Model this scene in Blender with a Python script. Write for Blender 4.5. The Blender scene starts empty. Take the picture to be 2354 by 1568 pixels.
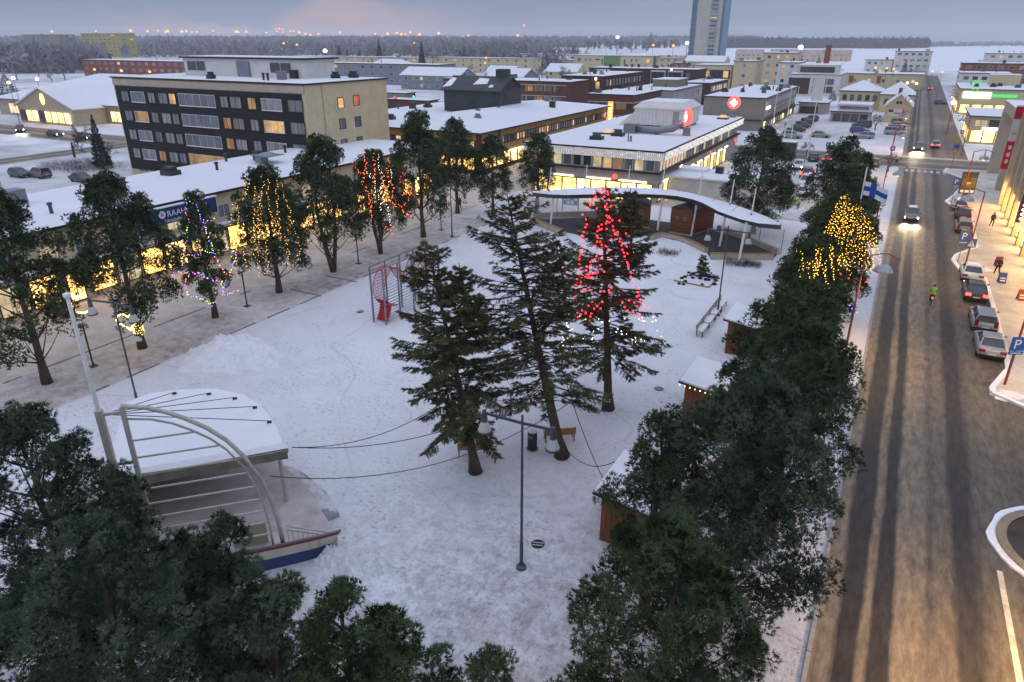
import bpy, math, random
import numpy as np
from mathutils import Vector, Matrix
R = math.radians
scene = bpy.context.scene
COL = scene.collection

# ---------------------------------------------------------------- camera
CAM_H = 21.0
PITCH, YAW = R(23.6), R(28.6)
cam = bpy.data.cameras.new('camera')
cam.sensor_width = 36.0
cam.lens = 36.0 * 1593.0 / 2353.0
cam.clip_start, cam.clip_end = 0.5, 30000
camo = bpy.data.objects.new('camera', cam)
COL.objects.link(camo)
camo.location = (0, 0, CAM_H)
camo.rotation_euler = (R(90) - PITCH, 0, YAW)
scene.camera = camo

# ---------------------------------------------------------------- sky, sun, exposure
SUN_EL, SUN_AZ = R(4.0), R(205)
world = bpy.data.worlds.new('World')
scene.world = world
world.use_nodes = True
nt = world.node_tree
nt.nodes.clear()
def wn(t, **k):
    n = nt.nodes.new(t)
    for a, b in k.items():
        setattr(n, a, b)
    return n
def wl(a, b):
    nt.links.new(a, b)
w_out = wn('ShaderNodeOutputWorld')
w_bg1 = wn('ShaderNodeBackground')
w_bg2 = wn('ShaderNodeBackground')
w_add = wn('ShaderNodeAddShader')
w_sky = wn('ShaderNodeTexSky', sky_type='NISHITA', sun_disc=False, sun_elevation=SUN_EL, sun_rotation=SUN_AZ)
w_bg1.inputs['Strength'].default_value = 0.02
wl(w_sky.outputs[0], w_bg1.inputs['Color'])
# overcast deck (brighter towards the zenith, as an overcast sky is) with a faint mottled cloud cover
w_tc = wn('ShaderNodeTexCoord')
w_sep = wn('ShaderNodeSeparateXYZ')
wl(w_tc.outputs['Generated'], w_sep.inputs[0])
w_up = wn('ShaderNodeMath', operation='MAXIMUM'); w_up.inputs[1].default_value = 0.0
wl(w_sep.outputs['Z'], w_up.inputs[0])
w_ramp = wn('ShaderNodeValToRGB')
w_ramp.color_ramp.elements[0].position = 0.0
w_ramp.color_ramp.elements[0].color = (0.205, 0.265, 0.385, 1)
w_ramp.color_ramp.elements[1].position = 0.055
w_ramp.color_ramp.elements[1].color = (0.165, 0.232, 0.372, 1)
_e3 = w_ramp.color_ramp.elements.new(0.30); _e3.color = (0.300, 0.328, 0.425, 1)
wl(w_up.outputs[0], w_ramp.inputs[0])
w_cie = wn('ShaderNodeMath', operation='MULTIPLY_ADD')
w_cie.inputs[1].default_value = 2.0; w_cie.inputs[2].default_value = 0.98
wl(w_up.outputs[0], w_cie.inputs[0])
w_mp = wn('ShaderNodeMapping'); w_mp.inputs['Scale'].default_value = (3.0, 3.0, 22.0)
wl(w_tc.outputs['Generated'], w_mp.inputs['Vector'])
w_nz = wn('ShaderNodeTexNoise'); w_nz.inputs['Scale'].default_value = 1.6; w_nz.inputs['Detail'].default_value = 4
wl(w_mp.outputs[0], w_nz.inputs['Vector'])
w_nm = wn('ShaderNodeMapRange'); w_nm.inputs['To Min'].default_value = 0.93; w_nm.inputs['To Max'].default_value = 1.07
wl(w_nz.outputs[0], w_nm.inputs['Value'])
w_m1 = wn('ShaderNodeMath', operation='MULTIPLY')
wl(w_cie.outputs[0], w_m1.inputs[0]); wl(w_nm.outputs[0], w_m1.inputs[1])
# rosy steam bank standing over the steelworks on the horizon
w_dot = wn('ShaderNodeVectorMath', operation='DOT_PRODUCT')
_a = YAW + math.atan((1176.5 - 690) / 1738)
w_dot.inputs[1].default_value = (-math.sin(_a), math.cos(_a), 0.0)
w_nrm = wn('ShaderNodeVectorMath', operation='NORMALIZE')
wl(w_tc.outputs['Generated'], w_nrm.inputs[0]); wl(w_nrm.outputs[0], w_dot.inputs[0])
w_az = wn('ShaderNodeMapRange', interpolation_type='SMOOTHSTEP')
w_az.inputs['From Min'].default_value = math.cos(R(15)); w_az.inputs['From Max'].default_value = math.cos(R(4))
wl(w_dot.outputs['Value'], w_az.inputs['Value'])
w_n2 = wn('ShaderNodeTexNoise'); w_n2.inputs['Scale'].default_value = 9; w_n2.inputs['Detail'].default_value = 6
w_mp2 = wn('ShaderNodeMapping'); w_mp2.inputs['Scale'].default_value = (1, 1, 1.6)
wl(w_tc.outputs['Generated'], w_mp2.inputs['Vector']); wl(w_mp2.outputs[0], w_n2.inputs['Vector'])
w_top = wn('ShaderNodeMapRange'); w_top.inputs['To Min'].default_value = 0.004; w_top.inputs['To Max'].default_value = 0.075
w_top.inputs['From Min'].default_value = 0.32; w_top.inputs['From Max'].default_value = 0.68
wl(w_n2.outputs[0], w_top.inputs['Value'])
w_el = wn('ShaderNodeMath', operation='DIVIDE')
wl(w_up.outputs[0], w_el.inputs[0]); wl(w_top.outputs[0], w_el.inputs[1])
w_em = wn('ShaderNodeMapRange', interpolation_type='SMOOTHSTEP')
w_em.inputs['From Min'].default_value = 1.15; w_em.inputs['From Max'].default_value = 0.25
wl(w_el.outputs[0], w_em.inputs['Value'])
w_mm = wn('ShaderNodeMath', operation='MULTIPLY')
wl(w_az.outputs[0], w_mm.inputs[0]); wl(w_em.outputs[0], w_mm.inputs[1])
w_mf = wn('ShaderNodeMath', operation='MULTIPLY'); w_mf.inputs[1].default_value = 0.62
wl(w_mm.outputs[0], w_mf.inputs[0])
w_mix = wn('ShaderNodeMix', data_type='RGBA')
wl(w_mf.outputs[0], w_mix.inputs['Factor']); wl(w_ramp.outputs[0], w_mix.inputs['A'])
w_mix.inputs['B'].default_value = (0.56, 0.37, 0.36, 1)
wl(w_mix.outputs['Result'], w_bg2.inputs['Color']); wl(w_m1.outputs[0], w_bg2.inputs['Strength'])
wl(w_bg1.outputs[0], w_add.inputs[0]); wl(w_bg2.outputs[0], w_add.inputs[1]); wl(w_add.outputs[0], w_out.inputs['Surface'])

sun = bpy.data.lights.new('sun', 'SUN')
sun.energy, sun.angle, sun.color = 0.12, R(30), (1.0, 0.93, 0.86)
suno = bpy.data.objects.new('sun', sun); COL.objects.link(suno)
suno.rotation_euler = (R(90) - R(25), 0, math.pi - SUN_AZ)

vs = scene.view_settings
vs.view_transform, vs.look, vs.exposure, vs.gamma = 'Standard', 'None', 0.03, 1.0
vs.use_curve_mapping = False
cy = scene.cycles
cy.use_denoising = True
cy.max_bounces, cy.diffuse_bounces, cy.glossy_bounces, cy.transmission_bounces = 5, 3, 2, 4
cy.transparent_max_bounces = 6
cy.volume_bounces = 1
cy.caustics_reflective = cy.caustics_refractive = False
cy.sample_clamp_indirect = 4.0

# ---------------------------------------------------------------- helpers
_f = Vector((-math.sin(YAW) * math.cos(PITCH), math.cos(YAW) * math.cos(PITCH), -math.sin(PITCH)))
_r = Vector((math.cos(YAW), math.sin(YAW), 0))
_u = _r.cross(_f)
def ray(x, y):
    return _f * 1593.0 + _r * (x - 1176.5) - _u * (y - 784.0)
def at(x, y, z=0.0):
    """survey helper: the point of the plane at height z seen at (x, y) of the 2353 px wide survey print"""
    d = ray(x, y); t = (z - CAM_H) / d.z
    return Vector((0, 0, CAM_H)) + d * t
def onface(x, y, p, n):
    """same, on the vertical plane through p with normal n"""
    d = ray(x, y); n = Vector((n[0], n[1], 0)); c = Vector((0, 0, CAM_H))
    t = (Vector((p[0], p[1], 0)) - Vector((0, 0, 0))).dot(n) / d.dot(n)
    return c + d * t

rng = random.Random(7)

class MB:
    def __init__(s):
        s.v = []; s.f = []
    def add(s, vs, fs):
        o = len(s.v); s.v += [tuple(p) for p in vs]; s.f += [tuple(i + o for i in f) for f in fs]; return s
    def box(s, x0, y0, z0, x1, y1, z1):
        if x0 > x1: x0, x1 = x1, x0
        if y0 > y1: y0, y1 = y1, y0
        if z0 > z1: z0, z1 = z1, z0
        return s.add([(x0,y0,z0),(x1,y0,z0),(x1,y1,z0),(x0,y1,z0),(x0,y0,z1),(x1,y0,z1),(x1,y1,z1),(x0,y1,z1)],
                     [(0,3,2,1),(4,5,6,7),(0,1,5,4),(1,2,6,5),(2,3,7,6),(3,0,4,7)])
    def bar(s, a, b, w, h=None):
        """square bar from a to b"""
        a, b = Vector(a), Vector(b); d = (b - a).normalized(); h = h or w
        up = Vector((0,0,1)) if abs(d.z) < .95 else Vector((0,1,0))
        x = d.cross(up).normalized() * (w/2); y = x.cross(d).normalized() * (h/2)
        vs = [p + q for p in (a, b) for q in (-x-y, x-y, x+y, -x+y)]
        return s.add(vs, [(3,2,1,0),(4,5,6,7),(0,1,5,4),(1,2,6,5),(2,3,7,6),(3,0,4,7)])
    def tube(s, pts, rad, n=6, cap=True):
        pts = [Vector(p) for p in pts]
        if not hasattr(rad, '__len__'): rad = [rad] * len(pts)
        vs, fs = [], []
        for i, p in enumerate(pts):
            d = (pts[min(i+1, len(pts)-1)] - pts[max(i-1, 0)]).normalized()
            up = Vector((0,0,1)) if abs(d.z) < .9 else Vector((0,1,0))
            x = d.cross(up).normalized(); y = x.cross(d)
            for k in range(n):
                a = 2*math.pi*k/n
                vs.append(p + (x*math.cos(a) + y*math.sin(a)) * rad[i])
        for i in range(len(pts)-1):
            for k in range(n):
                k2 = (k+1) % n
                fs.append((i*n+k, (i+1)*n+k, (i+1)*n+k2, i*n+k2))
        if cap:
            fs.append(tuple(range(n))); fs.append(tuple(range((len(pts)-1)*n + n-1, (len(pts)-1)*n - 1, -1)))
        return s.add(vs, fs)
    def lathe(s, prof, n=12, c=(0,0,0)):
        """prof: (r, z) from bottom to top"""
        vs, fs = [], []
        for r_, z in prof:
            for k in range(n):
                a = 2*math.pi*k/n
                vs.append((c[0]+r_*math.cos(a), c[1]+r_*math.sin(a), c[2]+z))
        for i in range(len(prof)-1):
            for k in range(n):
                k2 = (k+1) % n
                fs.append((i*n+k, i*n+k2, (i+1)*n+k2, (i+1)*n+k))
        fs.append(tuple(range(n-1, -1, -1))); m = (len(prof)-1)*n; fs.append(tuple(range(m, m+n)))
        return s.add(vs, fs)
    def prism(s, pts, z0, z1):
        """pts: plan outline; z0/z1 numbers or lists"""
        n = len(pts)
        if sum(pts[i][0]*pts[(i+1)%n][1]-pts[(i+1)%n][0]*pts[i][1] for i in range(n)) < 0: 
            pts = pts[::-1]
            if hasattr(z0,'__len__'): z0 = z0[::-1]
            if hasattr(z1,'__len__'): z1 = z1[::-1]
        g = lambda z, i: z[i] if hasattr(z, '__len__') else z
        vs = [(p[0], p[1], g(z0, i)) for i, p in enumerate(pts)] + [(p[0], p[1], g(z1, i)) for i, p in enumerate(pts)]
        fs = [tuple(range(n-1, -1, -1)), tuple(range(n, 2*n))] + [(i, (i+1) % n, n+(i+1) % n, n+i) for i in range(n)]
        return s.add(vs, fs)
    def xprism(s, pts, y0, y1):
        """pts (x, z) outline extruded along y"""
        n = len(pts)
        if sum(pts[i][0]*pts[(i+1)%n][1]-pts[(i+1)%n][0]*pts[i][1] for i in range(n)) < 0: pts = pts[::-1]
        vs = [(p[0], y0, p[1]) for p in pts] + [(p[0], y1, p[1]) for p in pts]
        fs = [tuple(range(n)), tuple(range(2*n-1, n-1, -1))] + [(i, n+i, n+(i+1) % n, (i+1) % n) for i in range(n)]
        return s.add(vs, fs)
    def ball(s, c, r_, sx=1, sy=1, sz=1, n=8, m=5):
        vs = [(c[0], c[1], c[2]-r_*sz)]; fs = []
        for j in range(1, m):
            ph = -math.pi/2 + math.pi*j/m
            for k in range(n):
                a = 2*math.pi*k/n
                vs.append((c[0]+r_*sx*math.cos(ph)*math.cos(a), c[1]+r_*sy*math.cos(ph)*math.sin(a), c[2]+r_*sz*math.sin(ph)))
        vs.append((c[0], c[1], c[2]+r_*sz)); t = len(vs)-1
        for k in range(n):
            k2 = (k+1) % n
            fs.append((0, 1+k2, 1+k)); fs.append((t, t-n+k, t-n+k2))
            for j in range(m-2):
                a = 1+j*n; fs.append((a+k, a+k2, a+n+k2, a+n+k))
        return s.add(vs, fs)
    def octa(s, c, r_):
        x, y, z = c
        return s.add([(x+r_,y,z),(x-r_,y,z),(x,y+r_,z),(x,y-r_,z),(x,y,z+r_),(x,y,z-r_)],
                     [(0,2,4),(2,1,4),(1,3,4),(3,0,4),(2,0,5),(1,2,5),(3,1,5),(0,3,5)])
    def mesh(s, name, smooth=False):
        me = bpy.data.meshes.new(name); me.from_pydata(s.v, [], s.f); me.update()
        if smooth: me.shade_smooth()
        return me

def link(name, data, mat=None, parent=None, loc=(0,0,0), rz=0.0):
    o = bpy.data.objects.new(name, data); COL.objects.link(o)
    o.location = loc
    if rz: o.rotation_euler = (0, 0, rz)
    if parent is not None: o.parent = parent
    if mat is not None:
        if len(data.materials) == 0: data.materials.append(mat)
        elif data.materials[0] is not mat:
            o.material_slots[0].link = 'OBJECT'; o.material_slots[0].material = mat
    return o
def ob(name, mb, mat, parent=None, loc=(0,0,0), rz=0.0, smooth=False):
    return link(name, mb.mesh(name, smooth) if isinstance(mb, MB) else mb, mat, parent, loc, rz)
def tag(o, label=None, cat=None, group=None, kind=None):
    if label: o['label'] = label
    if cat: o['category'] = cat
    if group: o['group'] = group
    if kind: o['kind'] = kind
    return o
def thing(name, label, cat, loc=(0,0,0), rz=0.0, group=None):
    o = bpy.data.objects.new(name, None); COL.objects.link(o); o.empty_display_size = .3
    o.location = loc; o.rotation_euler = (0, 0, rz)
    return tag(o, label, cat, group)
def struct(name, mb, mat, **k):
    return tag(ob(name, mb, mat, **k), kind='structure')
def copy_tree(o, parent=None):
    c = o.copy(); COL.objects.link(c); c.parent = parent
    for ch in o.children: copy_tree(ch, c)
    return c
def npmesh(name, V, F, tone=None):
    """V (n,3) float, F (m,3) int"""
    me = bpy.data.meshes.new(name)
    V = np.asarray(V, np.float32); F = np.asarray(F, np.int32)
    me.vertices.add(len(V)); me.vertices.foreach_set('co', V.ravel())
    me.loops.add(F.size); me.loops.foreach_set('vertex_index', F.ravel())
    me.polygons.add(len(F)); me.polygons.foreach_set('loop_start', np.arange(0, F.size, F.shape[1], dtype=np.int32))
    me.update(); me.validate()
    if tone is not None: me.attributes.new('tone', 'FLOAT', 'POINT').data.foreach_set('value', np.asarray(tone, np.float32))
    return me

# ---------------------------------------------------------------- materials
def newmat(name):
    m = bpy.data.materials.new(name); m.use_nodes = True
    t = m.node_tree; b = t.nodes['Principled BSDF']
    return m, t, b
def nd(t, typ, **k):
    n = t.nodes.new(typ)
    for a, b in k.items(): setattr(n, a, b)
    return n
def noise(t, scale, detail=3, rough=.55, vec=None, sc=None):
    n = nd(t, 'ShaderNodeTexNoise'); n.inputs['Scale'].default_value = scale
    n.inputs['Detail'].default_value = detail; n.inputs['Roughness'].default_value = rough
    g = nd(t, 'ShaderNodeNewGeometry')
    src = g.outputs['Position'] if vec is None else vec
    if sc:
        mp = nd(t, 'ShaderNodeMapping'); mp.inputs['Scale'].default_value = sc
        t.links.new(src, mp.inputs['Vector']); src = mp.outputs[0]
    t.links.new(src, n.inputs['Vector'])
    return n
def ramp(t, fac, stops, interp='LINEAR'):
    r_ = nd(t, 'ShaderNodeValToRGB'); r_.color_ramp.interpolation = interp
    e = r_.color_ramp.elements
    while len(e) < len(stops): e.new(0.5)
    for i, (p, c) in enumerate(stops):
        e[i].position = p; e[i].color = (c[0], c[1], c[2], 1) if hasattr(c, '__len__') else (c, c, c, 1)
    t.links.new(fac, r_.inputs[0]); return r_
def bump(t, b, h, strength=.4, dist=.05):
    n = nd(t, 'ShaderNodeBump'); n.inputs['Strength'].default_value = strength; n.inputs['Distance'].default_value = dist
    t.links.new(h, n.inputs['Height']); t.links.new(n.outputs[0], b.inputs['Normal'])
def mixc(t, fac, a, b, blend='MIX'):
    n = nd(t, 'ShaderNodeMix', data_type='RGBA', blend_type=blend)
    for s, v in (('Factor', fac), ('A', a), ('B', b)):
        if hasattr(v, 'is_output'): t.links.new(v, n.inputs[s])
        elif s == 'Factor': n.inputs[s].default_value = v
        else: n.inputs[s].default_value = (v[0], v[1], v[2], 1)
    return n.outputs['Result']
def M(name, col, rough=.75, var=.25, scale=2.0, bmp=0.0, metal=0.0, detail=4, sc=None, bscale=None):
    """painted / mineral surface: colour worn by two scales of noise, optional relief"""
    m, t, b = newmat(name)
    n = noise(t, scale, detail, .6, sc=sc)
    lo = tuple(c * (1 - var) for c in col); hi = tuple(min(1, c * (1 + var)) for c in col)
    r_ = ramp(t, n.outputs[0], [(.3, lo), (.7, hi)])
    t.links.new(r_.outputs[0], b.inputs['Base Color'])
    b.inputs['Roughness'].default_value = rough; b.inputs['Metallic'].default_value = metal
    b.inputs['Specular IOR Level'].default_value = .22 if rough > .5 else .45
    if bmp:
        n2 = noise(t, bscale or scale * 6, 3); bump(t, b, n2.outputs[0], bmp, .03)
    return m
def emit(name, col, s, var=0.0, scale=1.0, sampling='AUTO', dark=.05, sc=None, shelves=False):
    m, t, b = newmat(name)
    b.inputs['Base Color'].default_value = (dark*col[0], dark*col[1], dark*col[2], 1)
    b.inputs['Emission Strength'].default_value = s
    b.inputs['Emission Color'].default_value = (*col, 1)
    b.inputs['Roughness'].default_value = .4
    if var:
        g = nd(t, 'ShaderNodeNewGeometry'); sp = nd(t, 'ShaderNodeSeparateXYZ'); t.links.new(g.outputs['Position'], sp.inputs[0])
        ad = nd(t, 'ShaderNodeMath', operation='ADD'); t.links.new(sp.outputs['X'], ad.inputs[0]); t.links.new(sp.outputs['Y'], ad.inputs[1])
        cb = nd(t, 'ShaderNodeCombineXYZ'); t.links.new(ad.outputs[0], cb.inputs['X']); t.links.new(sp.outputs['Z'], cb.inputs['Y'])
        n = noise(t, scale*.45, 2, .5, sc=sc)
        r_ = ramp(t, n.outputs[0], [(.36, tuple(c * (1 - var*.75) for c in col)), (.60, col)])
        c2 = r_.outputs[0]
        br = nd(t, 'ShaderNodeTexBrick'); t.links.new(cb.outputs[0], br.inputs['Vector'])
        br.inputs['Scale'].default_value = 1.7 if shelves else 1.1; br.inputs['Brick Width'].default_value = .55 if shelves else .9; br.inputs['Row Height'].default_value = .42 if shelves else .9
        br.inputs['Color1'].default_value = (1, 1, 1, 1); br.inputs['Color2'].default_value = (.42, .34, .26, 1) if shelves else (.7, .66, .6, 1); br.inputs['Mortar'].default_value = (.55, .48, .4, 1)
        br.inputs['Mortar Size'].default_value = .03; br.inputs['Bias'].default_value = -.15; br.offset = .37
        c2 = mixc(t, .85, c2, br.outputs['Color'], 'MULTIPLY')
        t.links.new(c2, b.inputs['Emission Color'])
    m.cycles.emission_sampling = sampling
    return m

def snow_mat(name, dirt=.0, dirtcol=(.33, .29, .25), scale=.35, foot=0.0, base=(.80, .82, .86), big=.03, trample=None):
    m, t, b = newmat(name)
    n1 = noise(t, big, 3, .6); n2 = noise(t, scale, 5, .65); n3 = noise(t, 5.5, 3, .6)
    c = ramp(t, n2.outputs[0], [(.25, tuple(v*.90 for v in base)), (.75, base)]).outputs[0]
    if dirt:
        k = nd(t, 'ShaderNodeMath', operation='MULTIPLY'); t.links.new(n1.outputs[0], k.inputs[0]); t.links.new(n2.outputs[0], k.inputs[1])
        f = ramp(t, k.outputs[0], [(.16, 0), (.42, dirt)]).outputs[0]
        c = mixc(t, f, c, dirtcol)
    h = n3.outputs[0]
    if foot:
        # trodden snow: ragged scuffs and prints of many sizes, denser where people walk, and faint curving tracks
        g = nd(t, 'ShaderNodeNewGeometry')
        def lay(sc, lo, hi, mx, detail=4, rough=.65, stretch=None):
            return ramp(t, noise(t, sc, detail, rough, sc=stretch).outputs[0], [(lo, 0), (hi, mx)]).outputs[0]
        mul = lambda a, b: mixc(t, 1.0, a, b, 'MULTIPLY')
        pr = mul(lay(3.2, .56, .66, 1, stretch=(1, 1.7, 1)), lay(.35, .38, .62, 1))
        pr = mixc(t, 1.0, pr, mul(lay(6.5, .57, .68, .8, stretch=(1.5, .8, 1)), lay(.22, .36, .6, 1)), 'LIGHTEN')
        if trample:
            dv = nd(t, 'ShaderNodeVectorMath', operation='DISTANCE'); t.links.new(g.outputs['Position'], dv.inputs[0]); dv.inputs[1].default_value = trample[:3]
            tz = nd(t, 'ShaderNodeMapRange', interpolation_type='SMOOTHSTEP'); tz.inputs['From Min'].default_value = trample[3]; tz.inputs['From Max'].default_value = 2.0
            t.links.new(dv.outputs['Value'], tz.inputs['Value'])
            c = mixc(t, mul(lay(1.1, .40, .62, .7, 6, .7), tz.outputs[0]), c, dirtcol)
            pr = mixc(t, 1.0, pr, mul(lay(2.4, .53, .66, .9, stretch=(1.6, .9, 1)), tz.outputs[0]), 'LIGHTEN')
            tr = noise(t, .075, 1, .3); ab = nd(t, 'ShaderNodeMath', operation='PINGPONG'); ab.inputs[1].default_value = .06
            t.links.new(tr.outputs[0], ab.inputs[0])
            ln = ramp(t, ab.outputs[0], [(.0, .55), (.0035, 0)]).outputs[0]
            pr = mixc(t, 1.0, pr, mul(ln, lay(.2, .4, .6, 1)), 'LIGHTEN')
        c = mixc(t, mul(pr, (foot, foot, foot)), c, (.24, .225, .22))
        hb = nd(t, 'ShaderNodeMath', operation='SUBTRACT'); t.links.new(n3.outputs[0], hb.inputs[0])
        t.links.new(pr, hb.inputs[1]); h = hb.outputs[0]
    t.links.new(c, b.inputs['Base Color'])
    b.inputs['Roughness'].default_value = .85
    b.inputs['Specular IOR Level'].default_value = .15
    bump(t, b, h, .5, .12)
    return m

def bands_mat(name, x0, x1, stops, wob=.22, axis='X', rough=.55, tex=.35):
    """driven winter road: bare wheel tracks and slush ridges along the lane"""
    m, t, b = newmat(name)
    g = nd(t, 'ShaderNodeNewGeometry'); s = nd(t, 'ShaderNodeSeparateXYZ'); t.links.new(g.outputs['Position'], s.inputs[0])
    sc = (.9, .07, 1) if axis == 'X' else (.07, .9, 1)
    n = noise(t, 1.0, 5, .6, sc=sc)
    a = nd(t, 'ShaderNodeMath', operation='MULTIPLY_ADD'); a.inputs[1].default_value = wob * 2
    t.links.new(n.outputs[0], a.inputs[0]); t.links.new(s.outputs[axis], a.inputs[2])
    mr = nd(t, 'ShaderNodeMapRange'); mr.inputs['From Min'].default_value = x0 + wob; mr.inputs['From Max'].default_value = x1 + wob
    t.links.new(a.outputs[0], mr.inputs['Value'])
    r_ = ramp(t, mr.outputs[0], [((p - x0) / (x1 - x0), c) for p, c in stops])
    fine = noise(t, 1.0, 6, .72, sc=(3.2, .8, 1) if axis == 'X' else (.8, 3.2, 1))
    f2 = ramp(t, fine.outputs[0], [(.3, 1 - tex), (.7, 1 + tex * .6)])
    c = mixc(t, 1.0, r_.outputs[0], f2.outputs[0], 'MULTIPLY')
    big = noise(t, .06, 3); f3 = ramp(t, big.outputs[0], [(.3, .8), (.7, 1.15)])
    c = mixc(t, 1.0, c, f3.outputs[0], 'MULTIPLY')
    t.links.new(c, b.inputs['Base Color'])
    b.inputs['Roughness'].default_value = rough; b.inputs['Specular IOR Level'].default_value = .35
    g2 = noise(t, 30, 2); bump(t, b, g2.outputs[0], .35, .02)
    return m

def leaf_mat(name, c1, c2, scale=.9, isl=.45):
    """needles: tone varies from shoot to shoot ('tone' attribute) and softly across the crown"""
    m, t, b = newmat(name)
    n = noise(t, scale, 3); g = nd(t, 'ShaderNodeAttribute', attribute_name='tone')
    k = nd(t, 'ShaderNodeMath', operation='MULTIPLY_ADD'); k.inputs[1].default_value = .75
    t.links.new(g.outputs['Fac'], k.inputs[0]); t.links.new(n.outputs[0], k.inputs[2])
    r_ = ramp(t, k.outputs[0], [(.48, c1), (.92, c2), (1.0, tuple(min(1, v*1.2 + .018) for v in c2))])
    k.use_clamp = True
    t.links.new(r_.outputs[0], b.inputs['Base Color']); b.inputs['Roughness'].default_value = .85
    b.inputs['Specular IOR Level'].default_value = .08
    return m

def glass_pane(name, col, rough=.15):
    """window seen from outside at dusk: curtain, dim room or painted-in sky reflection under glossy glass"""
    m, t, b = newmat(name)
    n = noise(t, .9, 2, .5, sc=(1, 1, .25)); r_ = ramp(t, n.outputs[0], [(.35, tuple(c*.55 for c in col)), (.65, col)])
    t.links.new(r_.outputs[0], b.inputs['Base Color'])
    b.inputs['Roughness'].default_value = rough; b.inputs['Specular IOR Level'].default_value = .6
    b.inputs['Coat Weight'].default_value = .4; b.inputs['Coat Roughness'].default_value = .05
    return m

SNOW_ROOF = snow_mat('roof_snow', .28, (.55, .56, .60), scale=.35, big=.07)
SNOW_PURE = snow_mat('fresh_snow', 0, scale=.8, base=(.84, .86, .9))
SNOW_PILE = snow_mat('piled_snow', .35, (.5, .45, .4), scale=1.6, base=(.86, .88, .92))
BLACKMETAL = M('black_metal', (.02, .021, .023), .45, .2, 3)
GREYMETAL = M('grey_metal', (.22, .24, .26), .4, .15, 3, metal=.6)
DARKSTEEL = M('dark_steel', (.07, .085, .10), .45, .2, 3, metal=.3)
WHITEPAINT = M('white_paint', (.72, .72, .70), .5, .08, 2)
CREAMPAINT = M('cream_paint', (.62, .57, .46), .6, .08, 2)
REDPOLE = M('red_pole_paint', (.30, .055, .04), .5, .2, 3)
BARK = M('bark', (.085, .062, .045), .9, .45, 2.5, .6, sc=(1, 1, .35), bscale=9)
BARKD = M('dark_bark', (.05, .042, .036), .9, .4, 2.5, .5)
# ================================================================ ground, roads, water
def sheet(name, x0, x1, y0, y1, z, mat):
    mb = MB().add([(x0,y0,z),(x1,y0,z),(x1,y1,z),(x0,y1,z)], [(0,1,2,3)])
    return struct(name, mb, mat)
SNOW_FIELD = snow_mat('town_snow', .8, (.24, .235, .24), scale=.12, big=.02)
SNOW_PARK = snow_mat('park_snow', .34, (.36, .33, .31), scale=.45, foot=.6, big=.06, base=(.79, .805, .845), trample=(-8.5, 15.5, 0, 19.0))
SNOW_LAWN = snow_mat('lawn_snow', .95, (.25, .205, .17), scale=1.3, foot=.75, big=.15, base=(.70, .67, .65))
SNOW_LOT = snow_mat('parking_snow', .75, (.32, .30, .28), scale=.3, big=.05, base=(.70, .71, .74))
SNOW_WALK = snow_mat('pavement_snow', .8, (.36, .30, .23), scale=.9, foot=.6, big=.12, base=(.68, .65, .60))
SNOW_STREET = snow_mat('promenade_snow', .95, (.34, .27, .19), scale=.6, foot=.45, big=.1, base=(.68, .63, .57))
SEA_SNOW = snow_mat('sea_ice_snow', .12, (.55, .58, .63), scale=.012, big=.004)
asph = (.042, .036, .031); mid = (.14, .115, .085); tan = (.235, .192, .135); pale = (.46, .43, .39)
ROAD = bands_mat('main_road_slush', .6, 11.6, [(.6, tan), (1.15, (.24,.20,.145)), (1.4, asph), (2.15, asph), (2.3, tan), (2.5, (.22,.18,.13)),
    (2.66, asph), (3.15, asph), (3.35, (.24,.20,.15)), (3.8, tan), (4.3, (.21,.175,.13)), (4.55, (.11,.095,.075)), (4.9, (.16,.135,.105)), (5.35, (.15,.125,.095)),
    (5.6, (.046,.040,.034)), (6.25, (.046,.040,.034)), (6.7, (.125,.108,.085)), (7.6, (.15,.13,.10)), (8.6, (.11,.095,.075)), (9.4, (.13,.11,.085)), (11.6, (.11,.09,.07))], wob=.38, tex=.6, rough=.62)
CROSS = bands_mat('cross_street_slush', 143, 158, [(143, pale), (144.2, mid), (145, asph), (146, mid), (147, asph), (148.3, mid), (150.5, (.24,.2,.15)), (152, asph), (153, mid), (154.4, asph), (155.5, mid), (157, pale), (158, pale)], axis='Y', wob=.3)
SIDE_L = bands_mat('left_street_slush', -150, -141, [(-150, pale), (-149, mid), (-148, asph), (-147, mid), (-145.5, tan), (-144.3, asph), (-143.2, mid), (-142, pale), (-141, pale)], wob=.3)

struct('ground', MB().add([(-4600,-500,0),(3600,-500,0),(3600,4600,0),(-4600,4600,0)], [(0,1,2,3)]), SNOW_FIELD)
sheet('park_square', -42.7, .55, -12, 92, .006, SNOW_PARK)
sheet('lawn', -49.2, -42.9, -12, 74, .006, SNOW_LAWN)
sheet('promenade', -61, -49.2, -14, 178, .006, SNOW_STREET)
sheet('market_forecourt', -49.2, -1.2, 92.2, 118, .005, SNOW_STREET)
sheet('parking_lot', -27, -1.4, 118.2, 142.4, .005, SNOW_LOT)
sheet('far_parking_lot', -29, .2, 160, 216, .005, SNOW_LOT)
sheet('left_parking_lot', -139, -76, 40, 72, .005, SNOW_LOT)
sheet('main_road', .55, 11.6, -12, 520, .010, ROAD)
sheet('cross_street', -130, 60, 143, 158, .014, CROSS)
sheet('left_street', -150, -141, 20, 320, .010, SIDE_L)
LX = bands_mat('market_street_slush', 92, 104, [(92, pale), (93, mid), (95, asph), (96.5, tan), (98, (.36,.29,.18)), (99.5, asph), (101, tan), (102.5, mid), (104, pale)], axis='Y', wob=.5)
sheet('market_street', -300, -141.2, 92, 104, .008, LX)
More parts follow.
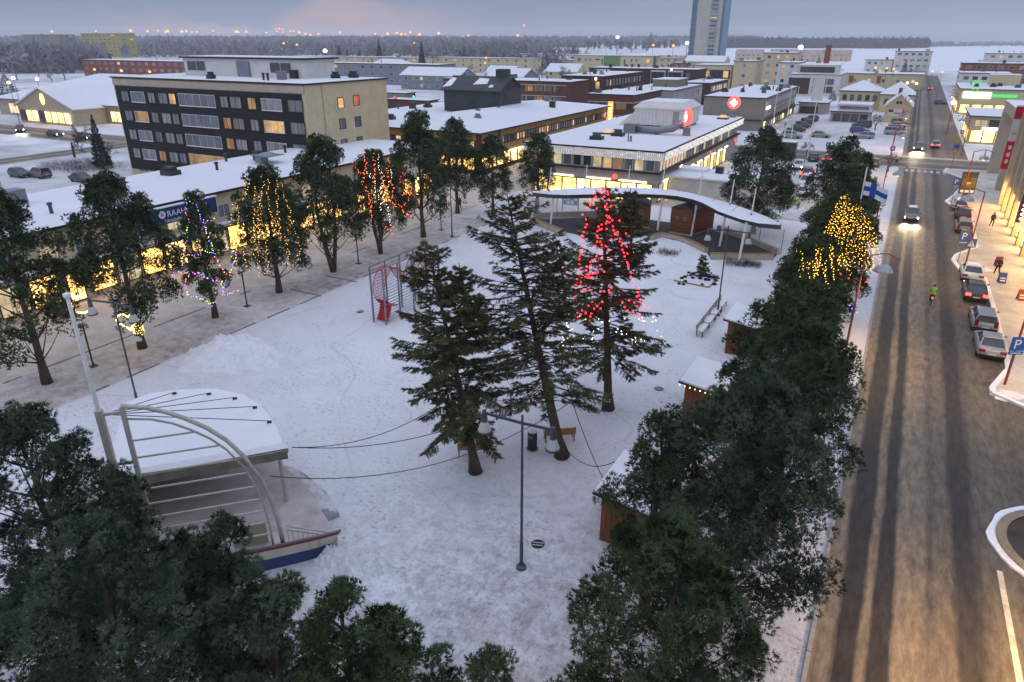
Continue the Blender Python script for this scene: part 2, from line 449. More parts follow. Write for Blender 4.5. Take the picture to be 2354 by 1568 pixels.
sheet('north_street', -330, -60, 160.5, 168, .006, bands_mat('north_street_slush', 160, 168, [(160, pale), (161.5, mid), (163, asph), (164, tan), (165.5, asph), (167, mid), (168, pale)], axis='Y', wob=.4))
tag(struct('frozen_sea', MB().add([(-330,620,.02),(700,560,.02),(2600,1500,.02),(2600,4200,.02),(-200,4000,.02),(-420,1700,.02)], [(0,1,2,3,4,5)]), SEA_SNOW), kind='structure')

# raised pavement on the shop side of the road, with its bays and noses, and kerb stones along the park side
kp = [(2353,946),(2282,904),(2279,894),(2309,858),(2317,851),(2307,801),(2287,724),(2274,679),(2262,640),(2209,624),(2189,599),(2197,587),(2244,569),(2237,529),(2227,484),
      (2187,474),(2174,464),(2189,452),(2217,424),(2209,409),(2169,394),(2176,388)]
kerb = [at(x, y, .06) for x, y in kp]
kerb = [(p.x, p.y) for p in kerb]
kerb[0] = (11.4, kerb[0][1] - .6)
poly = kerb + [(13.5, kerb[-1][1] + 1), (30, kerb[-1][1] + 1), (30, 40), (14, 44)]
struct('pavement', MB().prism(poly, .0, .12), SNOW_WALK)
KERBM = M('kerb_stone', (.36, .35, .34), .85, .2, 3, .3)
SNOWEDGE = snow_mat('kerb_snow', 0, scale=2, base=(.86, .88, .93))
ke = MB()
for a, b in zip(kerb[:-1], kerb[1:]):
    ke.bar((a[0], a[1], .10), (b[0], b[1], .10), .34, .16)
struct('kerb', ke, SNOWEDGE)
ke = MB(); yy = -10.0
while yy < 140:
    ke.box(.52, yy, 0, .68, yy + 1.96, .11); yy += 2.0
struct('kerb', ke, KERBM)
# stone edging of the tree lawn (seen as a dark line in the snow)
EDGE = M('edging_stone', (.20, .18, .16), .9, .3, 3)
for y0, y1 in ((2, 43.0), (47.5, 74)):
    e = MB(); y = y0
    while y < y1 - .1:
        if rng.random() > .3: e.box(-42.86, y, 0, -42.79 , min(y + 1.2, y1), .045 + .03 * rng.random())
        y += 1.24
    struct('lawn_edging', e, EDGE)
e = MB(); y = 0.0
while y < 74:
    if rng.random() > .4: e.box(-49.28, y, 0, -49.22, y + 1.2, .05)
    y += 1.24
struct('lawn_edging', e, EDGE)
e = MB()
for x0, y0, y1 in ((-46.4, 42.8, 43.0), (-46.2, 47.3, 47.5)):
    x = x0
    while x < -42.9: e.box(x, y0, 0, x + .9, y0 + .1, .05); x += .95
struct('lawn_edging', e, EDGE)
# pedestrian crossing bars at the junction
WORN = M('worn_road_paint', (.5, .46, .40), .7, .35, 1.5)
cr = thing('zebra_crossing', 'worn white zebra crossing bars at the road junction', 'crossing', (0, 0, 0))
for i in range(7):
    ob('bar', MB().box(0, 0, 0, .5, 2.6, .004), WORN, cr, (1.4 + i * .95, 138.6, .0155))
# roundabout nose with dark earth and snow at the lower right
EARTH = snow_mat('snow_flecked_earth', 1.0, (.040, .030, .024), scale=1.3, big=.5, base=(.085, .072, .062))
c0 = (10.6, 33.2)
ring = [(c0[0] + 3.4 * math.cos(a), c0[1] + 3.4 * math.sin(a)) for a in np.linspace(0, 2 * math.pi, 40, endpoint=False)]
isl = thing('traffic_island', 'round traffic island of dark earth with snowy kerb beside the road', 'island', (c0[0], c0[1], 0))
q = [(x - c0[0], y - c0[1]) for x, y in ring]
ob('earth_bed', MB().prism([(x * .86, y * .86) for x, y in q], .012, .13), EARTH, isl)
for rr, zz, nm, mt in ((.93, .17, 'kerb', M('tan_kerb', (.26, .21, .15), .85, .2, 3)), (1.05, .10, 'snow_rim', SNOWEDGE)):
    m_ = MB(); n = len(q)
    wv = [(.055 if nm == 'kerb' else .03 + .03 * math.sin(k * 1.3) * math.sin(k * .41)) for k in range(n)]
    o_ = [(x * (rr + w_), y * (rr + w_)) for (x, y), w_ in zip(q, wv)]; i_ = [(x * (rr - .065), y * (rr - .065)) for x, y in q]
    vs = [(x, y, .01) for x, y in o_] + [(x, y, zz) for x, y in o_] + [(x, y, zz) for x, y in i_]
    m_.add(vs, [(k, (k+1) % n, n+(k+1) % n, n+k) for k in range(n)] + [(n+k, n+(k+1) % n, 2*n+(k+1) % n, 2*n+k) for k in range(n)])
    ob(nm, m_, mt, isl)
# low hills on the far shore and inland
def hill(name, pts, h, depth, mat, seed):
    r_ = random.Random(seed); mb = MB(); n = len(pts); vs = []
    for i, (x, y) in enumerate(pts):
        d = Vector((x, y, 0)).normalized()
        hh = h * (.8 + .4 * r_.random()) * (0.1 if i in (0, n - 1) else 1)
        vs += [(x, y, -.5), (x + d.x * depth * .4, y + d.y * depth * .4, hh), (x + d.x * depth, y + d.y * depth, hh * 1.1)]
    fs = []
    for i in range(n - 1):
        for k in range(2): fs.append((i*3+k, (i+1)*3+k, (i+1)*3+k+1, i*3+k+1))
    mb.add(vs, fs); return struct(name, mb, mat, smooth=True)
HILL = M('forest_floor', (.10, .11, .12), .95, .3, .01)
hill('hills', [(-3600, 200), (-3000, 900), (-2400, 1400), (-1900, 1850), (-1450, 2250), (-900, 2600), (-500, 2700)], 14, 900, HILL, 3)
hill('far_shore', [(lambda p: (p.x, p.y))(at(x, y)) for x, y in ((1580,114),(1700,111.5),(1850,111),(2000,110.5),(2120,108.5),(2250,106),(2420,104))], 3, 700, HILL, 4)
# old painted lane edge running down to the lower right
a_, b_ = at(2297, 1312, .02), at(2350, 1600, .02)
struct('road_line', MB().bar((a_.x, a_.y, .016), (b_.x, b_.y, .016), .22, .006), WORN)
# ================================================================ buildings
W_CREAM = M('cream_render', (.56, .47, .30), .85, .10, .8, .15)
W_BEIGE = M('beige_render', (.42, .37, .29), .85, .10, .8, .15)
W_WHITE = M('white_render', (.62, .61, .58), .85, .08, .8)
W_GREYBEIGE = M('grey_beige_panel', (.25, .225, .19), .85, .12, .9, .15)
W_BLACK = M('black_cladding', (.011, .012, .014), .6, .3, 2.0, .3, sc=(.3, .3, 6))
W_BRICKD = M('dark_brown_brick', (.075, .042, .034), .9, .3, 3.5, .3)
W_BRICK = M('brown_brick', (.13, .055, .04), .9, .25, 3.0, .3)
W_RED = M('red_brick', (.24, .075, .05), .9, .2, 2.0, .2)
W_YELLOW = M('ochre_panel', (.36, .23, .07), .8, .2, 1.5)
W_YELLOWHOUSE = M('pale_yellow_board', (.52, .45, .27), .85, .12, 1.0, .2, sc=(4, 4, .2))
W_GREY = M('blue_grey_render', (.21, .23, .26), .85, .1, .6)
W_GREEN = M('green_render', (.12, .25, .07), .85, .1, .6)
W_BROWNWOOD = M('brown_timber', (.09, .05, .03), .85, .3, 2, .3)
W_OLIVE = M('olive_sheet', (.20, .19, .12), .7, .12, 1)
W_SLATE = M('dark_slate_sheet', (.045, .048, .055), .55, .25, .8)
W_BLUE = M('blue_sheet', (.10, .19, .28), .45, .2, .3)
W_SIDING = M('grey_siding', (.34, .32, .30), .7, .12, 1.5)
ROOFEDGE = M('dark_roof_edge', (.025, .024, .024), .6, .2, 2)
REDROOF = M('red_tile', (.22, .07, .05), .8, .2, 2)
CONC = M('concrete', (.30, .29, .27), .9, .15, .8, .2)
F_WHITE = M('white_window_frame', (.60, .60, .60), .5, .08, 2)
F_DARK = M('dark_window_frame', (.03, .03, .032), .5, .15, 2)
F_BROWN = M('brown_window_frame', (.06, .035, .022), .6, .2, 2)
P_DARK = glass_pane('dark_glass', (.045, .055, .065))
P_SKY = glass_pane('painted_sky_glass', (.15, .18, .21))  # grey-blue of the reflected dusk sky painted into the pane colour
P_CURT = glass_pane('curtained_glass', (.22, .23, .24))
P_BLIND = glass_pane('blind_glass', (.31, .32, .32), .3)
L_WARM = emit('lit_room_warm', (1.0, .60, .24), 1.0, .75, .9)
L_DIM = emit('lit_room_dim', (1.0, .55, .22), .42, .8, 1.1)
L_PALE = emit('lit_room_pale', (1.0, .80, .50), .85, .55, 1.0)
L_RED = emit('lit_room_red', (1.0, .28, .10), .8, .8, 1.6)
L_SHOP = emit('lit_shop', (1.0, .60, .17), 5.8, .82, 1.3, shelves=True)
L_SHOPW = emit('lit_shop_white', (1.0, .68, .27), 5.0, .74, 1.2, shelves=True)
L_HALL = emit('lit_hall_front', (1.0, .58, .18), 11.0, .5, .8)
L_TUBE = emit('sign_tube', (1.0, .78, .52), 4.5)
L_WHITE = emit('white_light_box', (.95, 1.0, .95), 3.2)
L_RSIGN = emit('red_light_box', (1.0, .07, .05), 3.0)
L_GSIGN = emit('green_light_box', (.15, 1.0, .25), .8)
L_ORANGE = emit('orange_light_box', (1.0, .30, .05), 3.0, .3, 3)

DIM = {}
_meshc = {}
def wmesh(w, h, fr, mull):
    k = ('w', round(w, 2), round(h, 2), fr, mull)
    if k not in _meshc:
        m = MB(); a, b = w/2, h/2
        m.box(-a, -.07, -b, -a+fr, .02, b); m.box(a-fr, -.07, -b, a, .02, b)
        m.box(-a+fr, -.07, -b, a-fr, .02, -b+fr); m.box(-a+fr, -.07, b-fr, a-fr, .02, b)
        for i in range(mull):
            x = -a + w * (i+1) / (mull+1); m.box(x-fr*.4, -.065, -b+fr, x+fr*.4, .02, b-fr)
        p = MB().box(-a+fr, -.03, -b+fr, a-fr, .015, b-fr)
        s = MB().box(-a-.05, -.16, -b-.06, a+.05, .0, -b-.005)
        _meshc[k] = (m.mesh('window'), p.mesh('pane'), s.mesh('sill'))
    return _meshc[k]
ROT = {'S': 0.0, 'E': math.pi/2, 'N': math.pi, 'W': -math.pi/2}
def wpos(root, side, u, z, off=.0):
    x0, x1, y0, y1, h = DIM[root.name]; cx, cy = (x0+x1)/2, (y0+y1)/2
    return {'S': (u-cx, y0-cy-off, z), 'N': (u-cx, y1-cy+off, z), 'E': (x1-cx+off, u-cy, z), 'W': (x0-cx-off, u-cy, z)}[side]
def win(root, side, u, z, w, h, pane, frame=None, fr=.07, mull=0, sill=False, off=.0, name='window'):
    a, b, c = wmesh(w, h, fr, mull)
    o = link(name, a, frame or F_WHITE, root, wpos(root, side, u, z, off), ROT[side])
    link('pane', b, pane, o)
    if sill: link('sill', c, SNOW_PURE, o)
    return o
def piece(root, side, u0, u1, z0, z1, d, mat, name, off=.0):
    """flat cladding piece on a wall, d thick"""
    w, h = u1-u0, z1-z0; k = ('p', round(w, 2), round(h, 2), round(d, 3))
    if k not in _meshc: _meshc[k] = MB().box(-w/2, -d, -h/2, w/2, .0, h/2).mesh(name)
    return link(name, _meshc[k], mat, root, wpos(root, side, (u0+u1)/2, (z0+z1)/2, off), ROT[side])
def body(name, label, x0, x1, y0, y1, h, wall, group=None, over=.25, cat='building', roof='flat', edge=None, rise=1.5, snow=None, axis='X'):
    root = thing(name, label, cat, ((x0+x1)/2, (y0+y1)/2, 0), 0, group)
    DIM[root.name] = (x0, x1, y0, y1, h)
    a, b = (x1-x0)/2, (y1-y0)/2
    ob('wall', MB().box(-a, -b, -.05, a, b, h), wall, root)
    if roof == 'flat':
        e = ob('roof', MB().box(-a-over, -b-over, h+.002, a+over, b+over, h+.22), edge or ROOFEDGE, root)
        sn = MB(); o2 = over - .12
        nx, ny = max(2, int(a/2)), max(2, int(b/2)); r_ = random.Random(int(x0*7+y0)); vs = []
        for j in range(ny+1):
            for i in range(nx+1):
                ed = i in (0, nx) or j in (0, ny)
                vs.append((-a-o2+(2*a+2*o2)*i/nx, -b-o2+(2*b+2*o2)*j/ny, h+.225+(0 if ed else .07+.09*r_.random())))
        sn.add(vs, [(j*(nx+1)+i, j*(nx+1)+i+1, (j+1)*(nx+1)+i+1, (j+1)*(nx+1)+i) for j in range(ny) for i in range(nx)])
        ob('roof_snow', sn, snow or SNOW_ROOF, e, smooth=True)
    elif roof == 'gable':
        o = over
        if axis == 'X':   # ridge along x
            m = MB().add([(-a,-b,h),(-a,b,h),(-a,0,h+rise),(a,-b,h),(a,b,h),(a,0,h+rise)], [(0,2,1),(3,4,5)])
            ob('gable', m, wall, root)
            rf = MB()
            for s in (-1, 1):
                rf.add([(-a-o,s*(b+o),h-o*rise/b),(a+o,s*(b+o),h-o*rise/b),(a+o,0,h+rise),(-a-o,0,h+rise),
                        (-a-o,s*(b+o),h-o*rise/b+.22),(a+o,s*(b+o),h-o*rise/b+.22),(a+o,0,h+rise+.22),(-a-o,0,h+rise+.22)],
                       [(0,1,2,3),(7,6,5,4),(0,4,5,1),(1,5,6,2),(3,7,4,0)])
        else:
            m = MB().add([(-a,-b,h),(a,-b,h),(0,-b,h+rise),(-a,b,h),(a,b,h),(0,b,h+rise)], [(0,1,2),(4,3,5)])
            ob('gable', m, wall, root)
            rf = MB()
            for s in (-1, 1):
                rf.add([(s*(a+o),-b-o,h-o*rise/a),(s*(a+o),b+o,h-o*rise/a),(0,b+o,h+rise),(0,-b-o,h+rise),
                        (s*(a+o),-b-o,h-o*rise/a+.22),(s*(a+o),b+o,h-o*rise/a+.22),(0,b+o,h+rise+.22),(0,-b-o,h+rise+.22)],
                       [(0,1,2,3),(7,6,5,4),(0,4,5,1),(1,5,6,2),(3,7,4,0)])
        ob('roof', rf, snow or SNOW_ROOF, root)
    elif roof == 'hip':
        o = over; A, B_ = a+o, b+o; z0 = h
        if a > b: rg = [(-(A-B_), 0, h+rise), (A-B_, 0, h+rise)]; fs = [(0,1,5,4),(1,2,5),(2,3,4,5),(3,0,4)]
        else: rg = [(0, -(B_-A), h+rise), (0, B_-A, h+rise)]; fs = [(0,1,4),(1,2,5,4),(2,3,5),(3,0,4,5)]
        ob('eaves', MB().box(-A, -B_, h-.12, A, B_, h+.10), edge or ROOFEDGE, root)
        m = MB().add([(-A+.1,-B_+.1,z0+.1),(A-.1,-B_+.1,z0+.1),(A-.1,B_-.1,z0+.1),(-A+.1,B_-.1,z0+.1)] + rg, fs)
        ob('roof', m, snow or SNOW_ROOF, root)
    return root
def roofbits(root, n, seed, zone=None, z=None):
    """vents and hoods standing on a flat roof"""
    r_ = random.Random(seed); x0, x1, y0, y1, h = DIM[root.name]; z = h+.3 if z is None else z
    a, b = (x1-x0)/2, (y1-y0)/2
    for i in range(n):
        px, py = r_.uniform(-a*.85, a*.85), r_.uniform(-b*.85, b*.85)
        if zone: px, py = r_.uniform(zone[0], zone[1]) - (x0+x1)/2, r_.uniform(zone[2], zone[3]) - (y0+y1)/2
        t = r_.random(); m = MB()
        if t < .45: m.lathe([(.16,-.2),(.16,.75),(.24,.76),(.24,.95),(.05,1.0)], 8)
        elif t < .8: s = r_.uniform(.5, .9); m.box(-s,-s*.8,-.2,s,s*.8,.55).box(-s*.7,-s*.5,.55,s*.7,s*.5,.95)
        else: s = r_.uniform(.4, .6); m.box(-s,-s,-.2,s,s,1.1).box(-s-.1,-s-.1,1.1,s+.1,s+.1,1.22)
        ob('vent', m, r_.choice([BLACKMETAL, DARKSTEEL, GREYMETAL]), root, (px, py, z))
def grid_windows(root, side, us, zs, w, h, seed, lit=.2, frame=None, mull=0, pal=None, sill=False):
    r_ = random.Random(seed)
    for z in zs:
        for u in us:
            q = r_.random()
            p = r_.choice([L_WARM, L_DIM, L_PALE]) if q < lit else r_.choice(pal or [P_DARK, P_SKY, P_CURT, P_SKY, P_BLIND])
            win(root, side, u, z, w, h, p, frame, mull=mull, sill=sill)
def span(a, b, n):
    return [a + (b-a)*(i+.5)/n for i in range(n)]

# ---- six-row apartment block, black long side and cream gable
AX0, AX1, AY0, AY1, AH = -112.9, -71.7, 73.4, 90.9, 15.2
apt = body('apartment_block', 'five storey apartment block with black clad long side and cream gable', AX0, AX1, AY0, AY1, AH, W_CREAM)
piece(apt, 'S', AX0+.35, AX1-.7, 1.0, AH-1.15, .12, W_BLACK, 'cladding')
piece(apt, 'S', AX0+.1, AX1-.1, AH-1.05, AH-.12, .16, W_BEIGE, 'parapet_panel')
fx = lambda px: AX0 + (AX1-AX0) * (px - 1040) / 1750.0
cols = [(1110,1190,0,1),(1215,1355,0,1),(1390,1460,0,1),(1495,1585,0,1),(1600,1665,0,1),(1695,2035,1,4),(2080,2150,0,1),(2165,2265,0,1),(2320,2390,0,1),(2435,2600,0,2),(2650,2765,0,1)]
litset = {(0,4):L_WARM, (0,8):L_DIM, (1,6):L_DIM, (2,6):L_DIM, (1,9):L_WARM, (3,5):L_DIM, (3,2):L_DIM, (1,1):L_DIM, (3,3):P_BLIND}
r_ = random.Random(5)
for k, zc in enumerate((12.5, 9.55, 6.6, 3.65)):
    for i, (p0, p1, bal, mu) in enumerate(cols):
        if (k, i) in litset: pn = litset[(k, i)]
        elif bal: pn = P_SKY
        else: pn = r_.choice([P_CURT, P_BLIND, P_SKY, P_CURT])
        w = fx(p1)-fx(p0)
        win(apt, 'S', (fx(p0)+fx(p1))/2, zc, w, 1.75 if bal else 1.6, pn, F_WHITE if bal or i in (1, 9) else F_BROWN, mull=mu if mu > 1 else 1, off=.122, sill=bal or i in (1, 9))
    # thin shadow-gap rails between the boards
    for dz in (1.05, 1.35, 1.65):
        if zc + dz < AH-1.2: piece(apt, 'S', AX0+.4, AX1-.75, zc+dz, zc+dz+.05, .03, BLACKMETAL, 'board', .12)
for u0, z0, pn in ((80.2, 12.5, L_WARM), (83.6, 12.6, L_RED), (80.2, 9.6, P_CURT), (83.6, 9.6, P_SKY), (80.2, 6.7, P_CURT), (83.6, 6.7, P_CURT), (80.2, 3.8, P_CURT), (83.6, 3.8, P_CURT)):
    win(apt, 'E', u0, z0, 1.35, 1.5, pn, F_DARK, fr=.1, sill=True)
ob('downpipe', MB().tube([(0,0,0),(0,0,AH-.1)], .06), W_BEIGE, apt, wpos(apt, 'E', 76.6, 0, .08))
for i in range(5): win(apt, 'S', fx(1180 + i*330), 1.5, 2.4, 1.7, P_DARK if i % 2 else P_SKY, F_WHITE, mull=1, off=.01)
ph = MB().box(-13.5, -2.6, AH+.25, 12.2, 4.2, AH+2.9)
o = ob('penthouse', ph, W_WHITE, apt, (1.5, 1.0, 0))
ob('penthouse_roof', MB().box(-14, -3.1, AH+2.9, 12.7, 4.7, AH+3.12), ROOFEDGE, o)
ob('penthouse_snow', MB().box(-13.7, -2.8, AH+3.125, 12.4, 4.4, AH+3.2), SNOW_ROOF, o)
for u in (-10.6, 7.8): 
    a, b, c = wmesh(4.4, 1.6, .1, 1)
    w_ = link('window', a, F_WHITE, o, (u, -2.61, AH+1.75)); link('pane', b, P_DARK, w_)
ob('penthouse_block', MB().box(-1.2, -2.9, AH+.25, 1.4, -2.62, AH+2.5), W_GREY, o)
roofbits(apt, 12, 11)

# ---- long low shop row with the blue sign
SX = -60.0
shop = body('shop_row', 'long low cream shop row with snowy roof and glowing display windows', -75.2, SX, 6, 86, 6.6, W_CREAM, over=.5)
piece(shop, 'E', 6.5, 85.5, 3.35, 3.6, .9, W_BEIGE, 'canopy')
piece(shop, 'E', 6.5, 85.5, 3.6, 3.66, .9, SNOW_PURE, 'canopy_snow')
y = 8.0; i = 0
while y < 84:
    if i % 5 != 4:
        win(shop, 'E', y + 1.2, 1.75, 2.3, 2.5, (L_SHOP, L_SHOPW, L_SHOP, L_PALE)[i % 4], F_DARK, fr=.08, mull=i % 2, name='shop_window')
    else:
        d = win(shop, 'E', y + 1.2, 1.4, 1.5, 2.6, L_SHOP, F_DARK, fr=.12, mull=1, name='door')
    y += 2.5; i += 1
grid_windows(shop, 'E', [u for u in span(8, 85, 26)], [4.75], 1.5, 1.35, 21, .06, F_WHITE, 1, [P_SKY, P_CURT, P_DARK])
roofbits(shop, 12, 31, (-74, -62, 24, 70))
ob('roof_hood', MB().box(-1.2,-.9,0,-.2,.3,.9).box(-1.5,-1.3,1.0,1.6,1.3,1.08).lathe([(1.1,1.08),(.7,1.3),(.2,1.4)],8), GREYMETAL, shop, (-68+67.6, 62-46, 6.85))
ob('roof_unit', MB().box(-.7,-.7,0,.7,.7,1.5), GREYMETAL, shop, (-70.5+67.6, 34-46, 6.85))
# sign board
SIGNB = M('blue_sign_face', (.004, .035, .16), .45, .12, 2)
sg = thing('shop_sign', 'blue fascia sign with white lettering on the low shop roof edge', 'sign', (SX+.72, 38.4, 5.75))
ob('board', MB().box(-.12, 0, -.75, .12, 8.2, .75), SIGNB, sg)
ob('snow_cap', MB().box(-.28, -.1, .755, .2, 8.3, .86), SNOW_PURE, sg)
ob('frame', MB().box(-.14, -.1, -.82, .14, -.002, .82).box(-.14, 8.202, -.82, .14, 8.3, .82), F_WHITE, sg)
def text_mesh(s, size, thick=.01):
    cu = bpy.data.curves.new('t', 'FONT'); cu.body = s; cu.size = size; cu.extrude = thick
    to = bpy.data.objects.new('t', cu); COL.objects.link(to)
    dg = bpy.context.evaluated_depsgraph_get(); me = bpy.data.meshes.new_from_object(to.evaluated_get(dg))
    bpy.data.objects.remove(to); bpy.data.curves.remove(cu); return me
def lettering(s, size, mat, parent, loc, rot, name='lettering'):
    o = link(name, text_mesh(s, size), mat, parent, loc); o.rotation_euler = rot; return o
LETTER = M('white_letter', (.75, .77, .8), .5, .05)
lettering('RAAHEN TILI', .78, LETTER, sg, (.14, 2.55, -.12), (R(90), 0, R(90)))
lettering('Taloushallinnon palvelut', .42, LETTER, sg, (.14, 2.1, -.62), (R(90), 0, R(90)))
mk = MB(); mk.lathe([(.36,-.01),(.36,.01)], 20)
e_ = ob('emblem', mk, LETTER, sg, (.14, 2.05, .17)); e_.rotation_euler = (0, R(90), 0)
mk = MB()
for k in range(4):
    a = math.pi/4 + k*math.pi/2
    mk.add([(.08*math.cos(a-1),.08*math.sin(a-1),.012),(.30*math.cos(a),.30*math.sin(a),.012),(.08*math.cos(a+1),.08*math.sin(a+1),.012)], [(0,1,2)])
ob('emblem_star', mk, SIGNB, e_)

# ---- supermarket with the lit oval sign (far left)
sup = body('supermarket', 'supermarket with snowy hipped roof and glowing entrance windows at the far left', -241, -176, 119, 160, 4.6, W_BEIGE, roof='hip', rise=6.5, over=1.2, edge=REDROOF)
gx0, gx1 = -213.5, -188.5
pg = thing('supermarket_porch', 'gabled supermarket entrance wing with a lit oval sign on its front', 'building', (-201, 114, 0))
DIM[pg.name] = (gx0, gx1, 110, 118.5, 4.4)
ob('wall', MB().box(-12.5, -4, 0, 12.5, 4.9, 4.4), W_BEIGE, pg)
ob('gable', MB().add([(-12.5,-4,4.4),(12.5,-4,4.4),(0,-4,9.0),(-12.5,4.9,4.4),(12.5,4.9,4.4),(0,4.9,9.0)], [(0,1,2),(4,3,5)]), W_BEIGE, pg)
rf = MB()
for s in (-1, 1):
    rf.add([(s*13.5,-4.6,4.05),(s*13.5,16,4.05),(0,16,9.05),(0,-4.6,9.05),(s*13.5,-4.6,4.35),(s*13.5,16,4.35),(0,16,9.35),(0,-4.6,9.35)], [(0,1,2,3),(7,6,5,4),(0,4,5,1),(0,3,7,4)])
ob('roof', rf, SNOW_ROOF, pg)
OVAL = emit('yellow_oval_light', (1.0, .62, .18), 3.0)
ov = ob('sign', MB().ball((0,0,0), 1.0, 1.05, .18, 1.5, 16, 8), OVAL, pg, (0.3, -4.1, 6.3), smooth=True)
ob('sign_rim', MB().ball((0,.12,0), 1.0, 1.2, .16, 1.65, 16, 8), F_DARK, ov)
for i, u in enumerate(span(gx0+1, gx1-1, 8)):
    win(pg, 'S', u, 1.9, 2.6, 2.8, L_SHOPW if i in (1, 2, 4, 5, 6, 7) else P_DARK, F_DARK, mull=1, off=0, name='shop_window')
for i, u in enumerate(span(-187, -177, 4)): win(sup, 'S', u, 1.8, 2.3, 2.7, L_SHOPW, F_DARK, mull=1, name='shop_window')
POSTER = emit('lit_poster', (1.0, .62, .38), 2.2, .8, .9)
for u in (-233, -221): win(sup, 'S', u, 2.0, 4.6, 2.8, POSTER, F_WHITE, name='poster_window')
win(sup, 'S', -227, 1.5, 1.4, 2.6, P_DARK, F_WHITE, name='door')

# ---- ochre and brown timber commercial house with the black roof hut
WX = -61.2
wood = body('timber_house', 'long ochre and brown timber commercial house with lit shops', -84, WX, 101, 158, 6.7, W_BROWNWOOD, roof='hip', rise=1.7, over=.8)
NU = 50; us = np.linspace(101.6, 157.4, NU + 1)
pk = random.Random(8)
for i in range(NU):
    a, b = us[i] + .06, us[i+1] - .06
    if i % 2 == 0: piece(wood, 'E', a, us[min(i+2, NU)] - .06, 5.55, 6.45, .05, W_YELLOW, 'panel')
    piece(wood, 'E', a, b, 2.95, 4.1, .05, W_YELLOW, 'panel')
    q = pk.random()
    win(wood, 'E', (a+b)/2, 4.82, b-a-.12, 1.2, L_PALE if q < .2 else (L_RED if q < .24 else pk.choice([P_DARK, P_SKY, P_CURT])), F_BROWN, fr=.06)
for z in (2.84, 4.12, 5.44): piece(wood, 'E', 101.2, 157.8, z, z + .09, .08, W_BROWNWOOD, 'beam')
for i, u in enumerate(span(101.5, 157.5, 22)):
    win(wood, 'E', u, 1.6, 2.3, 2.0, L_SHOPW if i % 3 else L_SHOP, F_BROWN, fr=.09, mull=i % 2, name='shop_window')
piece(wood, 'E', 108, 126, 2.62, 2.84, .25, L_TUBE, 'light_strip')
piece(wood, 'S', -83.5, -61.8, 5.5, 6.45, .05, W_YELLOW, 'panel')
grid_windows(wood, 'S', span(-83, -62, 14), [4.8], 1.2, 1.2, 4, .1, F_BROWN)
for i, u in enumerate(span(-83, -62, 8)): win(wood, 'S', u, 1.6, 2.2, 2.0, L_SHOP, F_BROWN, name='shop_window')
ob('chimney_duct', MB().box(-.35, -.3, 2.6, .35, .3, 6.6), GREYMETAL, wood, wpos(wood, 'E', 107.5, 0, .3))
roofbits(wood, 8, 77, (-80, -66, 108, 150), 7.6)
# hut
hx0, hx1, hy0, hy1 = -86, -72.5, 128, 137
hut = thing('roof_hut', 'black gabled machinery hut standing on the timber house roof', 'hut', ((hx0+hx1)/2, (hy0+hy1)/2, 7.0))
ob('wall', MB().box(-6.75, -4.5, 0, 6.75, 4.5, 4.4), W_SLATE, hut)
ob('gable', MB().add([(-6.75,-4.5,4.4),(-6.75,4.5,4.4),(-6.75,0,6.6),(6.75,-4.5,4.4),(6.75,4.5,4.4),(6.75,0,6.6)], [(0,2,1),(3,4,5)]), W_BRICKD, hut)
rf = MB()
for s in (-1, 1): rf.add([(-7.2,s*5.1,4.1),(7.2,s*5.1,4.1),(7.2,0,6.6),(-7.2,0,6.6),(-7.2,s*5.1,4.3),(7.2,s*5.1,4.3),(7.2,0,6.8),(-7.2,0,6.8)], [(0,1,2,3),(7,6,5,4),(0,4,5,1),(1,5,6,2),(3,7,4,0)])
ob('roof', rf, W_SLATE, hut)
for x, y, w, d in ((-6.2, -2.6, .9, 1.8), (1.2, -2.0, 1.6, 1.2), (4.2, -3.6, .5, .5)):
    ob('snow_patch', MB().add([(x-w,y-d,4.32+ (5.1-abs(y-d))*.49),(x+w,y-d*.7,4.32+(5.1-abs(y-d*.7))*.49),(x+w*.7,y+d*.8,4.32+(5.1-abs(y+d*.8))*.49),(x-w*.8,y+d,4.32+(5.1-abs(y+d))*.49)],[(0,1,2,3)]), SNOW_PURE, hut, (0,0,.03))
ob('chimney', MB().box(-1.2,-1,0,1.2,1,2.6), W_SLATE, hut, (4.6, .6, 5.6))
ob('louvre', MB().box(0,-1.2,-1,.06,1.2,1), BLACKMETAL, hut, (6.76, -1.2, 3.0))
# upright sign on the far corner
sg = thing('corner_sign', 'tall orange lit sign standing out from the timber house corner', 'sign', (WX+.7, 158.6, 2.4))
ob('light_box', MB().box(-.65,-.2,0,.65,.2,5.2), L_ORANGE, sg)
for k in range(6): ob('letter', MB().box(-.35,-.24,.4+k*.78,.35,-.205,.86+k*.78), L_SHOPW, sg)
ob('frame', MB().box(-.75,-.22,-.1,-.652,.22,5.3).box(.652,-.22,-.1,.75,.22,5.3), F_DARK, sg)
back = body('flat_annex', 'flat snowy annex roof behind the timber house', -100, -84.4, 104, 156, 6.6, W_BROWNWOOD)
roofbits(back, 6, 9, (-98, -86, 108, 135))

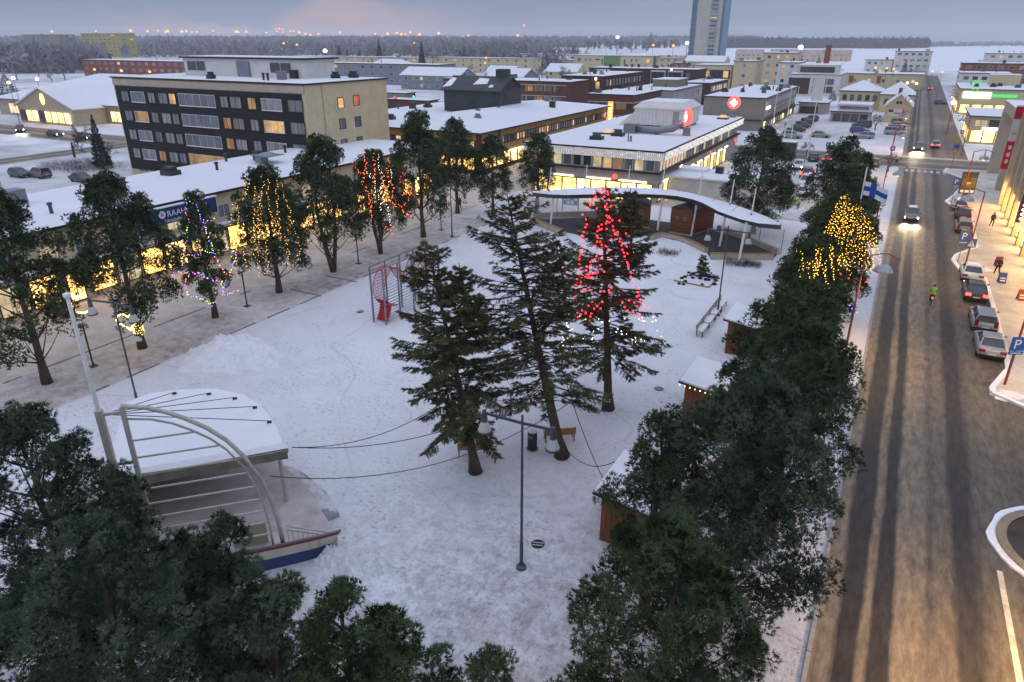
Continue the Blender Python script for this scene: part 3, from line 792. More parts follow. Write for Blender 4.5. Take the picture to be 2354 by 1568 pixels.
# ---- white corner market with the light net fascia
MX0, MX1, MY0, MY1, MH = -47.5, -28.2, 93.0, 141.8, 7.0
mk = body('corner_market', 'pale two storey corner market with light net fascia and lit ground floor', MX0, MX1, MY0, MY1, MH, W_SIDING, over=.9)
for side, a, b in (('S', MX0-.8, MX1+.85), ('E', MY0-.1, MY1+.8)):
    piece(mk, side, a, b, 5.95, 6.98, .85, W_WHITE, 'fascia')
    piece(mk, side, a+.3, b-.3, 4.12, 4.3, .7, ROOFEDGE, 'ledge')
    piece(mk, side, a+.6, b-.6, 2.75, 4.1, .25, W_SIDING, 'sign_band')
    for k in range(4): piece(mk, side, a+.6, b-.6, 2.95+k*.28, 2.97+k*.28, .012, CONC, 'siding_joint', .25)
mu = span(MX0+.5, MX1-.4, 12)
for i, u in enumerate(mu):
    pn = (L_DIM, P_CURT, L_PALE, P_SKY, P_DARK, P_DARK, L_PALE, L_WARM, L_DIM, P_CURT, L_PALE, P_SKY)[i]
    win(mk, 'S', u, 5.12, 1.35, 1.6, pn, W_WHITE, fr=.1)
for i, u in enumerate(span(MY0+.4, MY1-5, 30)):
    pn = L_PALE if i < 9 or i % 4 == 0 else random.Random(i).choice([P_SKY, P_DARK, L_DIM, P_CURT])
    win(mk, 'E', u, 5.12, 1.25, 1.6, pn, W_WHITE, fr=.1)
for i, u in enumerate(span(MX0+.6, MX1-.6, 8)):
    win(mk, 'S', u, 1.4, 2.25, 2.5, L_SHOP if i % 3 else L_SHOPW, F_BROWN, fr=.1, mull=0, name='shop_window')
for i, u in enumerate(span(MY0+.6, MY1-8, 18)):
    win(mk, 'E', u, 1.4, 2.0, 2.5, L_SHOPW if i in (7, 8, 9) else (L_SHOP if i % 2 else L_PALE), F_BROWN, fr=.1, name='shop_window')
for a, b in ((-46.5, -40.5), (-38.5, -34.8), (-33.6, -29.6)): piece(mk, 'S', a, b, 2.8, 2.98, .12, L_TUBE, 'light_strip', .27)
for k in range(9): piece(mk, 'E', 94.5 + k*4.6, 97.0 + k*4.6, 2.8, 2.96, .12, L_TUBE, 'light_strip', .27)
# round red badges on the sign band
for u, sd in ((-45.6, 'S'), (-34.2, 'S'), (120.5, 'E'), (139.5, 'E')):
    b_ = ob('badge', MB().lathe([(.32,-.08),(.32,.08)], 16), L_RSIGN if u != -45.6 else OVAL, mk, wpos(mk, sd, u, 3.35, .42)); b_.rotation_euler = (R(90), 0, ROT[sd])
# snowflake light
sf = MB()
for k in range(4):
    a = k*math.pi/4; sf.bar((-.7*math.cos(a),0,-.7*math.sin(a)), (.7*math.cos(a),0,.7*math.sin(a)), .1)
ob('star_light', sf, L_WHITE, mk, wpos(mk, 'E', 103, 3.4, .4), R(90))
# light net: strands of tiny lamps over the fascia
LN = emit('net_lamp', (1.0, .93, .9), 1.9, sampling='NONE')
ln = thing('light_net', 'net of tiny white lamps draped over the market fascia', 'light net', (MX1, MY0, 6.0))
bu = MB(); wr = MB(); r_ = random.Random(3)
for row in range(8):
    z = .03 + row * .135
    for L_, fn in (((MX1-MX0)+1.6, lambda s: (.85 - s, -.92)), ((MY1-MY0)+.8, lambda s: (.92, -.1 + s))):
        s = .05; pv = None
        while s < L_:
            zz = z + .03*math.sin(s*2.1+row) + r_.uniform(-.015, .015); p = fn(s)
            bu.octa((p[0], p[1], zz), .030 if r_.random() < .8 else .045)
            s += .27 + r_.uniform(-.03, .03)
tag(ob('lamps', bu, LN, ln), kind='stuff')
# things on the market roof
c1 = at(1571, 299, 7.2); c2 = at(1414, 305, 7.2)
pen = thing('roof_plant_house', 'white plant house with chamfered snowy top on the market roof', 'plant house', (c1.x, c1.y, 7.2))
L_ = c1.x - c2.x; pts = [(-L_, 0), (0, 0), (0, 9), (-L_, 9)]
ob('wall', MB().prism(pts, .45, 3.0), W_WHITE, pen)
ob('skirt', MB().prism([(-L_+.3, .3), (-.3, .3), (-.3, 8.7), (-L_+.3, 8.7)], 0, .45), ROOFEDGE, pen)
ch = MB(); t_ = [(-L_+.9, .9), (-.9, .9), (-.9, 8.1), (-L_+.9, 8.1)]; q_ = [(-L_-.2, -.2), (.2, -.2), (.2, 9.2), (-L_-.2, 9.2)]
ch.add([(x, y, 3.0) for x, y in q_] + [(x, y, 3.25) for x, y in q_] + [(x, y, 4.1) for x, y in t_], [(3,2,1,0)] + [(i, (i+1)%4, 4+(i+1)%4, 4+i) for i in range(4)] + [(4+i, 4+(i+1)%4, 8+(i+1)%4, 8+i) for i in range(4)])
ob('chamfer', ch, W_WHITE, pen)
ob('top_snow', MB().box(-L_+.9, .9, 4.1, -.9, 8.1, 4.16), SNOW_ROOF, pen)
ob('door', MB().box(-2.0, -.06, .6, -1.0, .0, 2.7), CONC, pen)
ob('ramp', MB().add([(-L_-3.2,.6,0),(-L_,.6,0),(-L_,.6,2.6),(-L_-3.2,6,0),(-L_,6,0),(-L_,6,2.6)], [(0,1,2),(4,3,5),(0,2,5,3),(0,3,4,1)]), W_WHITE, pen)
for k in range(12): ob('wall_rib', MB().box(-.03,-.05,.5,.03,0,3.0), F_WHITE, pen, (-L_+.7+k*(L_-1.2)/12, 0, 0))
du = thing('roof_duct', 'grey ventilation unit with thick bent pipe on the market roof', 'duct', tuple(at(1436, 306, 7.25)))
ob('unit', MB().box(0,-.8,0,1.9,.8,1.5), GREYMETAL, du)
ob('fan_grille', MB().box(-.03,-.55,.25,0,.55,1.25), BLACKMETAL, du)
ob('pipe', MB().tube([(1.8,0,.75),(5.2,0,.7),(7.4,.8,1.0),(8.6,1.4,1.9)], .55, 12), GREYMETAL, du, smooth=True)
ob('foot', MB().box(4.9,-.4,0,5.5,.4,.3), DARKSTEEL, du)
for i, (x, y, lab) in enumerate(((1371, 322, 'black hooded roof vent left of the market roof hatch'), (1420, 314, 'dark square vent beside the roof duct of the market'), (1443, 327, 'slim grey twin pipe vent near the market roof front'))):
    v = thing('roof_vent', lab, 'vent', tuple(at(x, y, 7.25)))
    if i == 2: ob('pipe', MB().tube([(0,0,0),(0,0,1.3)], .1).tube([(.4,0,0),(.4,0,.9)], .17), GREYMETAL, v); ob('base', MB().box(-.5,-.5,0,.8,.5,.08), BLACKMETAL, v)
    else: ob('housing', MB().box(-.9,-.7,0,.9,.7,.55), BLACKMETAL, v); ob('cap', MB().box(-.5,-.4,.55,.5,.4,1.0).box(-.65,-.5,1.0,.65,.5,1.06), DARKSTEEL, v)
DOME = emit('lit_skylight', (1.0, .68, .35), .9, .2, 3)
for x, y, lab in ((1397, 309, 'small glowing dome skylight by the market roof vents'), (1661, 274, 'glowing dome skylight at the far end of the market roof')):
    v = thing('skylight', lab, 'skylight', tuple(at(x, y, 7.25)))
    ob('curb', MB().box(-.9,-.9,0,.9,.9,.3), BLACKMETAL, v); ob('dome', MB().ball((0,0,.3), .85, 1, 1, .55, 12, 6), DOME, v, smooth=True)
def disc_sign(label, base, rz, d):
    s = thing('round_sign', label, 'sign', base, rz)
    ob('pedestal', MB().lathe([(.75,0),(.6,.1),(.55,1.2),(.3,1.25),(.12,1.3),(.12,1.7)], 12), GREYMETAL, s)
    f = ob('disc', MB().lathe([(d*.88,-.32),(d,-.2),(d,.2),(d*.88,.32)], 28), L_RSIGN, s, (0, 0, 1.5+d)); f.rotation_euler = (R(90), 0, 0)
    for sd in (-1, 1):
        e = MB()
        for k in range(4):
            a = k*math.pi/2; e.ball((.38*d*math.cos(a), .38*d*math.sin(a), 0), .25*d, 1, 1, .05, 10, 4)
        e.box(-.2*d, -.2*d, -.01, .2*d, .2*d, .01)
        ob('emblem', e, L_WHITE, f, (0, 0, sd*.345))
    return s
disc_sign('round red light sign with white cross emblem at the far roof corner of the market', tuple(at(1683, 270, 7.25)), 0, 1.15)
disc_sign('round red light sign seen edge on beside the roof plant house', tuple(at(1577, 312, 7.25)), R(122), 1.25)
# low white storehouse with siding in front of the market
st = body('siding_shed', 'low white sided shed with snowy roof in front of the market', -27.6, -16.5, 96.5, 103.5, 3.3, W_WHITE, over=.5, edge=WHITEPAINT)
for k in range(16): piece(st, 'S', -27.4, -16.7, .25+k*.19, .265+k*.19, .012, CONC, 'siding_joint')
ob('stub_roof', MB().box(-3.6,-1.4,3.45,.2,1.2,4.0), SNOW_PURE, st, (-1.6, 1.6, 0))
ob('chimney', MB().box(-.5,-.5,3.3,.5,.5,4.5), BLACKMETAL, st, (.4, .6, 0))

# ---- grey-beige three storey house behind the market
gb = body('grey_office_house', 'grey beige panel office house behind the market with lit shop sign', -45.5, -30.8, 184, 236, 7.6, W_GREYBEIGE)
grid_windows(gb, 'E', span(185, 235, 22), [6.2, 4.0], 1.2, 1.3, 14, .12, F_WHITE)
for i, u in enumerate(span(185, 235, 14)): win(gb, 'E', u, 1.3, 2.6, 1.9, (L_SHOP, P_DARK, P_SKY, L_PALE)[i % 4], F_DARK, name='shop_window')
piece(gb, 'E', 185, 236, 2.45, 2.65, 1.2, ROOFEDGE, 'canopy')
piece(gb, 'E', 186.5, 192, 4.9, 5.5, .2, L_WHITE, 'sign')
piece(gb, 'E', 205, 222, 2.75, 3.3, .15, M('yellow_board', (.45,.36,.05), .6), 'sign')
piece(gb, 'S', -45.2, -31, 2.45, 2.65, .6, ROOFEDGE, 'canopy')
roofbits(gb, 14, 51)

# ---- brown brick quarter in the middle distance
ba = body('brown_shop_house', 'brown brick house with ochre window bands and a white shop sign', -129, -86, 192, 206, 9.4, W_BRICK)
for z in (7.6, 4.6):
    for i, u in enumerate(span(-128, -88, 13)):
        piece(ba, 'S', u-1.45, u-.8, z-.85, z+.85, .06, W_YELLOW, 'panel'); win(ba, 'S', u+.25, z, 1.9, 1.6, (P_SKY, P_CURT, L_DIM, P_DARK)[(i*3+int(z)) % 4], F_DARK, mull=1)
    piece(ba, 'S', -128.5, -87, z+.92, z+1.06, .1, F_WHITE, 'band')
piece(ba, 'S', -128.6, -118.5, 2.7, 3.5, .3, L_WHITE, 'sign')
for i, u in enumerate(span(-128.5, -100, 9)): win(ba, 'S', u, 1.3, 2.8, 1.9, L_SHOP if i < 4 else P_DARK, F_DARK, name='shop_window')
piece(ba, 'S', -128.8, -119, 2.2, 2.6, 1.4, W_WHITE, 'awning')
roofbits(ba, 8, 61)
bd = body('dark_brick_house', 'dark brown brick house with small white windows behind the timber house', -99, -85, 214.5, 252, 10, W_BRICKD)
grid_windows(bd, 'E', span(217, 251, 12), [8.1, 5.0, 2.0], 1.2, 1.7, 62, .08, F_WHITE, 0, [P_BLIND, P_CURT, P_SKY])
win(bd, 'S', -86.6, 7.6, 1.3, 2.0, L_WARM, F_WHITE)
lp = ob('wall_lamp', MB().ball((0,-.3,0), .35, n=8, m=5), emit('yellow_wall_lamp', (1,.85,.3), 12), bd, wpos(bd, 'S', -87.2, 9.4))
roofbits(bd, 7, 63)
by = body('ochre_band_house', 'brown brick corner house with ochre and glass band below its roof', -74.5, -61.8, 178, 201, 7.6, W_BRICK)
for sd, uu in (('S', span(-74, -62.2, 8)), ('E', span(178.5, 200.5, 14))):
    for i, u in enumerate(uu):
        q = (i*5+3) % 7
        if q in (0, 5): piece(by, sd, u-.7, u+.7, 4.2, 5.7, .06, W_YELLOW, 'panel')
        else: win(by, sd, u, 4.95, 1.35, 1.5, L_PALE if (sd == 'E' and i in (4, 5, 6, 11)) else (P_DARK, P_SKY, P_CURT)[q % 3], F_DARK, mull=0)
    a, b = (-74.4, -61.9) if sd == 'S' else (178.1, 200.9)
    piece(by, sd, a, b, 5.78, 5.92, .1, F_WHITE, 'band')
    piece(by, sd, a, b, 2.5, 2.62, .3, F_WHITE, 'canopy')
for i, u in enumerate(span(-74, -62.2, 6)): win(by, 'S', u, 1.3, 1.8, 1.9, L_ORANGE if i < 4 else P_DARK, F_DARK, name='shop_window')
piece(by, 'S', -73.5, -67.5, 2.7, 3.4, .2, emit('blue_light_box', (.05,.3,1), 1.6), 'sign')
roofbits(by, 9, 64)
gw = body('grey_window_house', 'long grey house with a strip of office windows in the brick quarter', -76, -60.6, 208, 241, 7.0, W_SIDING)
grid_windows(gw, 'E', span(209, 240, 13), [5.0], 1.9, 2.2, 65, .25, F_WHITE, 1)
grid_windows(gw, 'E', span(209, 240, 9), [1.6], 2.6, 1.9, 66, .4, F_DARK, 1)
ox = ob('olive_block', MB().box(-4,-6,7.0,3.5,6,9.4), W_OLIVE, gw, (1.5, 2, 0)); ob('olive_block_snow', MB().box(-4.1,-6.1,9.4,3.6,6.1,9.55), SNOW_ROOF, ox)
roofbits(gw, 6, 67)
dl = body('dark_low_house', 'dark low house with lit office windows beyond the grey house', -70, -60.2, 250, 276, 7.0, W_BRICKD)
grid_windows(dl, 'E', span(251, 275, 9), [5.2, 2.2], 2.0, 1.7, 68, .5, F_WHITE, 1); roofbits(dl, 4, 69)
br = body('brick_terrace', 'dark brick terrace with glazed white balconies behind the brick quarter', -112, -70, 268, 282, 10.4, W_BRICKD)
for u in (-106, -84, -77.5):
    bb = ob('balcony', MB().box(-2.6,-1.5,4.2,2.6,0,4.5).box(-2.6,-1.5,7.2,2.6,0,7.4).box(-2.7,-1.6,9.6,2.7,.0,9.9).box(-2.6,-1.5,4.5,-2.45,0,9.6).box(2.45,-1.5,4.5,2.6,0,9.6), F_WHITE, br, wpos(br, 'S', u, 0, .01))
    ob('balcony_glass', MB().box(-2.44,-1.46,4.5,2.44,-1.38,7.2).box(-2.44,-1.46,7.4,2.44,-1.38,9.6), P_DARK, bb)
    ob('balcony_snow', MB().box(-2.7,-1.6,9.91,2.7,0,10.02), SNOW_PURE, bb)
grid_windows(br, 'S', [-100, -96, -92, -73], [8.4, 5.4], 1.3, 1.7, 71, .1, F_WHITE)
roofbits(br, 10, 72)

# ---- middle and far distance
def flats(name, label, x0, x1, y0, y1, h, wall, floors, nS, nE, seed, lit=.15, roof='flat', frame=None, group=None, rise=2.0, sideE='E', bits=3, axis='X', ww=1.5, snow=None):
    b = body(name, label, x0, x1, y0, y1, h, wall, group, roof=roof, rise=rise, axis=axis, over=.4, snow=snow)
    zs = [h*(k+.55)/floors for k in range(floors)]
    if nS: grid_windows(b, 'S', span(x0+.8, x1-.8, nS), zs, ww, 1.4, seed, lit, frame)
    if nE: grid_windows(b, sideE, span(y0+.8, y1-.8, nE), zs, ww, 1.4, seed+1, lit, frame)
    if roof == 'flat' and bits: roofbits(b, bits, seed+2)
    return b
cg = flats('apartment_house', 'cream apartment house with green stair bay in front of the tower', -208, -152, 470, 486, 10.2, W_CREAM, 3, 0, 3, 81, .3)
piece(cg, 'S', -186, -174.5, .5, 9.9, .3, W_GREEN, 'stair_bay')
piece(cg, 'E', 471, 475, .5, 9.9, .3, W_GREEN, 'stair_bay')
for u, z, w, hh, p in ((-204, 7.6, 2.6, 2.4, P_SKY), (-199, 7.6, 1.2, 1.6, P_DARK), (-196, 7.6, 1.2, 1.6, P_DARK), (-190.5, 7.8, 3.6, 1.0, P_DARK), (-166.5, 7.6, 1.2, 1.6, P_DARK), (-163, 7.6, 1.2, 1.6, P_DARK), (-155.6, 7.4, 2.6, 2.6, L_WARM), (-204, 3.0, 2.4, 1.6, P_DARK), (-156, 3, 2.4, 1.6, P_DARK), (-171.4, 6.6, 1.2, 3.4, P_DARK), (-187.2, 6.6, 1.0, 3.4, P_DARK)):
    win(cg, 'S', u, z, w, hh, p, F_WHITE)
flats('apartment_house', 'narrow cream apartment house just right of the green stair bay house', -148, -134, 468, 482, 9.4, W_CREAM, 3, 3, 0, 83, .2)
flats('brick_house', 'small red brick house between the cream houses below the tower', -133, -124, 450, 462, 7, W_RED, 2, 2, 2, 84, .4)
flats('gabled_house', 'cream gabled apartment house left of the tower foot', -127, -103, 455, 470, 8.0, W_CREAM, 2, 4, 2, 85, .3, roof='gable', rise=3)
# tower
tw = thing('tower_block', 'tall slender residential tower in cream and blue glass rising over the town', 'tower', (-160, 637, 0))
DIM[tw.name] = (-173, -147, 625, 649, 70)
ob('core_wall', MB().box(-7.5,-12.6,0,12.2,11.5,66), M('tower_render', (.44,.42,.37), .85, .1, .3), tw)
ob('corner_glass', MB().box(-13,-9,0,-7.52,10,73), W_BLUE, tw)
ob('side_glass', MB().box(12.22,-10,0,14.2,10,73), W_BLUE, tw)
ob('crown', MB().box(-9,-8,66.02,11,9,76), W_BLUE, tw)
TB = [P_DARK, P_SKY, L_WARM, L_DIM, L_PALE, P_DARK]
tr = random.Random(4)
for f in range(21):
    z = 2.2 + f*3.05
    for u in (-165.3, -161.2, -157.6, -150.0):
        win(tw, 'S', u, z, 1.5, 1.6, tr.choice(TB), F_WHITE, off=-.6)
    b_ = ob('balcony', MB().box(-3,-1.3,-1.4,3,0,-1.2).box(-3,-1.35,-1.2,3,-1.25,0), M('balcony_blue', (.20,.33,.42), .5) if f == 0 else bpy.data.materials['balcony_blue'], tw, (6.6, -12.61, z))
    ob('balcony_door', MB().box(-2.4,-.08,-1.2,2.4,0,1.0), tr.choice([P_DARK, L_WARM, P_DARK, L_DIM, P_SKY]), b_)
    win(tw, 'S', -171.6, z, 1.6, 2.4, tr.choice([P_SKY, P_SKY, L_WARM, P_DARK]), F_DARK, off=-3.05)
    ob('floor_band', MB().box(-13.06,-9.08,z-1.6,-7.53,-9.0,z-1.4), F_DARK, tw)
lc = body('library_house', 'cream house with dark glazed upper gallery in front of the tower', -88, -71, 330, 352, 10, W_CREAM)
piece(lc, 'S', -86, -71.5, 4.6, 8.2, .1, F_DARK, 'glazed_band')
for i, u in enumerate(span(-85.5, -72, 5)): win(lc, 'S', u, 6.5, 2.3, 2.8, L_WARM if i in (0, 1, 4) else P_DARK, F_DARK, off=.1)
bk = flats('stair_tower_house', 'blunt cream stair tower house right of the library house', -69.5, -60.5, 326, 344, 12, W_CREAM, 3, 1, 1, 88, .1)
flats('apartment_house', 'beige apartment house behind the blunt stair tower', -66, -52, 372, 396, 14.5, W_CREAM, 4, 3, 5, 90, .3, sideE='E')
flats('apartment_house', 'white balcony apartment house left of the dark fronted office', -52, -44, 330, 352, 11.5, W_WHITE, 4, 2, 6, 92, .25)
for i, (x, y) in enumerate(((-150, 780), (-118, 790), (-92, 770), (-70, 800))):
    flats('red_roof_house', ['long house with red roof nearest the tower', 'second red roofed house right of the tower', 'red roofed house by the brick chimney', 'red roofed house nearest the frozen bay'][i], x-16, x+10, y, y+12, 6.5, W_CREAM, 2, 5, 0, 94+i, .3, roof='gable', rise=4, snow=M('snowy_red_tile', (.42,.34,.34), .85, .35, .4) if i == 0 else bpy.data.materials['snowy_red_tile'])
ch = thing('brick_chimney', 'square red brick chimney stack standing before the frozen bay', 'chimney', (-43.5, 430, 0))
ob('stack', MB().box(-1.3,-1.3,0,1.3,1.3,17), W_RED, ch); ob('cap', MB().box(-1.5,-1.5,17,1.5,1.5,17.4), ROOFEDGE, ch)
of = body('office_block', 'white framed office block with large dark glass fronts', -45, -25.5, 313, 336, 7.8, W_WHITE)
piece(of, 'S', -44.5, -36.5, .6, 6.6, .1, W_BRICKD, 'dark_front'); 
for i, u in enumerate(span(-35.5, -27.6, 3)): win(of, 'S', u, 5.3, 2.3, 2.2, P_SKY, F_DARK); win(of, 'S', u, 2.4, 2.3, 2.4, P_DARK, F_DARK)
for i, u in enumerate(span(314, 335, 6)): piece(of, 'E', u-.3, u+.3, .1, 7.6, .5, W_WHITE, 'fin')
up = ob('upper_storey', MB().box(-6.5,-8,8.0,7.5,9,11.2), W_WHITE, of); ob('upper_snow', MB().box(-7,-8.4,11.2,8,9.4,11.4), SNOW_ROOF, up)
ob('upper_glass', MB().box(-6.0,-8.06,8.5,6.8,-8.0,10.6), P_DARK, up)
yh = body('old_yellow_house', 'old pale yellow wooden house with snowy hipped roof and brick chimneys', -20.5, -8.6, 258, 272, 5.6, W_YELLOWHOUSE, roof='hip', rise=3.0, over=.5)
grid_windows(yh, 'S', span(-20, -9, 5), [3.6], 1.2, 1.7, 97, .0, F_BROWN, 1, [P_SKY, P_DARK])
for x in (-4, 4.2): ob('chimney', MB().box(-.6,-.6,0,.6,.6,2.0).box(-.75,-.75,2.0,.75,.75,2.2), W_RED, yh, (x, 1, 7.6))
y2 = body('old_yellow_wing', 'wing of the old yellow house with pyramid roof beside the road', -8.4, .6, 252, 266, 5.2, W_YELLOWHOUSE, roof='hip', rise=3.4, over=.5)
grid_windows(y2, 'S', span(-8, 0, 3), [3.2], 1.2, 1.6, 98, 0, F_BROWN, 1, [P_SKY, P_DARK])
gh = body('gabled_mural_house', 'pale gabled house with striped mural facing the parking lot', -5.6, .6, 221, 236, 4.4, W_YELLOWHOUSE, roof='gable', rise=2.9, axis='Y', over=.4)
win(gh, 'S', -2.6, 5.2, 1.6, .9, P_DARK, F_WHITE, mull=1)
ob('chimney', MB().box(-.45,-.45,0,.45,.45,1.8), W_RED, gh, (-.5, 2, 6.6))
mu = link('mural', MB().box(-2.4,-.05,1.9,2.4,0,3.5).mesh('mural'), F_WHITE, gh, wpos(gh, 'S', -2.4, 0, .01))
for k in range(5): ob('mural_stripe', MB().box(.9,-.075,2.0+k*.3,2.3,-.052,2.14+k*.3), M('mural_maroon', (.14,.03,.05), .7) if k == 0 else bpy.data.materials['mural_maroon'], mu)
ob('mural_patch', MB().box(-2.3,-.075,2.7,-1.2,-.052,3.4), W_SLATE, mu); ob('mural_patch', MB().box(-1.0,-.075,2.3,.6,-.052,2.7), W_GREY, mu)
ga = body('garage_row', 'low garage row with dark doors and a glazed top strip', -18.6, -8.8, 216.4, 226, 2.6, W_SIDING, over=.3)
for u in span(-18, -9.2, 4): win(ga, 'S', u, 1.2, 1.9, 2.0, P_DARK, F_DARK, name='garage_door')
gt = ob('upper_box', MB().box(-3.3,-3.8,2.9,4.6,4,4.5), W_WHITE, ga); ob('upper_snow', MB().box(-3.6,-4.2,4.5,4.9,4.3,4.75), SNOW_ROOF, gt)
ob('upper_glass', MB().box(-3.0,-3.86,3.3,4.3,-3.8,4.1), P_SKY, gt)
sm = body('grey_kiosk', 'small flat grey building with a dark gate beside the parking lot', -29.5, -21.8, 235.5, 247, 3.2, W_SIDING, over=.5)
piece(sm, 'S', -29, -24, .2, 2.2, .05, W_BRICKD, 'gate')
mo = thing('tall_pylon_sign', 'pale round topped pylon sign standing on the small grey building', 'sign', (-25.4, 241, 3.2))
ob('panel', MB().xprism([(-1.6,0),(1.6,0),(1.6,6.0)] + [(1.6*math.cos(a), 6.0+1.6*math.sin(a)) for a in np.linspace(.2, math.pi-.2, 8)] + [(-1.6,6.0)], -.25, .25), W_WHITE, mo)
flats('low_yellow_hall', 'long low yellow hall behind the old yellow house', -40, 3, 372, 392, 6.2, W_YELLOWHOUSE, 1, 7, 3, 100, .5)
flats('apartment_house', 'white stepped apartment house with dark balconies by the frozen bay', -14, 6, 520, 545, 13.5, W_WHITE, 4, 5, 5, 102, .25, ww=2.2)
flats('apartment_house', 'lower white wing of the stepped apartment house', -30, -14.5, 522, 545, 8.5, W_WHITE, 2, 4, 0, 104, .4)
flats('apartment_house', 'white apartment house with dark red balconies at the right horizon', 33, 68, 500, 522, 13, W_WHITE, 4, 8, 4, 106, .25, sideE='W', ww=2.2)
rb = flats('red_brick_office', 'red brick office row with big square windows at the right edge', 17.5, 64, 398, 416, 10.5, W_RED, 3, 11, 4, 108, .2, sideE='W', frame=F_WHITE, ww=2.2)
flats('white_red_house', 'white house with a red brick attic in front of the red brick office', 15.5, 33, 352, 370, 8.0, W_WHITE, 2, 5, 5, 110, .1, sideE='W', ww=2.0)
gs = body('green_sign_store', 'flat store with green light signs and yellow glowing corner', 12.6, 46, 258, 292, 7.0, W_YELLOWHOUSE, over=.4)
piece(gs, 'S', 13.4, 20.5, 4.6, 6.3, .3, L_WHITE, 'sign'); piece(gs, 'S', 20.6, 27, 5.0, 5.9, .3, L_GSIGN, 'sign')
for i, u in enumerate(span(259, 291, 10)): win(gs, 'W', u, 1.7, 2.6, 2.4, L_SHOP if i % 3 else L_SHOPW, F_DARK, name='shop_window')
for i, u in enumerate(span(13, 40, 9)): win(gs, 'S', u, 1.6, 2.4, 2.4, L_SHOP, F_DARK, name='shop_window')
roofbits(gs, 14, 112); 
pb = ob('roof_block', MB().box(-4,-3.5,0,4,3.5,3.2), W_YELLOWHOUSE, gs, (-4.5, 6, 7.2)); ob('roof_block_snow', MB().box(-4.1,-3.6,3.2,4.1,3.6,3.4), SNOW_ROOF, pb)
cl = thing('clover_sign', 'green neon clover ring sign on the flat store roof', 'sign', tuple(at(2240, 210, 7.6)))
tor = MB()
for k in range(4):
    a = k*math.pi/2+.78; cx_, cz_ = .7*math.cos(a), 1.6+.7*math.sin(a)
    tor.tube([(cx_+.55*math.cos(t), 0, cz_+.55*math.sin(t)) for t in np.linspace(a-2.3, a+2.3, 12)], .13, 5)
ob('neon', tor, L_GSIGN, cl); ob('post', MB().tube([(0,0,-.4),(0,0,.6)], .08), DARKSTEEL, cl)
cs = body('corner_store', 'cream corner store with snowy roof and white lit windows by the road', 12.3, 27, 184, 206, 5.6, W_CREAM, over=.6)
for i, u in enumerate(span(12.8, 26, 5)): win(cs, 'S', u, 4.3, 2.3, 1.5, L_PALE if i == 0 else (L_WARM if i == 2 else P_DARK), F_DARK, mull=1)
for i, u in enumerate(span(12.6, 26.5, 6)): win(cs, 'S', u, 1.6, 2.2, 2.5, L_SHOPW, F_BROWN, name='shop_window')
piece(cs, 'S', 14.6, 20, 2.95, 3.5, .3, L_WHITE, 'sign')
for i, u in enumerate(span(185, 205, 7)): win(cs, 'W', u, 1.6, 2.3, 2.5, L_SHOP, F_BROWN, name='shop_window')
# near right: tall pilastered hall reaching into the frame at the right edge
nh = body('pilaster_hall', 'tall beige shop hall with pilasters along the pavement at the right edge', 13.6, 40, 56, 117.5, 13.4, W_BEIGE, over=.2)
for i, u in enumerate(span(57, 117, 13)):
    piece(nh, 'W', u-.5, u+.5, 0, 13.3, .5, W_BEIGE, 'pilaster')
for i, u in enumerate(span(59.3, 115.0, 12)):
    win(nh, 'W', u, 1.8, 3.4, 3.2, L_HALL, F_DARK, mull=1, name='shop_window')
    win(nh, 'W', u, 6.2, 2.6, 1.8, (P_SKY, P_DARK, L_PALE)[i % 3], F_DARK, mull=1)
ar = thing('arcade', 'beige portal arcade of tall columns beside the junction', 'arcade', (13.7, 117.7, 0))
for k, yy in enumerate((9.5, 26.0)): ob('column', MB().box(0, yy-1.0, 0, 2.4, yy+1.0, 10.0), W_BEIGE, ar)
ob('beam', MB().box(.05, .02, 10.01, 2.35, 27.2, 11.6), W_BEIGE, ar); ob('beam_snow', MB().box(0, 0, 11.61, 2.4, 27.2, 11.72), SNOW_PURE, ar)
# hanging plum sign
PLUM = M('plum_sign', (.11, .015, .06), .5, .1)
vsn = thing('vertical_sign', 'tall plum coloured sign with white lit lettering on the pilaster hall', 'sign', (12.75, 93.2, 2.3))
ob('board', MB().box(0, -.12, 0, .95, .12, 4.9), PLUM, vsn)
for k in range(9):
    ob('letter', MB().ball((.48, -.17, .45+k*.5), .21, 1.3, .25, .85, 8, 5) if k != 5 else MB().box(.15, -.2, 2.75, .85, -.125, 3.15), L_WHITE if k != 5 else emit('violet_light_box', (.35,.08,1), 2.2), vsn)
aw = thing('lit_awning', 'glowing cream awning panel over the shop door at the right edge', 'awning', (12.6, 84.5, 2.5))
ob('panel', MB().box(0, 0, 0, .95, 4.6, 1.6), emit('awning_glow', (1.0,.78,.42), 1.3, .25, .5), aw)
SIGNY_B = M('banner_yellow', (.5, .36, .03), .7, .1); RB = M('red_banner', (.42, .015, .03), .7, .2, 1.2); WB = M('white_banner', (.5,.52,.58), .7, .15, 1.2)
bn = thing('banner', 'long hanging red and white banner on the pilaster hall corner', 'banner', (12.25, 114.6, 4.9))
ob('pole', MB().bar((0,0,8.1), (1.2,0,8.1), .05), DARKSTEEL, bn)
ob('red_cloth', MB().box(0, -.02, 0, 1.05, .02, 3.6), RB, bn); ob('white_cloth', MB().box(0, -.02, 3.605, 1.05, .02, 6.4), WB, bn); ob('red_cloth', MB().box(0, -.02, 6.405, 1.05, .02, 8.0), RB, bn)
for k in range(3): ob('print', MB().ball((.5, -.03, 1.0+k*.9), .22, 1, .05, 1.4, 8, 5), WB, bn)
ob('print', MB().ball((.5, -.03, 4.6), .35, .9, .05, .5, 8, 5), SIGNY_B, bn)
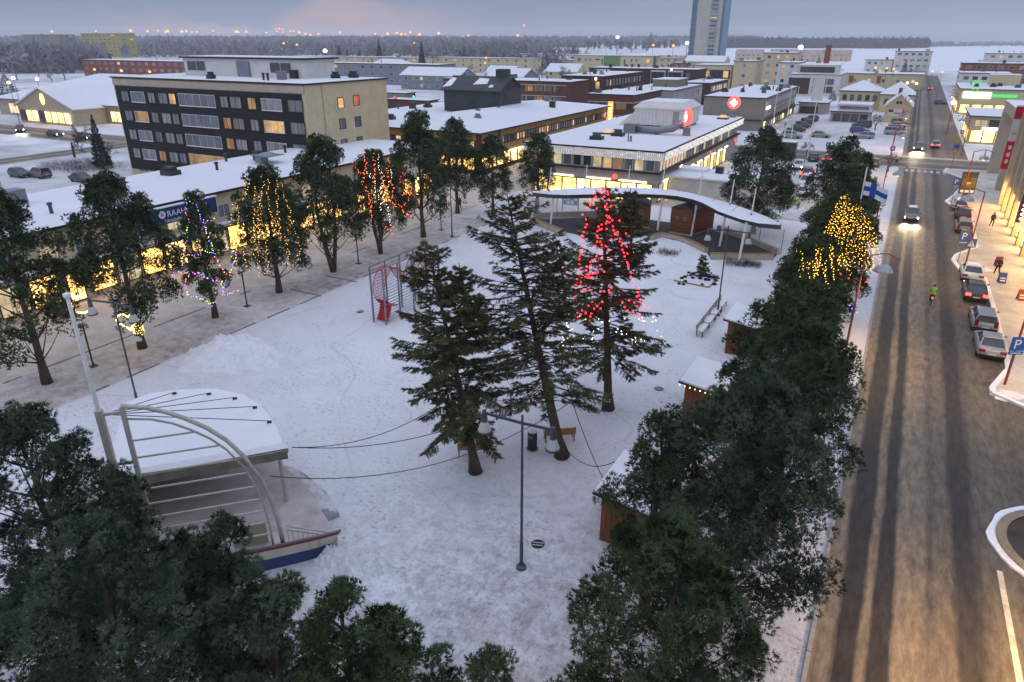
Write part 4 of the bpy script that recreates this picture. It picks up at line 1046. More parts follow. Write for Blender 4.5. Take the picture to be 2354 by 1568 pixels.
# left and centre distance
flats('red_brick_flats', 'three storey red brick flats behind the supermarket', -428, -318, 262, 276, 9.5, W_RED, 3, 18, 2, 120, .08, frame=F_WHITE, ww=2.4, bits=6)
flats('grey_flats', 'blue grey three storey flats behind the apartment block', -270, -198, 290, 304, 9.4, W_GREY, 3, 12, 3, 122, .03, frame=F_WHITE, ww=2.2, bits=6)
flats('pale_flats', 'long pale flats in the wood behind the apartment block', -400, -285, 398, 412, 9.2, W_CREAM, 3, 16, 2, 124, .18, bits=4)
flats('pale_flats', 'second row of pale flats left of the dark spruces', -290, -215, 420, 434, 9.0, W_CREAM, 3, 11, 2, 126, .2, bits=4)
flats('grey_gabled_house', 'grey wooden house with snowy gable behind the traffic lights', -203, -172, 268, 282, 6.0, W_GREY, 2, 7, 2, 128, .15, roof='gable', rise=3)
flats('grey_gabled_house', 'small grey house with snowy roof left of the brown shop house', -168, -150, 285, 300, 5.5, W_GREY, 2, 4, 2, 130, .1, roof='gable', rise=3)
flats('pale_house', 'pale snowy roofed house behind the penthouse roof', -335, -300, 318, 332, 6.0, W_CREAM, 2, 7, 2, 132, .1, roof='gable', rise=3)
flats('pale_house', 'hipped pale house below the bright white lamp', -292, -262, 350, 366, 5.6, W_CREAM, 2, 6, 2, 134, .1, roof='hip', rise=4)
flats('yellow_tower_flats', 'yellow six storey flats rising from the wood at the left horizon', -905, -830, 560, 580, 26, M('yellow_render', (.45,.36,.10), .8, .1, .2), 6, 9, 2, 136, .12, ww=4.0)
flats('grey_tower_flats', 'greyish flats left of the yellow flats on the horizon', -1030, -950, 560, 580, 25, W_GREYBEIGE, 6, 8, 2, 138, .1, ww=4.0)
flats('school_hall', 'low hall with snowy roof and lit windows in the left wood', -720, -640, 400, 420, 8, W_BROWNWOOD, 1, 8, 2, 140, .6, ww=4)
flats('long_flat_school', 'long flat roofed pale building with ribbon windows left of the cream house', -300, -205, 540, 556, 9, W_WHITE, 2, 18, 2, 142, .3, frame=F_DARK, ww=3.4)
flats('grey_school_wing', 'grey lower wing with orange lit windows among frosted trees', -262, -190, 508, 524, 6, W_SIDING, 1, 12, 2, 144, .7, ww=3.2)
flats('snowy_villa', 'snowy roofed villa left of the lone frosted spruce', -330, -296, 690, 706, 6, W_CREAM, 2, 4, 1, 146, .2, roof='gable', rise=6)
flats('snowy_villa', 'snowy roofed villa right of the lone frosted spruce', -235, -196, 705, 722, 6, W_CREAM, 2, 4, 1, 148, .2, roof='gable', rise=6)
flats('small_villa', 'little snowy villa among the trees right of the dark spruce', -196, -180, 330, 342, 4.4, W_YELLOWHOUSE, 1, 3, 1, 150, .1, roof='gable', rise=3.4)
flats('small_villa', 'yellowish villa with snowy roof behind the brown shop house', -172, -154, 352, 366, 5, W_YELLOWHOUSE, 2, 3, 1, 152, .3, roof='gable', rise=3.6)
sh = body('petrol_shed', 'low brown shed with pale snowy roof beside the brown shop house', -146, -130.5, 185, 191, 3.2, W_BRICK, over=.4)
ut = body('utility_cabin', 'pale square utility cabin beside the crossing street', -163, -154, 205, 211, 3.4, W_GREYBEIGE, over=.3, snow=SNOW_ROOF)
# ================================================================ the square
TIMBER = M('red_brown_timber', (.16, .055, .028), .7, .3, 1.2, .4, sc=(.6, .6, 7))
HUTWOOD = M('hut_timber', (.20, .075, .035), .75, .3, 2, .3, sc=(5, 5, .5))
STONE = M('pale_stone', (.40, .36, .30), .85, .2, 2, .3)
SEATWOOD = M('seat_timber', (.32, .19, .07), .7, .25, 2, sc=(3, 3, 3))
DARKPAVE = M('dark_paving', (.055, .055, .060), .8, .25, 3, .3)
SHELL = M('canopy_shell', (.10, .11, .125), .45, .2, .8, metal=.3)
def glass_mat():
    m, t, b = newmat('clear_glass'); b.inputs['Base Color'].default_value = (.75, .85, .88, 1)
    b.inputs['Roughness'].default_value = .05; b.inputs['Alpha'].default_value = .18; return m
GLASS = glass_mat()

# ---- crescent canopy
cv = thing('canopy', 'snow covered crescent canopy on slanted white posts with masts', 'canopy', (-24, 76, 0))
F_ = [(-37.8,74.4),(-35.4,74.0),(-33.3,74.3),(-30.8,75.7),(-27.8,77.3),(-25,78.5),(-23,79),(-21.3,79),(-19.5,78.3),(-18,77.1),(-15.5,74),(-12.9,72),(-11,71.4),(-9.0,72)]
B_ = [(-37.7,74.6),(-36.3,76.0),(-34.8,77.5),(-32.4,79.5),(-29.5,80.8),(-27,81.5),(-25.2,82),(-23.4,82),(-21.2,81.7),(-19.7,81.2),(-15.5,78.8),(-12.6,76.4),(-10.7,74.6),(-8.9,72.2)]
vs = []; n = len(F_)
for i in range(n):
    f, b = Vector(F_[i]), Vector(B_[i]); t = i/(n-1); zt = 4.0 + .35*math.sin(math.pi*t); mid_ = (f+b)/2; wdt = (b-f).length
    for p, z in ((f, zt), (f*.75+b*.25, zt-.42-.05*wdt), (f*.35+b*.65, zt-.44-.05*wdt), (b, zt), (b*.6+f*.4, zt+.12)):
        vs.append((p.x+24, p.y-76, z))
fs = [(i*5+k, (i+1)*5+k, (i+1)*5+(k+1) % 5, i*5+(k+1) % 5) for i in range(n-1) for k in range(3)]
ob('shell', MB().add(vs, fs), SHELL, cv, smooth=True)
vs2 = []
for i in range(n):
    f, b = Vector(F_[i]), Vector(B_[i]); zt = 4.0 + .35*math.sin(math.pi*i/(n-1)) + .02
    for q, dz in ((0, 0), (.08, .09), (.5, .16), (.92, .09), (1, 0)):
        p = f*(1-q)+b*q; vs2.append((p.x+24, p.y-76, zt+dz))
ob('roof_snow', MB().add(vs2, [(i*5+k, (i+1)*5+k, (i+1)*5+k+1, i*5+k+1) for i in range(n-1) for k in range(4)]), SNOW_ROOF, cv, smooth=True)
for a in ((-35.4,74.6),(-28.6,80.5),(-23.5,79.2),(-19.3,78.6),(-15.4,75.9),(-12.4,71.6)):
    ob('post', MB().tube([(a[0]+24, a[1]-76, 0), (a[0]+24+.15, a[1]-76+.5, 3.9)], .13, 8), WHITEPAINT, cv)
for a in ((-35.9,75.1),(-32.9,78.9),(-28.2,81.0),(-24.0,81.2),(-19.3,80.3),(-15.2,77.7),(-12.2,73.9)):
    b_ = ob('mast', MB().tube([(a[0]+24, a[1]-76, 4.1), (a[0]+24.1, a[1]-76+.2, 7.0)], [.08, .05], 6), WHITEPAINT, cv)
    ob('mast_foot', MB().lathe([(.18,4.1),(.1,4.45)], 8, (a[0]+24, a[1]-76, 0)), DARKSTEEL, b_)
    ob('stay', MB().tube([(a[0]+24.1, a[1]-75.8, 6.6), (a[0]+26.6, a[1]-76.5, 4.25)], .02, 4).tube([(a[0]+24.1, a[1]-75.8, 6.6), (a[0]+21.8, a[1]-75.6, 4.25)], .02, 4), GREYMETAL, b_)
fl = [(-39,77),(-35.4,73.8),(-31,73.0),(-24.4,76.2),(-22.6,76.7),(-19.5,75.8),(-16,72.8),(-15,70.6),(-9.4,73.6),(-9.3,75.5),(-14.7,80.8),(-19.7,83.5),(-27,84),(-33,81.5)]
struct('canopy_floor', MB().prism(fl, .01, .05), DARKPAVE)
def seatwall(label, pts, h=.45, w=.5, top=SEATWOOD):
    c = Vector((sum(p[0] for p in pts)/len(pts), sum(p[1] for p in pts)/len(pts)))
    t = thing('seat_wall', label, 'seat wall', (c.x, c.y, 0))
    for a, b in zip(pts[:-1], pts[1:]):
        a, b = Vector(a)-c, Vector(b)-c
        ob('wall', MB().bar((a.x,a.y,h/2), (b.x,b.y,h/2), w, h), STONE, t)
        ob('seat_board', MB().bar((a.x,a.y,h+.045), (b.x,b.y,h+.045), w*.7, .07), top, t)
    return t
seatwall('low stone seat wall at the left end of the crescent canopy', [(-38.4,75.6),(-32.2,71.8)], .6)
seatwall('low seat wall in front of the canopy behind the red lit fir', [(-31.1,73),(-27.6,74.5),(-24.4,76.2)])
seatwall('bent low seat wall in front of the wooden kiosk', [(-22.9,74.8),(-22.4,76.7),(-20.8,76.6),(-19.5,75.9),(-17.6,74.4),(-16.1,72.8)])
seatwall('long straight seat wall at the right end of the canopy', [(-15.1,70.7),(-9.4,73.6)], .6)
bw = [(-39.1,77.2),(-37,79.2),(-33.2,81.8),(-30,83.3),(-27,84.1)]
seatwall('curved back wall along the left side of the canopy floor', bw, .7, .4, STONE)
seatwall('curved back wall along the right side of the canopy floor', [(-9.2,75.6),(-12,78.4),(-14.7,80.9),(-17.2,82.7)], .6, .4, STONE)
for lab, pts in (('clear glass wind screen behind the left canopy wing', [(-39,77.6),(-36.9,79.6),(-33.2,82.2),(-30,83.7)]), ('clear glass wind screen behind the right canopy wing', [(-9.0,76.0),(-11.8,78.8),(-14.5,81.3)])):
    gs_ = thing('glass_screen', lab, 'glass screen', (pts[0][0], pts[0][1], 0))
    for a, b in zip(pts[:-1], pts[1:]):
        o_ = pts[0]; ob('pane', MB().bar((a[0]-o_[0],a[1]-o_[1],1.55), (b[0]-o_[0],b[1]-o_[1],1.55), .02, 2.1), GLASS, gs_)
        ob('post', MB().bar((a[0]-o_[0],a[1]-o_[1],0), (a[0]-o_[0],a[1]-o_[1],2.65), .07), GREYMETAL, gs_)
def kiosk(label, pts, h):
    c = Vector((sum(p[0] for p in pts)/4, sum(p[1] for p in pts)/4))
    t = thing('kiosk', label, 'kiosk', (c.x, c.y, .05)); q = [(p[0]-c.x, p[1]-c.y) for p in pts]
    ob('wall', MB().prism(q, 0, h), TIMBER, t)
    ob('plinth', MB().prism([(x*1.02, y*1.02) for x, y in q], 0, .14), STONE, t)
    rf = MB(); A, B, C_, D_ = [Vector(p) for p in q]; vs = []
    for k in range(7):
        u = k/6; z = h + .05 + .55*math.sin(math.pi*u)
        for p in (A.lerp(B, u), D_.lerp(C_, u)): vs.append((p.x*1.03, p.y*1.03, z))
    rf.add(vs, [(2*k, 2*k+2, 2*k+3, 2*k+1) for k in range(6)] + [tuple(range(0, 14, 2)), tuple(range(13, 0, -2))])
    ob('roof', rf, W_SLATE, t)
    for u in (.35, .7):
        p = A.lerp(B, u); nrm = Vector((B.y-A.y, A.x-B.x)).normalized()*.04
        pw = ob('porthole', MB().lathe([(.24,-.05),(.24,.05)], 14), GREYMETAL, t, (p.x+nrm.x, p.y+nrm.y, 1.9)); pw.rotation_euler = (R(90), 0, math.atan2(B.y-A.y, B.x-A.x))
        ob('porthole_glass', MB().lathe([(.18,-.06),(.18,.06)], 12), P_DARK, pw)
    for k in range(7):
        z = .35+k*.38
        for a, b in ((A, B), (B, C_)):
            m_ = MB().bar((a.x*1.005, a.y*1.005, z), (b.x*1.005, b.y*1.005, z), .02, .025); ob('board_joint', m_, W_BRICKD, t)
    return t
kiosk('red brown timber kiosk box with round window under the canopy', [(-22,79),(-19.4,78.5),(-17.9,83.1),(-20.4,83.7)], 2.9)
kiosk('second timber kiosk box hidden behind the red lit fir', [(-28.3,78.6),(-24.7,79.8),(-25.5,82.4),(-28.7,81.4)], 2.7)

# ---- ship-shaped stage
LILAC = M('stage_floor', (.46, .42, .41), .8, .2, 1.2, .2); STEPM = snow_mat('snow_dusted_steps', 1.0, (.15, .14, .14), scale=1.6, big=.35, base=(.66,.66,.68))
HULLB = M('hull_blue', (.035, .055, .16), .5, .15, 2); HULLW = M('hull_white_tile', (.62, .57, .47), .6, .1, 2); HULLR = M('hull_red', (.28, .03, .025), .5, .15, 2)
SAILP = M('sail_frame_paint', (.46, .44, .37), .55, .15, 2)
sg_ = thing('ship_stage', 'ship shaped open air stage with curved sail frame and snowy roof', 'stage', (-20.03, 16.20, 0), R(45.8))
deck = [(2.35,.1),(-9.5,-.15),(-9.5,8.6),(-4.6,9.2),(-1.6,8.2),(.2,6.2),(1.2,4.2),(1.7,2.3)]
hull_out = [(2.45,0),(1.6,-.12),(0,-.22),(-3,-.28),(-9.6,-.25)]
def hullband(name, z0, z1, o0, o1, mat, lx0, lx1):
    m_ = MB(); vs = []
    for i, (x, y) in enumerate(hull_out):
        k = (x+9.6)/12.05
        vs += [(x-lx0*k, y+o0, z0), (x-lx1*k, y+o1, z1), (x-lx1*k, y+o1+.12, z1), (x-lx0*k, y+o0+.12, z0)]
    n_ = len(hull_out)
    fs = [(i*4+k, i*4+(k+1) % 4, (i+1)*4+(k+1) % 4, (i+1)*4+k) for i in range(n_-1) for k in range(4)] + [(0,1,2,3)]
    return ob(name, m_.add(vs, fs), mat, sg_)
hullband('hull_blue_band', 0, .60, .02, .01, HULLB, .95, .5)
hullband('hull_white_band', .605, 1.05, .01, .0, HULLW, .5, .12)
hullband('hull_red_band', 1.055, 1.22, -.01, -.02, HULLR, .12, 0)
for k in range(26):
    ob('tile_joint', MB().box(-.008, -.012, .61, .008, .02, 1.04), STONE, sg_, (1.5-k*.42, -.13 - .1*min(1, k*.42/6), 0))
ob('gunwale', MB().tube([(x, y-.02, 1.26) for x, y in hull_out], .05, 6), GREYMETAL, sg_)
ob('deck', MB().prism([(x-.1, y) for x, y in deck], 0, 1.02), LILAC, sg_)
for k, sc_ in enumerate((.35, .6, .85)):
    rim = [(x + (sc_*.9 if x > -5 else 0), y + (sc_*.35 if y > 2 else 0)) for x, y in deck[2:]]
    ob('step', MB().prism(rim + [(-4, 3)], .0, .72-.22*k), STEPM, sg_)
RP = [(-6.3,10.4),(-4.6,10.35),(-2.9,9.9),(-1.5,8.8),(-.6,7.4),(-.1,6.1),(.3,4.7),(.6,2.9),(-5.3,2.6),(-6.9,2.55),(-7.2,9.8)]
rf = ob('roof', MB().prism(RP, 3.80, 4.02), CONC, sg_)
ob('roof_fascia', MB().bar((.55,2.80,3.78), (-6.9,2.48,3.78), .10, .42), M('weathered_fascia', (.19,.175,.14), .85, .35, 1.5), rf)
sn = MB(); cx_ = sum(p[0] for p in RP)/len(RP); cy_ = sum(p[1] for p in RP)/len(RP); nn = len(RP)
vs = [(x, y, 4.03) for x, y in RP] + [(cx_+(x-cx_)*.94, cy_+(y-cy_)*.94, 4.2) for x, y in RP]
ob('roof_snow', sn.add(vs, [(i, (i+1) % nn, nn+(i+1) % nn, nn+i) for i in range(nn)] + [tuple(range(nn, 2*nn))]), SNOW_ROOF, rf)
arc = [(-4.77,8.6),(-4.0,8.42),(-3.3,8.1),(-2.68,7.7),(-2.05,7.2),(-1.45,6.55),(-.9,5.65),(-.43,4.5),(-.18,3.4),(-.04,2.25),(0,1.05)]
ob('sail_arch', MB().tube([(x, 0, z) for x, z in arc], .09, 8), SAILP, sg_, smooth=True)
inn = [(-4.7,8.05),(-3.9,7.9),(-3.2,7.6),(-2.6,7.2),(-2.0,6.7),(-1.5,6.1),(-1.0,5.2),(-.68,4.2),(-.5,3.2),(-.42,2.2),(-.4,1.05)]
ob('sail_arch_inner', MB().tube([(x, 0, z) for x, z in inn], .045, 6), SAILP, sg_, smooth=True)
ob('sail_post', MB().bar((-4.75,0,.9), (-4.75,0,8.55), .16), SAILP, sg_)
def inner_x(z):
    for (x0, z0), (x1, z1) in zip(inn[:-1], inn[1:]):
        if z1 <= z <= z0: return x0 + (x1-x0)*(z0-z)/(z0-z1)
    return -.4
for z in (7.1, 6.35, 5.6, 4.9, 4.2, 3.55, 2.95, 2.35, 1.75): ob('sail_bar', MB().bar((-4.65,0,z), (inner_x(z)+.0,0,z), .06), SAILP, sg_)
ob('mast_column', MB().box(-5.64,-.12,0,-5.40,.12,8.55), SAILP, sg_)
ob('mast', MB().tube([(-5.52,0,8.55),(-5.52,0,12.9)], [.085,.065], 8).lathe([(.08,12.9),(.13,12.96),(.13,13.06),(.04,13.1)], 8, (-5.52,0,0)), WHITEPAINT, sg_)
for z in (8.35, 6.2): ob('brace', MB().bar((-5.4,0,z), (-4.8,0,z), .1), SAILP, sg_)
TAGR = M('cable_bracket', (.12, .02, .018), .6)
for x, y in ((-4.9,9.7),(-3.2,9.1),(-1.9,8.2),(-.9,6.9),(-.2,5.2)):
    c_ = ob('roof_cable', MB().tube([(-5.4,.1,8.3), (x, y, 4.3)], .018, 4), BLACKMETAL, sg_)
    ob('bracket', MB().box(x-.10,y-.06,4.15,x+.10,y+.06,4.29), TAGR, c_)
ob('side_wall', MB().box(-6.2,2.7,.92,-6.0,9.6,3.62), M('stage_wall', (.42,.36,.27), .8, .12, 1), sg_)
ob('back_wall', MB().box(-5.98,9.0,.92,-3.2,9.2,3.62), W_BEIGE, sg_)
for x, y in ((.15,3.2),(-1.9,8.0)): ob('roof_post', MB().tube([(x,y,.9),(x,y,3.62)], .09, 8), SAILP, sg_)
ob('panel', MB().box(-2.0,.35,.92,-.6,.42,2.1), M('painted_panel', (.47,.42,.33), .7, .1, 1), sg_)
rl = ob('railing', MB().bar((.2,.05,1.95), (1.9,.05,1.2), .05).bar((.2,.05,1.75), (1.5,.05,1.2), .05), SAILP, sg_)
for k in range(7): ob('baluster', MB().bar((.25+k*.2,.05,1.05), (.25+k*.2,.05,1.72-k*.085), .025), SAILP, rl)

# ---- cables strung from the stage to the trees
def cable(label, a, b, sag, rad=.022):
    a, b = Vector(a), Vector(b); m_ = MB(); pts = []
    for k in range(17):
        t = k/16; p = a.lerp(b, t); p.z -= sag*4*t*(1-t); pts.append(tuple(p-a))
    o = ob('cable', m_.tube(pts, rad, 4), BLACKMETAL, None, tuple(a)); return tag(o, label, 'cable', 'cables between the stage and the trees')
tipw = (-21.5, 18.7, 4.1)
cable('upper dark cable from the stage roof to the left fir', tipw, (-16.9, 26.2, 5.0), 1.0)
cable('middle dark cable from the stage roof to the left fir', tipw, (-13.6, 29.8, 4.6), 1.3)
cable('lowest long cable sagging from the stage roof towards the lamp', (-20.9, 16.8, 3.9), (-11.9, 28.5, 4.4), 1.6)
cable('cable running from the middle fir down to the market hut', (-13.4, 30.0, 5.2), (-8.9, 25.2, 2.4), .4)
cable('low cable hanging between the middle fir and the nearest hut', (-13.0, 29.5, .9), (-9.0, 27.5, 2.4), .9)

# ---- park lamps
LAMPBELL = M('lamp_bell', (.45, .46, .42), .4, .12, 4)
def park_lamp(label, base, h1, h2, h=7.2):
    t = thing('park_lamp', label, 'street lamp', (base[0], base[1], 0), 0, 'two armed park lamps')
    ob('pole', MB().tube([(0,0,0),(0,0,1.4),(0,0,1.42),(0,0,h+.35)], [.085,.08,.06,.05], 8), DARKSTEEL, t)
    ob('foot', MB().lathe([(.24,0),(.22,.1),(.1,.16),(.1,.3)], 12), DARKSTEEL, t)
    for hh in (h1, h2):
        d = Vector((hh[0]-base[0], hh[1]-base[1], 0)); zz = h - .05
        a = ob('arm', MB().bar((0,0,h), (d.x,d.y,h+.12), .07, .1), DARKSTEEL, t)
        c = (d.x, d.y, zz)
        hd = ob('lamp_head', MB().lathe([(.26,-.64),(.27,-.59),(.22,-.45),(.16,-.29),(.11,-.22)], 14, c), LAMPBELL, t, smooth=False)
        ob('cap', MB().lathe([(.13,-.22),(.11,.1),(.08,.3)], 10, c), DARKSTEEL, hd)
        ob('rim', MB().lathe([(.29,-.70),(.29,-.64)], 14, c), DARKSTEEL, hd)
    return t
def lamp_px(label, bpx, h1, h2, h=7.2):
    b = at(*bpx); return park_lamp(label, b, at(*h1, h), at(*h2, h), h)
lamp_px('two armed park lamp standing alone in the near middle of the square', (1198,1305), (1113,955), (1271,995))
lamp_px('two armed park lamp beside the stage mast', (322,950), (206,695), (302,712))
lamp_px('two armed park lamp next to the row of benches', (1648,725), (1628,532), (1722,540))
lamp_px('two armed park lamp among the left pines near the market', (1039,545), (1003,443), (1068,450), 6.2)
def bollard(label, px, h=3.0):
    b = at(*px); t = thing('path_light', label, 'path light', (b.x, b.y, 0), 0, 'slim path lights along the lawn')
    ob('post', MB().tube([(0,0,0),(0,0,h)], .06, 6), BLACKMETAL, t); ob('head', MB().box(-.08,-.35,h,.08,.12,h+.1), BLACKMETAL, t); ob('foot', MB().box(-.25,-.25,0,.25,.25,.05), BLACKMETAL, t)
bollard('slim black path light under the second left pine', (215,842)); bollard('slim black path light between the coloured and the golden lit pine', (568,704))
bollard('slim black path light left of the orange lit pine', (824,606)); bollard('slim black path light right of the orange lit pine', (1014,529))

# ---- climbing frame with red net
cf = thing('climbing_frame', 'tall steel climbing frame with red net tunnel beside the firs', 'climbing frame', (-34.6, 40.2, 0))
NET = M('red_net', (.42, .02, .03), .6, .15, 2)
LEN, HT = 7.6, 4.6
for sx in (0, 1.25):
    for k in range(5): ob('post', MB().bar((sx, k*LEN/4, 0), (sx, k*LEN/4, HT), .11), GREYMETAL, cf)
    ob('top_rail', MB().bar((sx, -.05, HT+.05), (sx, LEN+.05, HT+.05), .09), GREYMETAL, cf)
    for k in range(17): ob('wire', MB().bar((sx, 0, .25+k*.25), (sx, LEN, .25+k*.25), .018), DARKSTEEL, cf)
def netpath(t):
    # C-shaped loop at the near end running on as a wave
    if t < .5: a = -math.pi*.5 - t*2*math.pi*.95; return (1.75 + 1.6*math.cos(a), 2.75 + 1.6*math.sin(a))
    u = (t-.5)*2; return (1.9 + u*5.4, 4.2 - 1.6*math.sin(u*math.pi*1.5)**2)
N_ = 64; lines = MB(); pp = [netpath(k/N_) for k in range(N_+1)]
for j in range(9):
    x = .06 + j*1.13/8; lines.tube([(x, p[0], p[1]) for p in pp], .016 if 0 < j < 8 else .04, 4)
for p in pp[::1]: lines.tube([(.06, p[0], p[1]), (1.19, p[0], p[1])], .014, 4)
ob('net', lines, NET, cf)
so = MB(); k0, k1 = 3, 12
vs = [(x, p[0], p[1]) for p in pp[k0:k1] for x in (.05, 1.2)]
ob('solid_cloth', so.add(vs, [(2*i, 2*i+2, 2*i+3, 2*i+1) for i in range(k1-k0-1)]), NET, cf)
so = MB(); a0 = [(.3,0.15),(.7,.75),(.9,1.35)]
ob('lower_cloth', so.add([(x, y, z) for y, z in a0 for x in (.05, 1.2)], [(0,2,3,1),(2,4,5,3)]), NET, cf)

# ---- benches, bin, huts, boards
def bench(label, x, y, rz, snow=False, back=True, group=None):
    t = thing('bench', label, 'bench', (x, y, 0), rz, group)
    for k in range(4): ob('seat_slat', MB().box(-.9,-.25+k*.13,.42,.9,-.14+k*.13,.46), SEATWOOD if not snow else STONE, t)
    if back:
        for k in range(3): ob('back_slat', MB().box(-.9,.27+k*.02,.55+k*.13,.9,.31+k*.02,.65+k*.13), SEATWOOD if not snow else STONE, t)
    for sx in (-.82, .82):
        ob('leg', MB().bar((sx,-.22,0), (sx,-.2,.42), .07), SEATWOOD if not snow else DARKSTEEL, t); ob('leg', MB().bar((sx,.22,0), (sx,.32,.92), .07), SEATWOOD if not snow else DARKSTEEL, t)
    if snow: ob('snow', MB().box(-.86,-.22,.461,.86,.22,.52), SNOW_PURE, t)
    return t
b1 = at(1085, 1048); bench('brown bench behind the leaning trunk of the left fir', b1.x, b1.y+.2, R(212))
b2 = at(1283, 1012); bench('brown bench behind the trunk of the middle fir', b2.x, b2.y+.1, R(215))
for i in range(4):
    bench(['snowy bench nearest the camera in the row by the lamp', 'second snowy bench in the row by the lamp', 'third snowy bench in the row by the lamp', 'farthest snowy bench in the row by the lamp'][i], -10.75, 50.6+i*2.05, R(90), True, True, 'row of snowy benches')
bn_ = at(1223, 1032); t = thing('litter_bin', 'black cylindrical litter bin beside the middle fir', 'litter bin', (bn_.x, bn_.y, 0))
ob('body', MB().lathe([(.27,0),(.28,.05),(.27,.08),(.27,1.05),(.25,1.12),(.12,1.2)], 16), BLACKMETAL, t); ob('snow_cap', MB().lathe([(.25,1.12),(.2,1.22),(.05,1.26)], 12), SNOW_PURE, t); ob('slot', MB().box(-.14,-.29,.82,.14,-.262,.95), GREYMETAL, t); ob('foot', MB().lathe([(.36,0),(.36,.04)], 14), CONC, t)
def mhut(label, x0, x1, y0, y1, lights=False):
    t = thing('market_hut', label, 'market hut', ((x0+x1)/2, (y0+y1)/2, 0), 0, 'market huts under the right pines')
    a, b = (x1-x0)/2, (y1-y0)/2
    ob('wall', MB().xprism([(-a+.35,0),(a-.2,0),(a-.2,2.2),(-a+.35,2.45)], -b+.3, b-.25), HUTWOOD, t)
    for k in range(9): ob('plank', MB().box(-.09,-.03,0,.09,0,2.2), HUTWOOD, t, (-a+.5+k*(2*a-.8)/8, -b+.3, 0))
    ob('hatch', MB().box(-.03,-.8,.95,0,.8,1.9), W_BRICKD, t, (-a+.35, 0, 0))
    ob('roof', MB().xprism([(-a,2.58),(a,2.2),(a,2.32),(-a,2.7)], -b, b), W_BRICKD, t)
    ob('roof_snow', MB().xprism([(-a+.03,2.7),(a-.03,2.32),(a-.05,2.42),(-a+.06,2.80)], -b+.03, b-.03), SNOW_PURE, t)
    if lights:
        ls = MB()
        for k in range(8): ls.octa((-a+.1+k*.3, -b-.02, 2.5-.03*k), .03)
        ob('eave_lamps', ls, emit('eave_lamp', (1,.8,.3), 14), t)
mhut('nearest brown market hut with snowy mono roof', -9.0, -6.1, 23.9, 27.7); mhut('middle market hut with tiny yellow eave lamps', -8.75, -6.0, 36.3, 40.2, True); mhut('farthest brown market hut near the benches', -8.75, -6.0, 47.4, 51.1)
ib = at(1310, 487); t = thing('notice_board', 'white notice board behind the left canopy wing', 'notice board', (ib.x, ib.y, 0), R(5))
for s in (-1.1, 1.1): ob('post', MB().bar((s,0,0), (s,0,2.6), .1), GREYMETAL, t)
pb_ = ob('panel', MB().box(-1.1,-.05,.9,1.1,.05,2.5), M('board_grey', (.33,.36,.40), .5, .1), t)
r_ = random.Random(9)
for k in range(11):
    x, z = -.95+ (k % 4)*.5, 1.05+(k//4)*.5; ob('leaflet', MB().box(x,-.062,z,x+.36,-.052,z+.36), WHITEPAINT if k % 3 else M('leaflet_%d' % k, (r_.random()*.5,.2,.4), .6), pb_)
def drain(label, px):
    p = at(*px); t = thing('drain_cover', label, 'drain cover', (p.x, p.y, .008), R(20), 'round drain covers in the snow')
    ob('ring', MB().lathe([(.31,0),(.31,.012)], 16), BLACKMETAL, t)
    for k in (-.14, .14): ob('snow_bar', MB().box(-.25,k*.6-.016,.013,.25,k*.6+.016,.02), SNOW_PURE, t)
drain('round black drain cover right of the near lamp foot', (1236,1251)); drain('round black drain cover right of the red lit fir', (1514,894)); drain('small drain cover left of the climbing frame', (828,717))

# ---- snow heaps
def heap(label, c, rx, ry, h, seed, rough=.35):
    r_ = np.random.RandomState(seed); n_, m_ = 130, 100
    xs = np.linspace(-1, 1, n_); ys = np.linspace(-1, 1, m_); X, Y = np.meshgrid(xs, ys)
    th = np.arctan2(Y, X); edge = .80 + .10*np.sin(3*th+seed) + .07*np.sin(7*th+seed*2) + .04*np.sin(13*th)
    rr = np.sqrt(X**2+Y**2)/edge; Z = np.clip(1-rr**1.5, 0, 1)**.9
    nz = np.zeros_like(Z)
    for k in range(420):   # blocks and clods
        a, b, s, q = r_.uniform(-1,1), r_.uniform(-1,1), r_.uniform(.012,.06), r_.uniform(-.4,1)
        dd = np.maximum(np.abs(X-a)*rx, np.abs(Y-b)*ry*(.7+.6*r_.rand()))/(s*rx)
        nz += q*np.clip(1.35-dd, 0, 1)
    Z = h*Z + np.minimum(Z*5, 1)*nz*rough*.55*h + np.minimum(Z*8, 1)*r_.uniform(-.05,.05,Z.shape)*h
    Z = np.where(rr >= .995, -.06, np.maximum(Z, -.06))
    V = np.stack([X*rx, Y*ry, Z], -1).reshape(-1, 3)
    I = np.arange(n_*m_).reshape(m_, n_); F = np.stack([I[:-1,:-1], I[:-1,1:], I[1:,1:], I[1:,:-1]], -1).reshape(-1, 4)
    o = link('snow_heap', npmesh('snow_heap', V, F), SNOW_PILE, None, (c[0], c[1], .0)); return tag(o, label, 'snow heap', 'heaps of cleared snow')
heap('large lumpy snow heap on the square left of the middle', (-39.4, 30.2), 4.5, 3.7, 1.2, 1, .32)
p = at(775, 1287); heap('small snow heap at the bow of the ship stage', (p.x, p.y), 1.3, .9, .55, 2, .6)
p = at(872, 1308); heap('broken snow lumps right of the stage bow', (p.x, p.y), .9, .7, .35, 3, .9)
p = at(890, 1368); heap('low snow ridge behind the foreground pine tops', (p.x, p.y), 2.4, 1.1, .4, 4, .9)
p = at(1475, 578); heap('low snow ridge in front of the bent seat wall', (p.x, p.y), 2.6, 1.0, .3, 5, .8)
p = at(1840, 500); heap('ploughed snow bank behind the canopy tip', (p.x, p.y), 5.0, 1.6, .9, 6, .6)
p = at(2235, 640-20); heap('snow mound on the pavement nose by the crossing sign', (p.x+.6, p.y), 1.5, 1.2, .35, 7, .3)
p = at(2290, 905); heap('snow mound around the near red lamp foot', (p.x+.8, p.y), 1.6, 1.2, .22, 8, .3)

